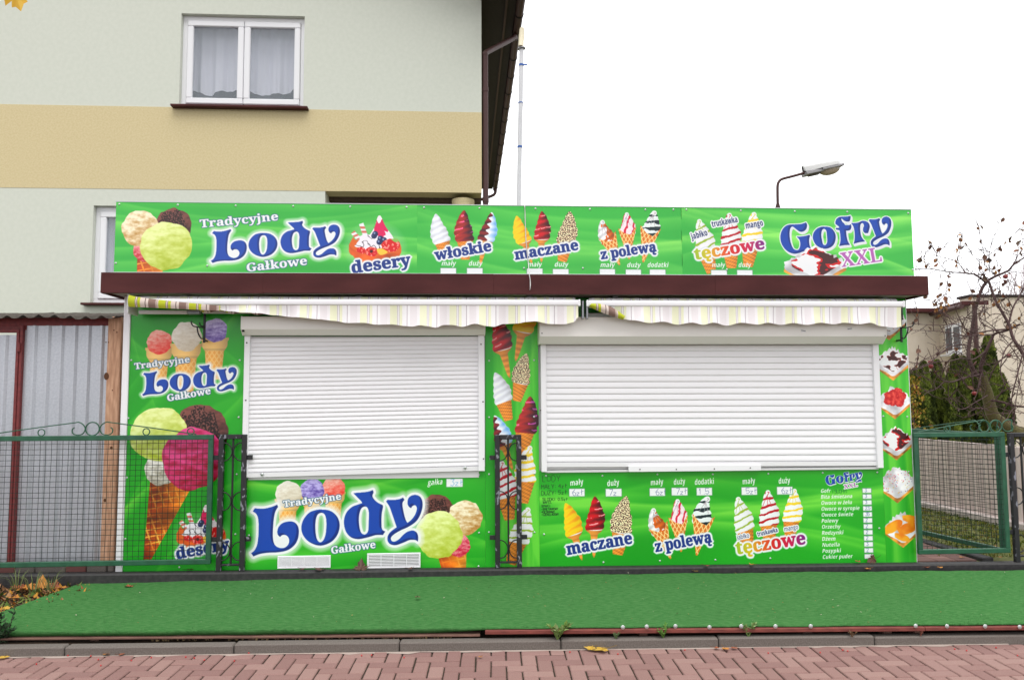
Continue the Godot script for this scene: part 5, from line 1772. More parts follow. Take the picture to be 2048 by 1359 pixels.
func deck() -> void:
	var t := thing("carpet_deck", "low timber deck covered with green artificial turf in front of the kiosk", "deck")
	var fl := Vector3(-3.5896, 0.13, 1.2146)
	var fr := Vector3(4.9091, 0.13, 1.6427)
	var bl := Vector3(-3.1966, 0.195, -0.0285)
	var br := Vector3(6.1866, 0.185, 0.3105)
	var g := []
	var cols := 160
	var drop := func(x: float) -> float: return 0.045 if x < -0.3 else (lerpf(0.045, 0.014, clampf((x + 0.3) / 0.6, 0.0, 1.0)))
	for i in 30:
		var line := []
		for k in cols + 1:
			var u := float(k) / cols
			var f := fl.lerp(fr, u)
			var b := bl.lerp(br, u)
			var p: Vector3
			if i < 4:
				var d: float = drop.call(f.x)
				p = f + Vector3(0, -d + d * i / 4.0, -0.03 + 0.045 * sin(i * 0.39))
				p.y -= 0.006
			elif i == 4:
				p = f + Vector3(0, -0.004, 0.008)
			else:
				var v := (i - 5) / 24.0
				p = f.lerp(b, v)
				p.y += 0.008 * soft.get_noise_2d(p.x * 60, p.z * 90) + 0.003 * soft.get_noise_2d(p.x * 260, p.z * 500)
			p.z += 0.01 * soft.get_noise_2d(p.x * 130, 40) * (1.0 if i < 8 else 0.0)
			line.append(p)
		g.append(line)
	part("carpet", sh().grid(g), M.carpet, t)
	# short turf fibres that stand up along the edge and over the surface
	rng.seed = 77
	var where := []
	var tints := []
	for k in 15000:
		var u := rng.randf()
		var v := pow(rng.randf(), 1.7)
		var f := fl.lerp(fr, u)
		var p := f.lerp(bl.lerp(br, u), v)
		if k % 4 == 0:
			var d: float = drop.call(f.x)
			p = f + Vector3(0, -rng.randf() * d * 0.35, 0.008)
		where.append(Transform3D(Basis(Vector3.UP, rnd(0, TAU)).rotated(Vector3.RIGHT, 0.9 if k % 4 == 0 else 0.0).scaled(Vector3.ONE * rnd(0.5, 1.1)), p - Vector3(0, 0.002, 0)))
		var wear := clampf(0.5 + 1.6 * soft.get_noise_2d(p.x * 18, p.z * 60) + rnd(-0.3, 0.3), 0.0, 1.0)
		tints.append(hue(66, 124, 66, 0.66).lerp(hue(102, 152, 96, 0.66), wear).srgb_to_linear())
	scatter("turf_fibre", grass_tuft(4, 0.009), M.plant, where, tints, t).set_meta("kind", "stuff")
	# bits of leaf and grit trodden into the turf
	where = []
	tints = []
	for k in 260:
		var p := fl.lerp(fr, rng.randf()).lerp(bl.lerp(br, rng.randf()), rng.randf())
		where.append(Transform3D(Basis(Vector3.UP, rnd(0, TAU)) * Basis(Vector3.RIGHT, 1.45).scaled(Vector3.ONE * rnd(0.3, 1.2)), p + Vector3(0, 0.009, 0)))
		tints.append([hue(150, 110, 70, 0.7), hue(196, 190, 170, 0.7), hue(70, 50, 36, 0.7), hue(170, 140, 90, 0.7)][k % 4].srgb_to_linear())
	scatter("litter", oval_leaf(0.016), M.plant, where, tints, t).set_meta("kind", "stuff")
	var zf := func(x: float) -> float: return fl.z + (fr.z - fl.z) * (x - fl.x) / (fr.x - fl.x)
	var boards := [[-3.4, 0.102, 0.078, 0.014, M.board, -0.03], [0.1331, 3.2, 0.103, 0.026, M.red_board, -0.012], [3.2, 6.0, 0.103, 0.024, M.red_board, -0.014]]
	for q in boards:
		part("board", sh().bar(Vector3(q[0], q[2], zf.call(q[0]) + q[5]), Vector3(q[1] - 0.004, q[2], zf.call(q[1]) + q[5]), 0.1, q[3], 0.003), q[4], t)
	for x: float in [-2.6, -1.5, -0.55, 1.2496, 2.4104, 2.9782, 3.2]:
		part("bearer", sh().box(Vector3(x, 0.06, zf.call(x) - 0.3), Vector3(0.06, 0.055, 0.5), 0.003), M.board, t)
	var washer := sh().lathe(Vector3.ZERO, [[0.0145, 0.0], [0.0145, 0.002], [0.011, 0.0045], [0.007, 0.003], [0.005, 0.006], [0.0001, 0.0065]], 16, Basis(Vector3.RIGHT, PI / 2)).mesh()
	for q in [Vector3(1.0845, 0.1352, 1.48), Vector3(1.25, 0.1383, 1.48), Vector3(1.4494, 0.1396, 1.5), Vector3(1.6863, 0.131, 1.5), Vector3(1.9068, 0.1358, 1.51), Vector3(2.1452, 0.1334, 1.52), Vector3(2.3912, 0.1326, 1.53), Vector3(3.1234, 0.129, 1.55), Vector3(3.3423, 0.1254, 1.56), Vector3(3.6091, 0.1224, 1.57), Vector3(3.8505, 0.1165, 1.58)]:
		var o := part("washer", washer, M.screw, t)
		o.position = Vector3(q.x, q.y, zf.call(q.x) + 0.045)


# An awning rolled up under the roof edge: bar, roll, valance, arm and hooks.
func awning(first: bool) -> void:
	var t := thing("awning", "left striped awning rolled up over the narrow shutter, its valance twisted" if first else "right striped awning rolled up over the wide shutter", "awning", Vector3.ZERO, 0.0, "striped awnings on the kiosk")
	var x0 := -2.8157 if first else 1.0641
	var x1 := 0.9804 if first else 3.9052
	var y := 2.5479 if first else 2.5431
	var bar := []
	for q in [[-0.026, -0.02], [-0.026, 0.012], [-0.016, 0.02], [0.004, 0.017], [0.016, 0.02], [0.026, 0.012], [0.028, -0.02]]:
		bar.append([Vector3(x0, y + q[0], 0.28 + q[1]), Vector3(x1, y + q[0], 0.28 + q[1])])
	part("front_bar", sh().grid(bar), M.plastic, t)
	part("bar_cap", sh().box(Vector3(x0 - 0.006, y, 0.28), Vector3(0.02, 0.06, 0.05), 0.006), M.plastic, t)
	part("bar_cap", sh().box(Vector3(x1 + 0.006, y, 0.28), Vector3(0.02, 0.06, 0.05), 0.006), M.plastic, t)
	var period := 0.255
	var roll := []
	for i in 17:
		var line := []
		for k in 60:
			var a := TAU * i / 16.0
			var r := 0.045 + 0.004 * soft.get_noise_2d(k * 40, i * 20 + 7)
			line.append(Vector3(lerpf(x0 + 0.02, x1 - 0.02, k / 59.0), y + 0.015 + sin(a) * r, 0.2 + cos(a) * r))
		roll.append(line)
	part("fabric_roll", striped(roll, period), M.stripes, t)
	# the valance with its waved hem
	var hem := [[305, 611], [349, 613], [390, 617], [425, 619], [454, 623], [484, 626], [513, 627], [542, 631], [586, 635], [630, 639], [660, 642], [689, 646.5], [718, 646], [747, 650], [777, 649], [803, 652.5], [818, 654], [833, 651], [847, 653], [865, 656], [882, 650], [898, 650], [918, 654], [944, 648], [970, 653], [982, 654], [1003, 648], [1030, 647], [1050, 644], [1067, 643], [1096, 648], [1126, 648.5], [1146, 645], [1156, 634]] if first else [[1180, 613], [1208, 624], [1237, 638], [1260, 642], [1296, 648], [1322, 645], [1351, 651], [1378, 647], [1400, 651.6], [1422, 647], [1449, 653], [1477, 647], [1509, 651], [1531, 647], [1559, 651], [1581, 647.5], [1608, 651.6], [1635, 647], [1663, 650], [1684, 646.7], [1715, 650], [1736, 647], [1761, 654], [1788, 657], [1801, 655]]
	# hem heights below the bar, in metres along the bar
	var per := 0.00424
	var xs := []
	var ys := []
	for q in hem:
		xs.append(x0 + (q[0] - (264.0 if first else 1176.0)) * (x1 - x0) / ((1157.0 - 264.0) if first else (1805.0 - 1176.0)))
		ys.append(y - (q[1] - (604.5 if first else 607.5)) * per)
	var g := []
	for i in 9:
		var line := []
		for k in 221:
			var x: float = lerpf(xs[0], xs[-1], k / 220.0)
			var j := 0
			while j < xs.size() - 2 and x > xs[j + 1]:
				j += 1
			var w: float = clampf((x - xs[j]) / (xs[j + 1] - xs[j]), 0.0, 1.0)
			w = w * w * (3 - 2 * w)
			var v := i / 8.0
			line.append(Vector3(x, lerpf(ys[j] + (ys[j + 1] - ys[j]) * w, y - 0.02, v), 0.292 + (1.0 - v) * (0.012 * sin(x * 13.0) + 0.008 * soft.get_noise_2d(x * 200, 5) * 2.0 - 0.02 * v)))
		g.append(line)
	part("valance", striped(g, period, 0.35 if not first else 0.0), M.stripes, t)
	# the turned-over end, showing the strong colours of the cloth's other side
	var flap := []
	for i in 5:
		var line := []
		var v := i / 4.0
		for k in 31:
			var u := k / 30.0
			if first:
				var x := lerpf(x0 - 0.012, x0 + 0.74, u)
				line.append(Vector3(x, lerpf(lerpf(y - 0.046, y - 0.078, u), lerpf(y + 0.055, y - 0.034, pow(u, 0.7)), v), 0.322 + 0.018 * sin(v * PI) * (1 - u)))
			else:
				var x := lerpf(x0 - 0.0, x0 + 0.3, u) + 0.02 * v
				line.append(Vector3(x, lerpf(lerpf(y - 0.03, y - 0.145, u), lerpf(y - 0.005, y - 0.115, u * u * 0.6 + 0.4 * u), v) + 0.03 * sin(u * PI) * (v - 0.3), 0.318 + 0.02 * sin(v * PI)))
		flap.append(line)
	part("turned_edge", striped(flap, 0.25, 0.5 - x0 / 0.25 if first else 0.42 - x0 / 0.25), M.vivid, t)
	if first:
		var fringe := []
		for i in 3:
			var line := []
			for k in 41:
				var x := lerpf(x0 + 0.55, x0 + 1.78, k / 40.0)
				var low := y - 0.075 - 0.05 * k / 40.0
				line.append(Vector3(x, low + 0.018 * i - 0.012 * sin(k * 0.9), 0.25 + 0.004 * i))
			fringe.append(line)
		part("lining", striped(fringe, 0.2), M.vivid, t)
	# folding arm, end plates
	var ay := 2.4766
	if first:
		part("arm", sh().box(Vector3((x0 + -2.4052) / 2, ay, 0.14), Vector3(-2.4052 - x0, 0.034, 0.03), 0.004), M.trim, t)
		part("arm", sh().box(Vector3((-2.2783 + x1) / 2, ay + 0.004, 0.14), Vector3(x1 - -2.2783, 0.03, 0.03), 0.004), M.trim, t)
		part("elbow", sh().box(Vector3(-2.346, ay, 0.15), Vector3(0.11, 0.042, 0.045), 0.006), M.steel, t)
		part("end_plate", sh().box(Vector3(-2.862, ay + 0.06, 0.16), Vector3(0.012, 0.17, 0.2), 0.004), M.trim, t)
	else:
		part("arm", sh().box(Vector3((x0 + x1) / 2, 2.4592, 0.12), Vector3(x1 - x0, 0.034, 0.03), 0.004), M.trim, t)
		for x: float in [x0 - 0.045, x0 - 0.008]:
			part("end_plate", sh().box(Vector3(x, y - 0.055, 0.26), Vector3(0.016, 0.16, 0.06), 0.003), M.steel, t)
		part("end_plate", sh().box(Vector3(x1 + 0.0, y - 0.07, 0.26), Vector3(0.01, 0.14, 0.04), 0.003), M.black_iron, t)
	# the wrought hook below
	var h := thing("wrought_hook", "black wrought iron hook bracket in front of the printed scoops" if first else "black wrought iron hook at the kiosk's right edge", "hook", Vector3.ZERO, 0.0, "black iron hooks under the awnings")
	var hx := -2.2807 if first else 4.0018
	var ht := 2.5192 if first else 2.6065
	var hb := 2.2168 if first else 2.2174
	part("bar", sh().box(Vector3(hx, (ht + hb) / 2, 0.08), Vector3(0.02, ht - hb, 0.012), 0.002), M.black_iron, h)
	part("stay", sh().box(Vector3(hx, hb + 0.02, 0.04), Vector3(0.014, 0.014, 0.08)).box(Vector3(hx, ht - 0.02, 0.04), Vector3(0.014, 0.014, 0.08)), M.black_iron, h)
	var s := -1.0 if first else 1.0
	var hy := hb + 0.13
	part("curl", sh().tube(bend([Vector3(hx, hy, 0.1), Vector3(hx + s * 0.05, hy + 0.005, 0.11), Vector3(hx + s * 0.085, hy + 0.015, 0.12), Vector3(hx + s * 0.1, hy + 0.045, 0.12), Vector3(hx + s * 0.095, hy + 0.055, 0.12)], 4), 0.006, 6), M.black_iron, h)
	part("curl", sh().tube(bend([Vector3(hx + s * 0.055, hy, 0.1), Vector3(hx + s * 0.045, hy - 0.05, 0.1), Vector3(hx + s * 0.02, hy - 0.095, 0.09), Vector3(hx, hy - 0.085, 0.085)], 4), 0.006, 6), M.black_iron, h)
	part("curl", sh().tube(bend([Vector3(hx, hy + 0.01, 0.1), Vector3(hx + s * 0.03, hy + 0.02, 0.1), Vector3(hx + s * 0.035, hy + 0.045, 0.1)], 4), 0.006, 6), M.black_iron, h)


func striped(g: Array, period: float, shift := 0.0) -> Shape:
	var s := sh().grid(g)
	for k in s.v.size():
		s.t[k] = Vector2(s.v[k].x / period + shift, s.v[k].y * 4.0)
	return s


# Square-tube gate frame with wire mesh; w wide, between two heights, hung in the plane z = 0 of its node.
func gate_leaf(t: Node3D, w: float, y0: float, y1: float) -> void:
	var q := 0.042
	part("rail", sh().box(Vector3(w / 2, y1 - q / 2, 0), Vector3(w, q, 0.035), 0.004), M.green_metal, t)
	part("rail", sh().box(Vector3(w / 2, y0 + q / 2, 0), Vector3(w, q, 0.035), 0.004), M.green_metal, t)
	part("stile", sh().box(Vector3(q / 2, (y0 + y1) / 2, 0), Vector3(q, y1 - y0 - 2 * q, 0.035), 0.004), M.green_metal, t)
	part("stile", sh().box(Vector3(w - q / 2, (y0 + y1) / 2, 0), Vector3(q, y1 - y0 - 2 * q, 0.035), 0.004), M.green_metal, t)
	var s := sh()
	var x := q + 0.047
	while x < w - q:
		var p := []
		for k in 7:
			p.append(Vector3(x + 0.004 * soft.get_noise_2d(x * 900, k * 80), lerpf(y0 + q - 0.005, y1 - q + 0.005, k / 6.0), 0.003 * soft.get_noise_2d(x * 500, k * 60 + 900)))
		s.tube(p, 0.0021, 4)
		x += 0.047
	var y := y0 + q + 0.03
	while y < y1 - q:
		var p := []
		for k in 7:
			p.append(Vector3(lerpf(q - 0.005, w - q + 0.005, k / 6.0), y + 0.004 * soft.get_noise_2d(y * 900, k * 80), 0.004))
		s.tube(p, 0.0021, 4)
		y += 0.0455
	part("wire_mesh", s, M.wire, t)


func ring(c: Vector3, r: float, from := 0.0, to := TAU, count := 20) -> Array:
	var p := []
	for k in count + 1:
		var a := lerpf(from, to, float(k) / count)
		p.append(c + Vector3(cos(a), sin(a), 0) * r)
	return p


# The wrought crest of a gate: a ring between two scrolls, long arms running down, and small rings under them.
func crest(t: Node3D, c: Vector3, r: float, left: float, right: float, small: Array) -> void:
	part("crest_ring", sh().tube(ring(c + Vector3(0, r, 0), r, 0, TAU, 24).slice(0, 24), 0.0058, 6, true), M.green_metal, t)
	for s: float in [-1.0, 1.0]:
		var q := c + Vector3(s * r * 2.55, 0, 0)
		var far := c.x - left if s < 0 else right - c.x
		var p := [c + Vector3(s * far, 0.005, 0), c + Vector3(s * lerpf(r * 2.6, far, 0.5), r * 1.05, 0), q + Vector3(s * r * 0.25, r * 1.92, 0), q + Vector3(-s * r * 0.5, r * 2.02, 0), q + Vector3(-s * r * 1.2, r * 1.6, 0), q + Vector3(-s * r * 1.48, r * 0.95, 0), q + Vector3(-s * r * 1.1, r * 0.25, 0), q + Vector3(-s * r * 0.35, 0.005, 0), q + Vector3(s * r * 0.3, r * 0.35, 0), q + Vector3(s * r * 0.4, r * 0.9, 0), q + Vector3(s * r * 0.1, r * 1.2, 0)]
		part("crest_scroll", sh().tube(bend(p, 5), 0.0052, 6), M.green_metal, t)
	for x: float in small:
		part("crest_ring", sh().tube(ring(Vector3(x, c.y + r * 0.5, c.z), r * 0.5, 0, TAU, 16).slice(0, 16), 0.005, 6, true), M.green_metal, t)


# A narrow black post frame with three pairs of half hoops about a middle bar.
func post_frame(label: String, x0: float, x1: float, y0: float, y1: float) -> Node3D:
	var t := thing("fence_post_frame", label, "fence post", Vector3.ZERO, 0.0, "black wrought post frames on the beam")
	var q := 0.044
	var z := 0.05
	part("stile", sh().box(Vector3(x0 + q / 2, (y0 + y1) / 2, z), Vector3(q, y1 - y0, q), 0.004), M.black_metal, t)
	part("stile", sh().box(Vector3(x1 - q / 2, (y0 + y1) / 2, z), Vector3(q, y1 - y0, q), 0.004), M.black_metal, t)
	part("rail", sh().box(Vector3((x0 + x1) / 2, y1 - 0.02, z + 0.001), Vector3(x1 - x0 - 2 * q, 0.04, q), 0.004), M.black_metal, t)
	part("rail", sh().box(Vector3((x0 + x1) / 2, y0 + 0.055, z), Vector3(x1 - x0 - 2 * q, 0.016, 0.03), 0.002), M.black_metal, t)
	var cx := (x0 + x1) / 2
	part("middle_bar", sh().box(Vector3(cx, (y0 + 0.06 + y1 - 0.04) / 2, z), Vector3(0.016, y1 - y0 - 0.1, 0.014), 0.002), M.black_iron, t)
	var reach := cx - x0 - q - 0.006
	for k in 3:
		var y := lerpf(y1 - 0.15, y0 + 0.17, k / 2.0)
		var a := []
		var b := []
		for j in 15:
			var an := lerpf(-PI / 2, PI / 2, j / 14.0)
			a.append(Vector3(x0 + q + cos(an) * reach, y + sin(an) * 0.078, z + 0.012))
			b.append(Vector3(x1 - q - cos(an) * reach, y + sin(an) * 0.078, z + 0.012))
		part("hoop", sh().tube(a, 0.0055, 6), M.black_iron, t)
		part("hoop", sh().tube(b, 0.0055, 6), M.black_iron, t)
	for y: float in [y1 - 0.2, y0 + 0.27]:
		part("lug", sh().box(Vector3(x1 + 0.024, y, z), Vector3(0.048, 0.04, 0.012), 0.002), M.black_metal, t)
		part("lug", sh().box(Vector3(x0 - 0.024, y, z), Vector3(0.048, 0.04, 0.012), 0.002), M.black_metal, t)
	return t


func fences() -> void:
	post_frame("black post frame beside the left mesh gate", -2.14, -1.9, 0.255, 1.421)
	post_frame("black post frame standing between the two shutters", 0.253, 0.488, 0.235, 1.399)
	post_frame("black post frame at the right edge beside the right gate", 4.997, 5.23, 0.21, 1.381)
	var t := thing("mesh_gate", "wide green wire mesh gate with a scrolled crest before the metal shed", "gate", Vector3(-4.9, 0, 0.06), 0.0, "green wire mesh gates")
	gate_leaf(t, 4.9 + -2.1845, 0.322, 1.42)
	crest(t, Vector3(4.9 + -3.2071, 1.42, 0), 0.057, 4.9 + -4.1325, 4.9 + -2.3337, [4.9 + -3.6307, 4.9 + -2.7555, 4.9 + -2.3805])
	t = thing("mesh_gate", "small green mesh gate leaf closed at the kiosk's right corner", "gate", Vector3(4.081, 0, 0.06), 0.0, "green wire mesh gates")
	gate_leaf(t, 0.866, 0.298, 1.389)
	crest(t, Vector3(4.8767 - 4.081, 1.389, 0), 0.055, 0.05, 0.95, [4.4089 - 4.081])
	t = thing("mesh_gate", "green mesh gate leaf swung open behind the small closed leaf", "gate", Vector3(4.965, 0, -0.03), deg_to_rad(100.0), "green wire mesh gates")
	gate_leaf(t, 1.12, 0.275, 1.375)
	crest(t, Vector3(0.16, 1.375, 0), 0.055, 0.02, 1.05, [0.6])
	# the ribbed fence at the side of the yard
	t = thing("ribbed_fence", "pale ribbed board fence beyond the right mesh gate", "fence")
	var a := Vector3(6.34, 0.2, -3.58)
	var b := Vector3(6.4, 0.2, -0.9)
	for k in 42:
		var p := a.lerp(b, (k + 0.5) / 42.0)
		part("board", sh().box(Vector3.ZERO, Vector3(0.03 if k % 2 else 0.022, 0.93, 0.056), 0.006), paint([hue(206, 190, 184), hue(196, 180, 176), hue(212, 198, 192)][k % 3], 0.9), t).position = p + Vector3(0, 0.47, 0)
	part("fence_foot", sh().bar(a + Vector3(-0.04, 0.03, 0), b + Vector3(-0.04, 0.03, 0), 0.14, 0.1, 0.01), paint(hue(198, 186, 182), 0.95), t)
	t = thing("edging_beam", "black edging beam running back across the grass on the right", "beam")
	part("beam", sh().bar(Vector3(4.68, 0.17, -1.6), Vector3(4.8, 0.17, -0.02), 0.11, 0.14, 0.01), M.black_beam, t)
	# brown pavers between the kiosk and that beam
	var strip := holder("side_path", self)
	strip.set_meta("kind", "structure")
	rng.seed = 3
	for i in 3:
		for k in 9:
			var o := part("paving_block", sh().box(Vector3.ZERO, Vector3(0.186, 0.05, 0.092), 0.005), paint([hue(128, 96, 88, 0.75), hue(142, 108, 98, 0.75), hue(116, 86, 80, 0.75)][rng.randi() % 3], 0.95), strip)
			o.position = Vector3(4.21 + i * 0.19, 0.197, -0.06 - k * 0.097)
			o.rotation.y = rnd(-0.02, 0.02)


func street_lamp() -> void:
	var t := thing("street_lamp", "old street lamp with a grey head leaning out behind the sign", "street lamp")
	var z := -7.5
	var foot := Vector3(6.0668, 5.2526, -7.5)
	part("pole", sh().tube([Vector3(foot.x, 0.15, z), Vector3(foot.x, foot.y + 0.02, z), Vector3(6.0719, 5.4111, -7.5), Vector3(6.0741, 5.4805, -7.5)], [0.07, 0.052, 0.048, 0.03], 12), M.brown_pipe, t)
	part("arm", sh().tube(bend([Vector3(6.0725, 5.4309, -7.5), Vector3(6.0761, 5.6989, -7.5), Vector3(6.0862, 5.8581, -7.5), Vector3(6.1287, 5.9383, -7.5), Vector3(6.2001, 5.979, -7.5), Vector3(6.4327, 6.0418, -7.5), Vector3(6.666, 6.1097, -7.5)], 4), 0.027, 10), M.brown_pipe, t)
	var a := Vector3(6.6152, 6.0941, -7.5)
	var b := Vector3(7.3575, 6.2641, -7.5)
	var dir := (b - a).normalized()
	var up := Vector3(-dir.y, dir.x, 0)
	var long := a.distance_to(b)
	var turn := Basis(dir, up, Vector3.BACK)
	# housing: a tapering shell with a flat rim
	var g := []
	for q in [[0.0, 0.035, 0.1, 0.03], [0.02, 0.08, 0.15, 0.0], [0.2, 0.1, 0.17, -0.01], [0.45, 0.15, 0.175, -0.01], [0.84, 0.15, 0.15, -0.01], [0.95, 0.11, 0.09, -0.01], [1.0, 0.05, 0.01, -0.01]]:
		var line := []
		for j in 13:
			var an := lerpf(0.0, PI, j / 12.0)
			line.append(a + turn * Vector3(q[0] * long, q[3] + 0.015 + pow(sin(an), 0.6) * q[2], -cos(an) * q[1]))
		g.append(line)
	part("lamp_housing", sh().grid(g), M.aluminium, t)
	var rim := sh()
	rim.box(a + turn * Vector3(0.72 * long, -0.02, 0), Vector3(0.58 * long, 0.045, 0.3), 0.008, turn)
	rim.box(a + turn * Vector3(0.24 * long, -0.03, 0), Vector3(0.48 * long, 0.06, 0.24), 0.008, turn)
	part("lamp_rim", rim, paint(hue(150, 148, 152), 0.5, 0.2), t)
	part("gear_cover", sh().box(a + turn * Vector3(0.26 * long, -0.065, 0), Vector3(0.3 * long, 0.04, 0.14), 0.012, turn), paint(hue(84, 76, 76), 0.6), t)
	var lens := []
	for i in 9:
		var line := []
		for j in 17:
			var u := TAU * j / 16.0
			var r := cos(i / 8.0 * PI / 2)
			line.append(a + turn * Vector3(0.69 * long + cos(u) * r * 0.29 * long, -0.035 - sin(i / 8.0 * PI / 2) * 0.115, sin(u) * r * 0.105))
		lens.append(line)
	part("lamp_lens", sh().grid(lens), paint(hue(176, 160, 142), 0.2), t)


func mast() -> void:
	var t := thing("antenna_mast", "slim white pipe mast with blue tape standing behind the roof sign", "mast")
	var top := Vector3(0.7064, 6.2758, -2.5)
	var low := Vector3(0.6557, 4.0582, -2.5)
	var foot := low + (low - top).normalized() * (low.y - 2.8) / absf((low - top).normalized().y)
	part("pipe", sh().tube([foot, low, top], 0.029, 12), M.pvc, t)
	part("antenna", sh().tube([Vector3(0.7025, 6.1512, -2.5) + Vector3(-0.012, 0, 0.03), Vector3(0.7032, 6.2757, -2.5), Vector3(0.7103, 6.394, -2.5), Vector3(0.7104, 6.4104, -2.5)], [0.03, 0.036, 0.031, 0.024], 12), paint(hue(226, 216, 190), 0.5), t)
	part("clamp", sh().tube(ring(Vector3(0.7024, 6.1381, -2.5), 0.042, 0, TAU, 16).slice(0, 16).map(func(p: Vector3) -> Vector3: return Vector3(p.x, 6.1381 + (p.x - 0.7024) * 0.1, -2.5 + (p.y - 6.1381))), 0.011, 6, true), M.steel, t)
	for q in [[131, 0.026], [207, 0.012], [295, 0.024]]:
		var y: float = lerpf(top.y, low.y, (q[0] - 76.0) / 344.0)
		var x: float = lerpf(top.x, low.x, (q[0] - 76.0) / 344.0)
		part("tape", sh().tube([Vector3(x, y - q[1] / 2, -2.5), Vector3(x, y + q[1] / 2, -2.5)], 0.0325, 12), M.blue_tape, t)
	part("tape_end", sh().box(Vector3(top.x + 0.04, lerpf(top.y, low.y, 55.0 / 344.0), -2.48), Vector3(0.05, 0.02, 0.003)), M.blue_tape, t)


func needle_spray() -> ArrayMesh:
	var s := sh()
	for k in 7:
		var a := (k - 3) * 0.36
		var d := Vector3(sin(a), cos(a), 0)
		var side := Vector3(d.y, -d.x, 0) * 0.014
		var out := Vector3(0, 0, 0.012 * (k % 3 - 1))
		var l := 0.085 - 0.006 * absf(k - 3.0)
		s.tri(out, d * l * 0.55 + side + out * 2.0, d * l + out)
		s.tri(out, d * l + out, d * l * 0.55 - side + out * 2.0)
	return s.mesh()


func background_plants() -> void:
	var spray := needle_spray()
	var spots := [[8.8085, 2.2401, 0.17, -7.9, "narrow dark conifer half hidden by the kiosk's right edge"], [9.1547, 2.3011, 0.2, -8.2, "dark green conifer second from the kiosk in the hedge row"], [8.9935, 2.4094, 0.21, -7.7, "dark green conifer third from the kiosk in the hedge row"], [9.4583, 2.4432, 0.23, -8.0, "dark green conifer with a clear gap on both sides of its tip"], [9.4672, 2.237, 0.17, -7.6, "shortest conifer of the row, before the taller ones"],
		[9.9089, 2.5691, 0.2, -8.1, "dark green conifer right under the oblique window"], [9.8854, 2.502, 0.19, -7.8, "dark green conifer just left of the brown downpipe"], [10.2808, 2.6639, 0.24, -8.0, "dark green conifer just right of the brown downpipe"], [10.1277, 2.8886, 0.28, -7.4, "tallest and widest conifer of the row, behind the apple trunk"], [10.7726, 2.1879, 0.24, -8.0, "low conifer at the right end of the row"]]
	rng.seed = 41
	for q in spots:
		var t := thing("conifer", q[4], "conifer", Vector3(q[0], 0.2, q[3]), 0.0, "columnar conifers in front of the beige building")
		var tall: float = q[1] - 0.2
		part("trunk", sh().tube([Vector3.ZERO, Vector3(0, tall * 0.9, 0)], [0.05, 0.008], 6), M.bark, t)
		var where := []
		var tints := []
		for k in 4200:
			var h := pow(rng.randf(), 0.85)
			var a := rnd(0, TAU)
			var r: float = q[2] * 1.08 * pow(1.0 - h, 0.55) * (0.75 + 0.45 * h) * (1.0 + 0.5 * soft.get_noise_3d(cos(a) * 60, h * tall * 110, sin(a) * 60 + q[0] * 50)) * sqrt(rnd(0.45, 1.0))
			var up := Basis(Vector3.UP, -a + PI / 2).rotated(Vector3(-sin(a), 0, cos(a)), rnd(-0.5, 0.1))
			where.append(Transform3D(up.scaled(Vector3.ONE * rnd(0.55, 1.25)), Vector3(cos(a) * r, h * tall - 0.06, sin(a) * r)))
			var c: Color = hue(52, 62, 30, 1.0).lerp(hue(118, 130, 56, 1.1), clampf(0.35 + soft.get_noise_3d(cos(a) * 90, h * tall * 160, sin(a) * 90) * 1.6 + h * 0.25, 0.0, 1.0))
			tints.append(c.srgb_to_linear())
		scatter("crown", spray, M.plant, where, tints, t)
	var t := thing("yellowing_shrub", "small yellowing shrub behind the kiosk's right corner", "shrub", Vector3(5.4392, 0.2, -2.2))
	part("stem", sh().tube([Vector3.ZERO, Vector3(0.02, 0.8, 0), Vector3(0, 1.5, 0)], [0.02, 0.014, 0.005], 5), M.bark, t)
	var where := []
	var tints := []
	for k in 380:
		var h := rng.randf()
		var a := rnd(0, TAU)
		var r := 0.17 * sqrt(rng.randf()) * (1.2 - 0.7 * h)
		where.append(Transform3D(Basis.from_euler(Vector3(rnd(-1, 1), rnd(0, TAU), rnd(-1, 1))).scaled(Vector3.ONE * rnd(0.6, 1.2)), Vector3(cos(a) * r, 1.1 + h * 0.65, sin(a) * r)))
		tints.append([hue(150, 130, 50), hue(172, 150, 70), hue(112, 108, 46), hue(150, 96, 50)][k % 4].srgb_to_linear())
	scatter("foliage", oval_leaf(0.045), M.plant, where, tints, t)
	# a bare bush far behind the building's roof
	t = thing("bare_bush", "hazy bare bush rising behind the beige building's roof", "bush", Vector3(17.6767, 0.1, -16))
	rng.seed = 55
	var s := sh()
	for k in 260:
		var a := rnd(0, TAU)
		var d := Vector3(cos(a) * rnd(0.1, 0.6), 1.0, sin(a) * rnd(0.1, 0.6)).normalized()
		var p := Vector3(rnd(-0.5, 0.5), 3.6 + rnd(0, 1.6), rnd(-0.5, 0.5))
		s.tube([p, p + d * 0.4 + Vector3(rnd(-0.1, 0.1), 0, rnd(-0.1, 0.1)), p + d * rnd(0.7, 1.3)], [0.008, 0.006, 0.003], 3)
	part("twigs", s, paint(hue(150, 132, 134), 0.95), t)
	part("trunk", sh().tube([Vector3.ZERO, Vector3(0.05, 2.0, 0), Vector3(0, 4.4, 0)], [0.1, 0.07, 0.02], 6), M.bark, t)


func oval_leaf(size: float) -> ArrayMesh:
	var s := sh()
	var l := Vector3(-size * 0.27, size * 0.45, size * 0.06)
	var r := Vector3(size * 0.27, size * 0.45, size * 0.06)
	var tip := Vector3(0, size, -size * 0.1)
	s.tri(Vector3.ZERO, r, tip)
	s.tri(Vector3.ZERO, tip, l)
	return s.mesh()


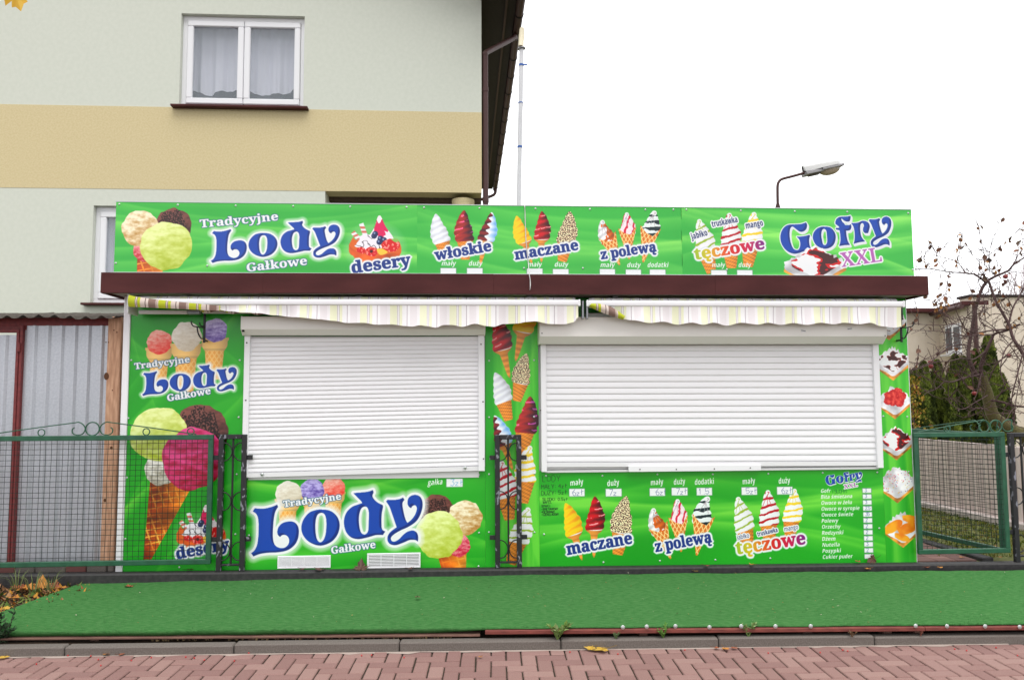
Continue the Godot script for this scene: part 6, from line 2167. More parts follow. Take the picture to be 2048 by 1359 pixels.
# A withered leaf, folded along its rib and curled, hanging from its stalk.
func curled_leaf(size: float, tone: Color, curl: float) -> ArrayMesh:
	var s := sh()
	s.tint = tone.srgb_to_linear()
	var g := []
	for i in 6:
		var line := []
		var v := i / 5.0
		var w := size * 0.33 * sin(PI * clampf(v * 0.92 + 0.06, 0.0, 1.0))
		for j in 5:
			var u := (j - 2) / 2.0
			line.append(Vector3(u * w, -v * size * (1.0 - 0.2 * curl * v), absf(u) * w * 0.7 + curl * size * 0.35 * v * v))
		g.append(line)
	s.grid(g)
	s.tube([Vector3(0, size * 0.25, 0), Vector3(0, 0, 0)], 0.0016, 3)
	return s.mesh()


# A limb along points; the radius tapers from r0 to r1.
func limb(called: String, t: Node3D, points: Array, r0: float, r1: float, m: Material, steps := 5) -> Array:
	var p := bend(points, steps)
	var r := []
	var thin := 1.0 if called == "trunk" else 0.72
	for k in p.size():
		r.append(thin * lerpf(r0, r1, float(k) / (p.size() - 1)))
	part(called, sh().tube(p, r, 7), m, t)
	return p


func apple_tree() -> void:
	var t := thing("apple_tree", "old leaning apple tree with bare branches and last brown leaves", "tree")
	rng.seed = 91
	limb("trunk", t, [Vector3(7.7885, 0.15, -3.0), Vector3(7.529, 1.0888, -3), Vector3(7.3151, 1.243, -3), Vector3(7.1878, 1.3302, -3), Vector3(7.0408, 1.4374, -3), Vector3(6.9932, 1.584, -3), Vector3(6.9671, 1.744, -3), Vector3(6.9256, 1.8778, -3), Vector3(6.9035, 1.9848, -3)], 0.1, 0.062, M.mossy)
	var lines := []
	for q in [
		["branch", [Vector3(6.9025, 1.9648, -3), Vector3(6.8876, 2.0786, -3), Vector3(6.8954, 2.2235, -2.95), Vector3(6.9145, 2.3274, -2.9), Vector3(6.9917, 2.4741, -2.9), Vector3(7.0442, 2.5476, -2.9), Vector3(7.1836, 2.59, -2.85), Vector3(7.3168, 2.6653, -2.8)], 0.04, 0.016],
		["branch", [Vector3(6.9091, 1.958, -3), Vector3(6.8152, 2.0252, -3), Vector3(6.7401, 2.1862, -3), Vector3(6.769, 2.3573, -3.05), Vector3(6.8662, 2.6258, -3.1), Vector3(6.9133, 2.8513, -3.1), Vector3(6.9805, 3.0502, -3.1), Vector3(7.0453, 3.2016, -3.1), Vector3(7.1286, 3.2984, -3.1)], 0.04, 0.027],
		["branch", [Vector3(7.1286, 3.2984, -3.1), Vector3(7.1877, 3.339, -3.05), Vector3(7.3468, 3.4139, -3), Vector3(7.3918, 3.4876, -2.95), Vector3(7.5873, 3.6229, -2.9)], 0.026, 0.012],
		["branch", [Vector3(7.1286, 3.2984, -3.1), Vector3(7.0818, 3.2145, -3), Vector3(7.063, 3.0175, -2.9), Vector3(7.0906, 2.8113, -2.8), Vector3(7.1342, 2.6471, -2.75), Vector3(7.1421, 2.4717, -2.7), Vector3(7.2161, 2.2788, -2.65), Vector3(7.3597, 1.9202, -2.6)], 0.02, 0.032],
		["branch", [Vector3(7.1274, 2.6471, -2.75), Vector3(7.2319, 2.8715, -2.8), Vector3(7.3687, 3.0387, -2.85), Vector3(7.5525, 3.2692, -2.9)], 0.018, 0.012],
		["branch", [Vector3(7.0912, 3.2638, -3.1), Vector3(6.9262, 3.3298, -3), Vector3(6.8231, 3.3553, -2.95), Vector3(6.5276, 3.3496, -2.8), Vector3(6.2188, 3.3282, -2.6), Vector3(5.873, 3.3317, -2.4), Vector3(5.5407, 3.2772, -2.2)], 0.018, 0.005],
		["branch", [Vector3(7.1682, 2.5988, -2.8), Vector3(6.8758, 2.5766, -2.7), Vector3(6.6281, 2.5417, -2.6), Vector3(6.4263, 2.5458, -2.5), Vector3(6.1725, 2.6257, -2.4), Vector3(5.8984, 2.6032, -2.3), Vector3(5.3328, 2.5923, -2)], 0.017, 0.004],
		["branch", [Vector3(7.0369, 2.5409, -2.9), Vector3(6.7026, 2.5111, -2.7), Vector3(6.3832, 2.4818, -2.5), Vector3(6.0234, 2.5157, -2.3), Vector3(5.6407, 2.5167, -2.1), Vector3(5.2571, 2.5048, -1.9)], 0.013, 0.004],
		["branch", [Vector3(6.8999, 2.3141, -2.9), Vector3(6.6599, 2.203, -2.8), Vector3(6.3697, 2.2062, -2.6), Vector3(6.0575, 2.1585, -2.4), Vector3(5.8115, 2.1418, -2.3), Vector3(5.4805, 2.0542, -2.1), Vector3(5.3069, 2.0268, -2)], 0.014, 0.005],
		["branch", [Vector3(6.6555, 2.3943, -2.9), Vector3(6.3577, 2.3806, -2.7), Vector3(6.0496, 2.2842, -2.5), Vector3(5.7537, 2.1419, -2.3), Vector3(5.5552, 2.0824, -2.2), Vector3(5.3603, 2.0303, -2.1)], 0.014, 0.005],
		["branch", [Vector3(6.8837, 2.005, -3), Vector3(6.5246, 1.9606, -2.8), Vector3(6.2278, 1.905, -2.6), Vector3(6.0252, 1.9225, -2.5), Vector3(5.8692, 2.0334, -2.4), Vector3(5.8203, 2.0963, -2.4)], 0.018, 0.006],
		["branch", [Vector3(6.8826, 1.9849, -3), Vector3(6.793, 1.8632, -2.9), Vector3(6.7489, 1.8105, -2.9), Vector3(6.5719, 1.8231, -2.8), Vector3(6.4288, 1.9258, -2.7), Vector3(6.3799, 2.0232, -2.7)], 0.015, 0.007],
		["branch", [Vector3(6.8991, 2.0317, -3), Vector3(6.7186, 1.8945, -2.8), Vector3(6.6155, 1.7634, -2.7), Vector3(6.495, 1.6673, -2.6)], 0.011, 0.004],
		["branch", [Vector3(6.1219, 1.9118, -2.6), Vector3(5.8876, 1.7904, -2.5), Vector3(5.5913, 1.8266, -2.3), Vector3(5.4302, 1.8442, -2.2)], 0.008, 0.004],
		["branch", [Vector3(6.8961, 1.7306, -2.9), Vector3(6.5751, 1.6344, -2.7), Vector3(6.3361, 1.5533, -2.6), Vector3(6.1224, 1.6316, -2.5), Vector3(6.0971, 1.7831, -2.5)], 0.011, 0.005],
		["branch", [Vector3(6.8991, 1.5328, -2.9), Vector3(6.7217, 1.5679, -2.8), Vector3(6.5364, 1.5379, -2.7), Vector3(6.4125, 1.4892, -2.6), Vector3(6.4444, 1.4636, -2.6), Vector3(6.567, 1.5201, -2.6)], 0.009, 0.004],
		["branch", [Vector3(6.9407, 1.6644, -2.9), Vector3(7.0252, 1.638, -2.8), Vector3(7.1125, 1.5927, -2.7), Vector3(7.3387, 1.5668, -2.6)], 0.022, 0.016],
		["branch", [Vector3(6.9667, 1.8642, -3), Vector3(7.0124, 2.0944, -2.9), Vector3(7.1, 2.2417, -2.8), Vector3(7.2177, 2.373, -2.6)], 0.014, 0.006],
		["branch", [Vector3(7.1475, 2.4455, -2.7), Vector3(6.9438, 2.2956, -2.6), Vector3(6.8033, 2.0343, -2.5), Vector3(6.8233, 1.8041, -2.4), Vector3(7.0291, 1.7278, -2.4)], 0.012, 0.005],
		["branch", [Vector3(7.1839, 2.2564, -2.6), Vector3(7.0112, 1.9509, -2.5), Vector3(6.9285, 1.6653, -2.5), Vector3(6.8764, 1.3529, -2.4)], 0.014, 0.006],
		["branch", [Vector3(7.1166, 2.7848, -2.8), Vector3(6.8805, 2.7867, -2.7), Vector3(6.6397, 2.6324, -2.6), Vector3(6.4368, 2.3667, -2.5)], 0.008, 0.003],
		["branch", [Vector3(7.0286, 3.01, -3), Vector3(6.839, 2.7282, -2.9), Vector3(6.968, 2.5855, -2.8), Vector3(7.0514, 2.4324, -2.7), Vector3(7.1892, 2.1142, -2.6)], 0.01, 0.006],
	]:
		lines.append(limb(q[0], t, q[1], q[2], q[3], M.bark))
	var shoots := []
	for q in [
		[Vector3(7.139, 3.3581, -3), Vector3(6.9482, 3.4696, -2.9), Vector3(6.725, 3.5717, -2.8), Vector3(6.5564, 3.7448, -2.7), Vector3(6.4002, 3.855, -2.6)], [Vector3(7.1527, 3.3513, -3), Vector3(7.004, 3.4699, -2.9), Vector3(6.8674, 3.6532, -2.8), Vector3(6.7655, 3.8197, -2.7), Vector3(6.6895, 3.9499, -2.6)], [Vector3(7.0841, 3.3852, -3), Vector3(7.0272, 3.6398, -2.9), Vector3(7.0238, 3.8566, -2.8), Vector3(7.0751, 4.0834, -2.7)], [Vector3(6.8821, 3.537, -2.9), Vector3(7.0622, 3.64, -2.9), Vector3(7.2443, 3.8245, -2.8), Vector3(7.3868, 3.9855, -2.7)],
		[Vector3(6.2121, 3.3282, -2.6), Vector3(6.0411, 3.4596, -2.5), Vector3(5.9614, 3.5309, -2.4), Vector3(5.884, 3.6974, -2.4)], [Vector3(5.9614, 3.5309, -2.4), Vector3(6.064, 3.6087, -2.4), Vector3(6.1265, 3.6735, -2.4)], [Vector3(5.8736, 3.3445, -2.4), Vector3(5.7436, 3.4216, -2.3), Vector3(5.669, 3.4909, -2.3)], [Vector3(6.5028, 3.4029, -2.8), Vector3(6.434, 3.4849, -2.7), Vector3(6.4081, 3.6113, -2.6), Vector3(6.3918, 3.6901, -2.6)], [Vector3(6.2585, 3.3153, -2.6), Vector3(6.1348, 3.0722, -2.5), Vector3(6.1501, 2.847, -2.5)], [Vector3(6.072, 3.2785, -2.5), Vector3(5.9746, 2.9938, -2.4), Vector3(6.008, 2.7396, -2.4)], [Vector3(6.008, 2.7396, -2.4), Vector3(5.9237, 2.8543, -2.3), Vector3(5.7843, 2.9168, -2.3), Vector3(5.7556, 2.9922, -2.3)],
		[Vector3(6.6869, 3.2655, -2.9), Vector3(6.6907, 3.05, -2.8), Vector3(6.7242, 2.9037, -2.8)], [Vector3(7.3838, 3.506, -2.9), Vector3(7.3618, 3.6903, -2.8), Vector3(7.4133, 3.8596, -2.8), Vector3(7.4809, 4.0636, -2.8)], [Vector3(5.5052, 2.5838, -2.1), Vector3(5.4997, 2.7369, -2.1), Vector3(5.4696, 2.9026, -2.1)], [Vector3(6.0606, 2.6129, -2.4), Vector3(5.9061, 2.76, -2.3), Vector3(5.862, 2.917, -2.3)], [Vector3(6.1266, 2.6256, -2.4), Vector3(6.0563, 2.7905, -2.4), Vector3(6.0501, 2.9303, -2.4)], [Vector3(5.5548, 2.3466, -2.2), Vector3(5.535, 2.1929, -2.2), Vector3(5.5246, 2.107, -2.2)], [Vector3(7.084, 2.818, -2.8), Vector3(6.9485, 2.9841, -2.8), Vector3(6.8275, 3.0371, -2.8), Vector3(6.7647, 3.1502, -2.8)],
		[Vector3(6.9004, 3.241, -3), Vector3(6.9288, 3.368, -2.9), Vector3(7.086, 3.4365, -2.9), Vector3(7.2285, 3.4847, -2.9)], [Vector3(7.2269, 2.9048, -2.8), Vector3(7.1315, 3.0513, -2.8), Vector3(7.0404, 3.1512, -2.8)], [Vector3(6.9233, 3.0097, -3), Vector3(7.073, 3.1996, -2.9), Vector3(7.2164, 3.2678, -2.9), Vector3(7.2789, 3.2124, -2.8), Vector3(7.4082, 3.0522, -2.8)], [Vector3(7.1055, 2.5855, -2.8), Vector3(7.1897, 2.7082, -2.7), Vector3(7.2761, 2.7959, -2.6)]]:
		shoots.append(limb("shoot", t, q, 0.0065, 0.0025, M.bark, 4))
	# thinner boughs that leave the main ones, crossing each other
	var more := []
	for k in 34:
		var p: Array = lines[rng.randi() % lines.size()]
		var from: Vector3 = p[rng.randi_range(2, p.size() - 2)]
		var d := Vector3(rnd(-1.0, 1.0), rnd(-0.35, 0.8), rnd(-0.7, 0.7)).normalized()
		var long := rnd(0.35, 0.95)
		var sag := Vector3(0, rnd(-0.15, 0.05), 0)
		var end := from + d * long + sag * 2.0
		if end.x < 4.55 and end.z > -1.4:
			continue
		more.append(limb("bough", t, [from, from + d * long * 0.35 + Vector3(rnd(-0.04, 0.04), rnd(-0.04, 0.04), 0), from + d * long * 0.7 + sag + Vector3(rnd(-0.05, 0.05), rnd(-0.05, 0.05), 0), end], 0.009, 0.0028, M.bark, 4))
	lines.append_array(more)
	# twigs and spurs along all limbs, joined: too fine to tell apart
	var s := sh()
	for p: Array in lines + shoots:
		for k in range(2, p.size() - 1):
			if rng.randf() > 0.85:
				continue
			var q: Vector3 = p[k]
			var d: Vector3 = (p[k] - p[k - 1]).normalized()
			var dir := (d * rnd(0.2, 0.9) + Vector3(rnd(-1, 1), rnd(-0.8, 1.1), rnd(-1, 1))).normalized()
			var long := rnd(0.02, 0.07) if rng.randf() < 0.6 else rnd(0.12, 0.4)
			var mid := q + dir * long * 0.5 + Vector3(rnd(-0.02, 0.02), rnd(-0.02, 0.02), 0)
			s.tube([q, mid, mid + (dir + Vector3(rnd(-0.5, 0.5), rnd(-0.3, 0.6), 0)).normalized() * long * 0.5], [0.0045, 0.0035, 0.002], 4)
			if long > 0.12:
				for j in 3:
					var e := q.lerp(mid, rnd(0.3, 1.0))
					s.tube([e, e + Vector3(rnd(-0.05, 0.05), rnd(-0.04, 0.06), rnd(-0.04, 0.04))], 0.0025, 3)
	part("twigs", s, M.bark, t).set_meta("kind", "stuff")
	var variants := []
	for k in 8:
		variants.append(curled_leaf(rnd(0.06, 0.095), [hue(120, 82, 56), hue(148, 100, 56), hue(96, 66, 52), hue(166, 118, 60), hue(108, 76, 60), hue(90, 72, 54), hue(138, 86, 56), hue(104, 62, 54)][k], rnd(0.0, 1.0)))
	var spots := []
	for p: Array in shoots:
		for k in range(p.size() / 4, p.size()):
			if rng.randf() < 0.55:
				spots.append(p[k])
	for p: Array in lines.slice(2, 12) + more.slice(0, 8):
		for k in range(3, p.size()):
			if rng.randf() < 0.14:
				spots.append(p[k])
	for q: Vector3 in spots.slice(0, 200):
		var o := part("leaf", variants[rng.randi() % 8], M.leaf, t)
		o.position = q + Vector3(rnd(-0.03, 0.03), rnd(-0.05, 0.02), rnd(-0.03, 0.03))
		o.rotation = Vector3(rnd(-0.9, 0.9), rnd(0, TAU), rnd(-1.0, 1.0))
		o.scale = Vector3.ONE * rnd(0.7, 1.15)
	var fruit := sh().lathe(Vector3.ZERO, [[0.0001, -0.024], [0.014, -0.026], [0.026, -0.012], [0.03, 0.004], [0.024, 0.02], [0.01, 0.024], [0.0001, 0.018]], 12).tube([Vector3(0, 0.018, 0), Vector3(0.004, 0.045, 0)], 0.002, 4).mesh()
	for q in [Vector3(5.7882, 2.1442, -2.35), Vector3(5.789, 2.0942, -2.35), Vector3(5.5169, 1.8385, -2.25), Vector3(6.5748, 1.7571, -2.7), Vector3(7.0679, 2.2428, -2.7), Vector3(7.233, 3.3153, -2.9)]:
		var o := part("apple", fruit, M.apple, t)
		o.position = q


# A leafy weed: stems from one root with small leaves.
func weed(label: String, at: Vector3, size: float, tone: Color, number: int, group := "") -> void:
	var t := thing("weed", label, "weed", at, 0.0, group)
	rng.seed = number
	var s := sh()
	var where := []
	var tints := []
	for k in 6:
		var a := rnd(0, TAU)
		var d := Vector3(cos(a) * 0.6, rnd(0.5, 1.2), sin(a) * 0.4).normalized() * size * rnd(0.5, 1.0)
		var p := [Vector3.ZERO, d * 0.5 + Vector3(0, size * 0.08, 0), d]
		s.tube(p, [0.003, 0.0025, 0.0015], 4)
		for j in 13:
			var v := rnd(0.2, 1.05)
			where.append(Transform3D(Basis.from_euler(Vector3(rnd(-1.4, 0.2), rnd(0, TAU), 0)).scaled(Vector3.ONE * rnd(0.6, 1.2) * size * 3.4), d * v + Vector3(0, size * 0.08 * sin(v * PI), 0)))
			tints.append(tone.lightened(rnd(0, 0.25)).srgb_to_linear())
	part("stems", s, paint(tone, 0.9), t)
	scatter("leaves", oval_leaf(0.09), M.plant, where, tints, t)


func verge_plants() -> void:
	# the dark bushy plant at the kerb's left end
	var t := thing("leafy_plant", "dark green bushy plant growing at the left end of the kerb", "plant", Vector3(-3.2026, 0.05, 1.2252))
	rng.seed = 12
	var s := sh()
	var where := []
	var tints := []
	for k in 9:
		var tip: Vector3 = [Vector3(0.06, 0.27, -0.02), Vector3(0.0, 0.22, 0.05), Vector3(-0.08, 0.24, 0.02), Vector3(0.1, 0.1, 0.06), Vector3(-0.05, 0.14, 0.08), Vector3(-0.16, 0.2, -0.02), Vector3(0.07, 0.15, 0.07), Vector3(-0.12, 0.1, 0.08), Vector3(0.03, 0.08, 0.09)][k]
		var base := Vector3(rnd(-0.04, 0.02), 0, rnd(-0.02, 0.02))
		s.tube([base, base.lerp(tip, 0.5) + Vector3(0, 0.02, 0), tip], [0.004, 0.003, 0.002], 4)
		for j in 22:
			var v := rnd(0.15, 1.0)
			var a := rnd(0, TAU)
			where.append(Transform3D(Basis(Vector3.UP, a) * Basis(Vector3.RIGHT, rnd(0.7, 1.5)).scaled(Vector3.ONE * rnd(0.5, 1.1) * (1.2 - 0.6 * v)), base.lerp(tip, v) + Vector3(0, 0.02 * sin(v * PI), 0)))
			tints.append(hue(40, 62, 44, 0.75).lerp(hue(78, 100, 72, 0.75), rng.randf()).srgb_to_linear())
	part("stems", s, paint(hue(70, 84, 60, 0.7), 0.9), t)
	scatter("leaves", oval_leaf(0.055), M.plant, where, tints, t)
	weed("green weed sprawling from the deck's gap at the board's end", Vector3(0.6279, 0.06, 1.4932), 0.14, hue(112, 140, 66, 0.8), 21, "weeds in the gap under the deck")
	weed("upright bright green weed hanging over the kerb", Vector3(1.3655, 0.06, 1.5048), 0.09, hue(96, 142, 52, 0.8), 22, "weeds in the gap under the deck")
	weed("round-leaved weed climbing past the washers", Vector3(1.9586, 0.06, 1.5274), 0.11, hue(110, 142, 72, 0.8), 23, "weeds in the gap under the deck")
	weed("small low weed left of the first washer", Vector3(1.0334, 0.06, 1.5019), 0.05, hue(92, 120, 66, 0.7), 24, "weeds in the gap under the deck")
	weed("small dry weed near the pavement's right end", Vector3(2.6744, 0.06, 1.5819), 0.045, hue(124, 92, 62, 0.7), 25, "weeds in the gap under the deck")
	weed("dry reddish weed on the kerb at the right", Vector3(3.1574, 0.06, 1.5961), 0.04, hue(140, 80, 62, 0.7), 26, "weeds in the gap under the deck")
	# tufts of grass and low herbs in the left verge
	rng.seed = 66
	var places := [[Vector3(-3.6986, 0.17, 0.0211), "leftmost long-bladed grass tuft against the black beam"], [Vector3(-3.5253, 0.17, -0.0004), "grass tuft among the orange leaves below the black beam"], [Vector3(-3.4095, 0.17, -0.0995), "grass tuft close to the carpet's back corner"], [Vector3(-3.9037, 0.17, -0.1396), "low grass tuft at the frame's left side by the beam"]]
	for q in places:
		var o := part("grass_tuft", grass_tuft(20, 0.17, 0.02), M.grass if M.has("grass") else paint(hue(104, 118, 68, 0.75), 0.8), self)
		o.position = Vector3(q[0].x, 0.165, rnd(0.14, 0.3))
		tag(o, q[1], "grass tuft", "grass tufts in the left verge")
	where = []
	tints = []
	for k in 1300:
		var p := Vector3(rnd(-4.6, -2.75), 0.0, rnd(0.15, 1.15))
		if p.x > lerpf(-3.15, -2.9, p.z):
			continue
		p.y = lerpf(0.17, 0.06, p.z / 1.2) + 0.004
		where.append(Transform3D(Basis(Vector3.UP, rnd(0, TAU)) * Basis(Vector3.RIGHT, rnd(0.7, 1.4)).scaled(Vector3.ONE * rnd(0.4, 1.0)), p))
		tints.append([hue(86, 108, 52, 0.8), hue(110, 124, 66, 0.8), hue(150, 100, 66, 0.8), hue(170, 130, 94, 0.8), hue(110, 80, 58, 0.8), hue(196, 140, 60, 0.8)][rng.randi() % 6].srgb_to_linear())
	var o := scatter("leaf_litter", oval_leaf(0.085), M.plant, where, tints, self)
	o.set_meta("kind", "stuff")
	tag(o, "mat of small herbs and withered leaf bits covering the left verge", "leaf litter")
	where = []
	tints = []
	for k in 110:
		var q: Vector3 = (Vector3(-2.194, 0.06, 1.2791)).lerp(Vector3(-0.0957, 0.06, 1.3825), rng.randf())
		where.append(Transform3D(Basis(Vector3.UP, rnd(0, TAU)).scaled(Vector3.ONE * rnd(0.5, 1.2)), q + Vector3(0, -0.005, rnd(-0.02, 0.02))))
		tints.append(hue(170, 146, 108, 0.7).srgb_to_linear())
	o = scatter("dry_grass", grass_tuft(6, 0.035), M.plant, where, tints, self)
	o.set_meta("kind", "stuff")
	tag(o, "line of dry pale grass in the slit behind the kerb", "dry grass")


# A five-lobed maple leaf with its stalk, a little curled.
func maple_leaf(size: float, tone: Color, curl: float, number: int) -> ArrayMesh:
	var s := sh()
	s.tint = tone.srgb_to_linear()
	var o := PackedVector2Array()
	for q in [[-90, 0.1], [-60, 0.42], [-48, 0.3], [-22, 0.62], [-12, 0.45], [2, 0.82], [14, 0.55], [30, 0.75], [42, 0.42], [58, 0.7], [72, 0.68], [90, 1.0], [108, 0.68], [122, 0.7], [138, 0.42], [150, 0.75], [166, 0.55], [178, 0.82], [192, 0.45], [202, 0.62], [228, 0.3], [240, 0.42]]:
		o.append(Vector2.from_angle(deg_to_rad(q[0] + 4.0 * sin(number + q[0]))) * q[1] * size * 0.6)
	var lift := func(p: Vector2) -> Vector3: return Vector3(p.x, 0.004 + curl * (p.length_squared() / size) * (0.5 + 0.5 * sin(p.angle() * 3.0 + number)) + 0.06 * size * sin(p.angle() * 5.0) * p.length() / size, -p.y)
	for k in o.size():
		var a := o[k]
		var b := o[(k + 1) % o.size()]
		s.tint = tone.lightened(0.12 * (k % 3) * 0.6).srgb_to_linear()
		s.tri(lift.call(Vector2.ZERO), lift.call(a * 0.5), lift.call(b * 0.5))
		s.tri(lift.call(a * 0.5), lift.call(a), lift.call(b))
		s.tri(lift.call(a * 0.5), lift.call(b), lift.call(b * 0.5))
	s.tint = tone.darkened(0.3).srgb_to_linear()
	s.tube([Vector3(0, 0.006, 0), Vector3(0.01 * size, 0.008, size * 0.35), Vector3(0.1 * size, 0.012, size * 0.65)], 0.0014, 4)
	return s.mesh()


func fallen_leaves() -> void:
	rng.seed = 29
	var yellow := hue(226, 178, 52, 0.62)
	var orange := hue(208, 132, 40, 0.7)
	var rust := hue(160, 82, 44, 0.75)
	var brown := hue(92, 54, 40, 0.8)
	for q in [
		[Vector3(0.9279, 0.004, 1.5612), 0.17, yellow, "large yellow maple leaf on the pink paving below the kerb", 0.4], [Vector3(0.8604, 0.01, 1.533), 0.11, yellow, "smaller yellow maple leaf touching the large one on the paving", 0.45], [Vector3(0.0945, 0.004, 1.6512), 0.04, orange, "tiny orange leaf alone in the middle of the paving", 0.2], [Vector3(1.7051, 0.006, 1.5945), 0.06, rust, "rusty withered leaf at the left of the dry heap by the kerb", 0.4], [Vector3(1.7607, 0.008, 1.6155), 0.07, orange, "orange withered leaf in the dry heap by the kerb", 0.4], [Vector3(1.8342, 0.006, 1.6042), 0.06, rust, "rusty withered leaf at the right of the dry heap by the kerb", 0.4], [Vector3(-2.4267, 0.004, 1.4023), 0.07, orange, "orange leaf against the kerb near its second joint", 0.3], [Vector3(-2.3337, 0.004, 1.4194), 0.05, rust, "small rust leaf beside the orange one against the kerb", 0.3], [Vector3(-3.0922, 0.004, 1.413), 0.09, yellow, "yellow leaf on the paving at the frame's left edge", 0.2],
		[Vector3(3.7675, 0.08, 1.5602), 0.11, orange, "orange maple leaf leaning in the gap at the deck's right end", 0.5], [Vector3(-0.3781, 0.178, 0.7593), 0.055, brown, "dark brown curled leaf in the middle of the green carpet", 0.6], [Vector3(2.0171, 0.19, 0.0896), 0.09, yellow, "yellow leaf at the carpet's back edge below the price list", 0.25], [Vector3(-1.2279, 0.19, 0.0355), 0.1, orange, "orange leaf at the carpet's back edge below the left grille", 0.3], [Vector3(-1.3822, 0.192, 0.0318), 0.06, rust, "rust leaf left of the orange one at the carpet's back edge", 0.3], [Vector3(3.5815, 0.187, 0.1249), 0.07, orange, "orange leaf at the carpet's back edge below the menu", 0.3], [Vector3(4.1173, 0.187, 0.1083), 0.09, rust, "rust leaf against the beam near the right gate", 0.4], [Vector3(4.2286, 0.187, 0.1379), 0.06, orange, "orange leaf right of the rust one against the beam", 0.3], [Vector3(-0.1763, 0.19, 0.0266), 0.05, orange, "small orange leaf at the carpet's edge under the big cone print", 0.3],
		[Vector3(-0.9072, 0.255, 0.0684), 0.15, brown.darkened(0.2), "large dark brown leaf propped up between the two grilles", 0.8], [Vector3(-1.2585, 0.255, 0.0589), 0.14, brown, "brown leaf lying before the left grille", 0.6], [Vector3(-1.4133, 0.256, 0.0507), 0.09, brown, "small brown leaf at the left grille's corner", 0.6], [Vector3(-0.4846, 0.253, 0.094), 0.07, brown, "small brown leaf before the right grille", 0.6], [Vector3(-2.7843, 0.262, 0.004), 0.09, rust, "rust leaf on the beam below the big printed cone", 0.6], [Vector3(-2.3829, 0.261, 0.0132), 0.09, brown, "brown leaf on the beam below the printed dessert", 0.6], [Vector3(2.1078, 0.238, 0.1191), 0.07, rust, "small rust leaf on the beam below the printed waffle cones", 0.5], [Vector3(2.5297, 0.237, 0.1087), 0.06, orange, "small orange leaf on the beam below the rainbow lettering", 0.5], [Vector3(3.5208, 0.234, 0.0517), 0.06, rust, "small rust leaf on the beam below the menu", 0.5],
		[Vector3(-3.6301, 0.16, 0.2397), 0.22, orange, "large orange leaf lying in the left verge", 0.4], [Vector3(-3.5954, 0.15, 0.4395), 0.12, orange, "orange leaf below the large one in the left verge", 0.4], [Vector3(-3.6859, 0.18, -0.1153), 0.14, rust, "rust orange leaf below the grass in the left verge", 0.5], [Vector3(-3.5924, 0.18, -0.1449), 0.11, orange, "upright orange leaf in the middle of the verge's back", 0.8], [Vector3(-3.5198, 0.185, -0.1924), 0.16, orange, "orange leaf at the back of the verge near the beam", 0.8], [Vector3(-3.4045, 0.18, -0.1483), 0.13, rust, "rust leaf next to the carpet's back corner", 0.7], [Vector3(-3.4249, 0.17, 0.0431), 0.12, yellow, "yellow leaf along the carpet's slanting edge", 0.3], [Vector3(-3.4451, 0.165, 0.1922), 0.09, orange, "small orange leaf halfway along the carpet's slanting edge", 0.3], [Vector3(-3.5268, 0.14, 0.6702), 0.1, yellow, "yellow leaf at the frame's left side in the verge", 0.3], [Vector3(-3.3333, 0.19, -0.1932), 0.10, orange, "orange leaf lying on the carpet's back left corner", 0.3],
		[Vector3(4.5974, 0.225, -0.0987), 0.06, orange, "orange leaf on the brown pavers under the small gate", 0.3], [Vector3(4.7866, 0.225, -0.128), 0.05, rust, "rust leaf on the brown pavers near the right post", 0.3], [Vector3(4.9391, 0.225, -0.0699), 0.05, orange, "small orange leaf right beside the right post's foot", 0.3], [Vector3(5.1383, 0.22, -0.6894), 0.08, yellow, "yellow leaf in the grass behind the gate's bottom rail", 0.3], [Vector3(5.2683, 0.22, -0.5994), 0.08, orange, "orange leaf in the grass behind the gate's right corner", 0.3]]:
		var o := part("fallen_leaf", maple_leaf(q[1], q[2], q[4], rng.randi() % 50), M.leaf, self)
		o.position = q[0] + Vector3(0, 0.004, 0)
		if q[0].x < -2.75 and q[0].y > 0.13:
			o.position.z = maxf(o.position.z, rnd(0.14, 0.22))
			o.position.y = lerpf(0.18, 0.07, o.position.z / 1.2) + 0.02
		o.rotation = Vector3(rnd(-0.1, 0.1) + (0.7 if q[4] > 0.65 else 0.0), rnd(0, TAU) if q[4] < 0.65 else rnd(-0.5, 0.5), rnd(-0.1, 0.1))
		tag(o, q[3], "leaf", "fallen autumn leaves")
	var stuck := part("withered_leaf", maple_leaf(0.12, brown, 0.5, 7), M.leaf, self)
	stuck.position = Vector3(3.6774, 0.2578, 0.03)
	stuck.basis = Basis(Vector3.BACK, 1.9) * Basis(Vector3.RIGHT, PI / 2)
	tag(stuck, "dark brown withered leaf stuck to the price list's lower corner", "leaf", "fallen autumn leaves")
	var heart := sh().lathe(Vector3.ZERO, [[0.0001, 0.0], [0.004, 0.0008], [0.0055, 0.004], [0.0045, 0.0075], [0.0001, 0.011]], 8).mesh()
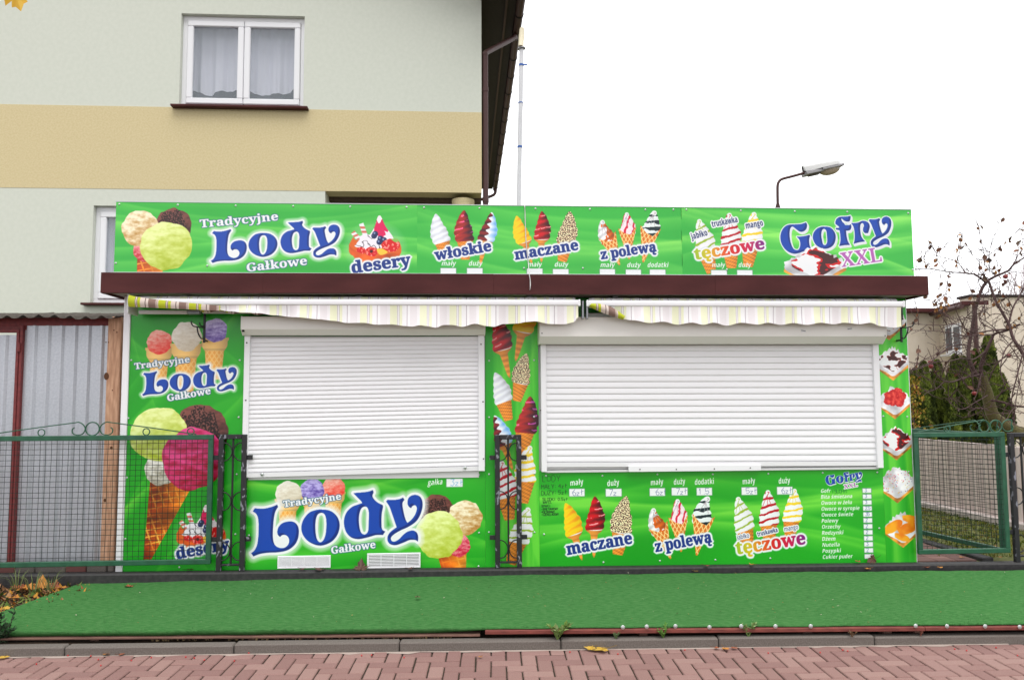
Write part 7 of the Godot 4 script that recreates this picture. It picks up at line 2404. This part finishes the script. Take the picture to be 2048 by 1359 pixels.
	var berries := [Vector3(-2.686, 0, 1.4009), Vector3(-2.525, 0, 1.4231), Vector3(-2.4409, 0, 1.4988), Vector3(-2.8066, 0, 1.5583), Vector3(-2.1037, 0, 1.4846), Vector3(-1.8758, 0, 1.4917), Vector3(-1.8117, 0, 1.5163), Vector3(-1.7314, 0, 1.5615), Vector3(-1.476, 0, 1.4407), Vector3(-2.3695, 0, 1.619), Vector3(-1.5266, 0, 1.5962), Vector3(-2.2123, 0, 1.5354), Vector3(-0.6357, 0, 1.5444), Vector3(-0.7015, 0, 1.5495), Vector3(-0.4133, 0, 1.6109), Vector3(0.7017, 0, 1.5835), Vector3(1.0174, 0, 1.648), Vector3(1.4878, 0, 1.6012), Vector3(2.0283, 0, 1.7035), Vector3(2.5779, 0, 1.7038), Vector3(2.5544, 0, 1.6814), Vector3(2.3795, 0, 1.7197), Vector3(2.3058, 0, 1.5348), Vector3(3.3195, 0, 1.7181), Vector3(3.3803, 0, 1.7538), Vector3(3.6493, 0, 1.8752), Vector3(3.6199, 0, 1.7091)]
	berries.sort_custom(func(a: Vector3, b: Vector3) -> bool: return a.x < b.x)
	var order := "first second third fourth fifth sixth seventh eighth ninth tenth eleventh twelfth thirteenth fourteenth fifteenth sixteenth seventeenth eighteenth nineteenth twentieth twenty-first twenty-second twenty-third twenty-fourth twenty-fifth twenty-sixth twenty-seventh".split(" ")
	for q: Vector3 in berries:
		var o := part("red_berry", heart, M.berry, self)
		o.position = q + Vector3(0, 0.001, 0)
		tag(o, "small red berry on the pink paving, %s berry from the left" % order[berries.find(q)], "berry", "red berries on the paving")


func overhanging_maple() -> void:
	var t := thing("maple_tree", "young maple outside the left edge, one yellow leaf hanging into view", "tree")
	var leaf := Vector3(-2.1698, 3.6792, 3.2)
	limb("trunk", t, [Vector3(-3.9, 0.0, 3.2), Vector3(-3.92, 1.8, 3.2), Vector3(-3.86, 3.4, 3.2), Vector3(-3.8, 5.2, 3.2)], 0.06, 0.025, M.bark)
	limb("branch", t, [Vector3(-3.86, 3.4, 3.2), Vector3(-3.3, 3.85, 3.2), Vector3(-2.7, 3.98, 3.2), leaf + Vector3(-0.04, 0.1, 0)], 0.02, 0.004, M.bark)
	rng.seed = 4
	for k in 7:
		var o := part("leaf", maple_leaf(0.175, hue(206, 156, 24, 0.95), 0.05, 3 + k), M.leaf, t)
		if k == 0:
			o.position = leaf
			o.rotation = Vector3(PI / 2, 0, 0) 
			o.basis = Basis(Vector3.BACK, deg_to_rad(205)) * Basis(Vector3.RIGHT, PI / 2)
		else:
			o.position = Vector3(-3.85 + rnd(-0.35, 0.3), 3.9 + k * 0.22, 3.2 + rnd(-0.3, 0.3))
			o.rotation = Vector3(rnd(0.5, 1.5), rnd(0, TAU), rnd(-0.5, 0.5))
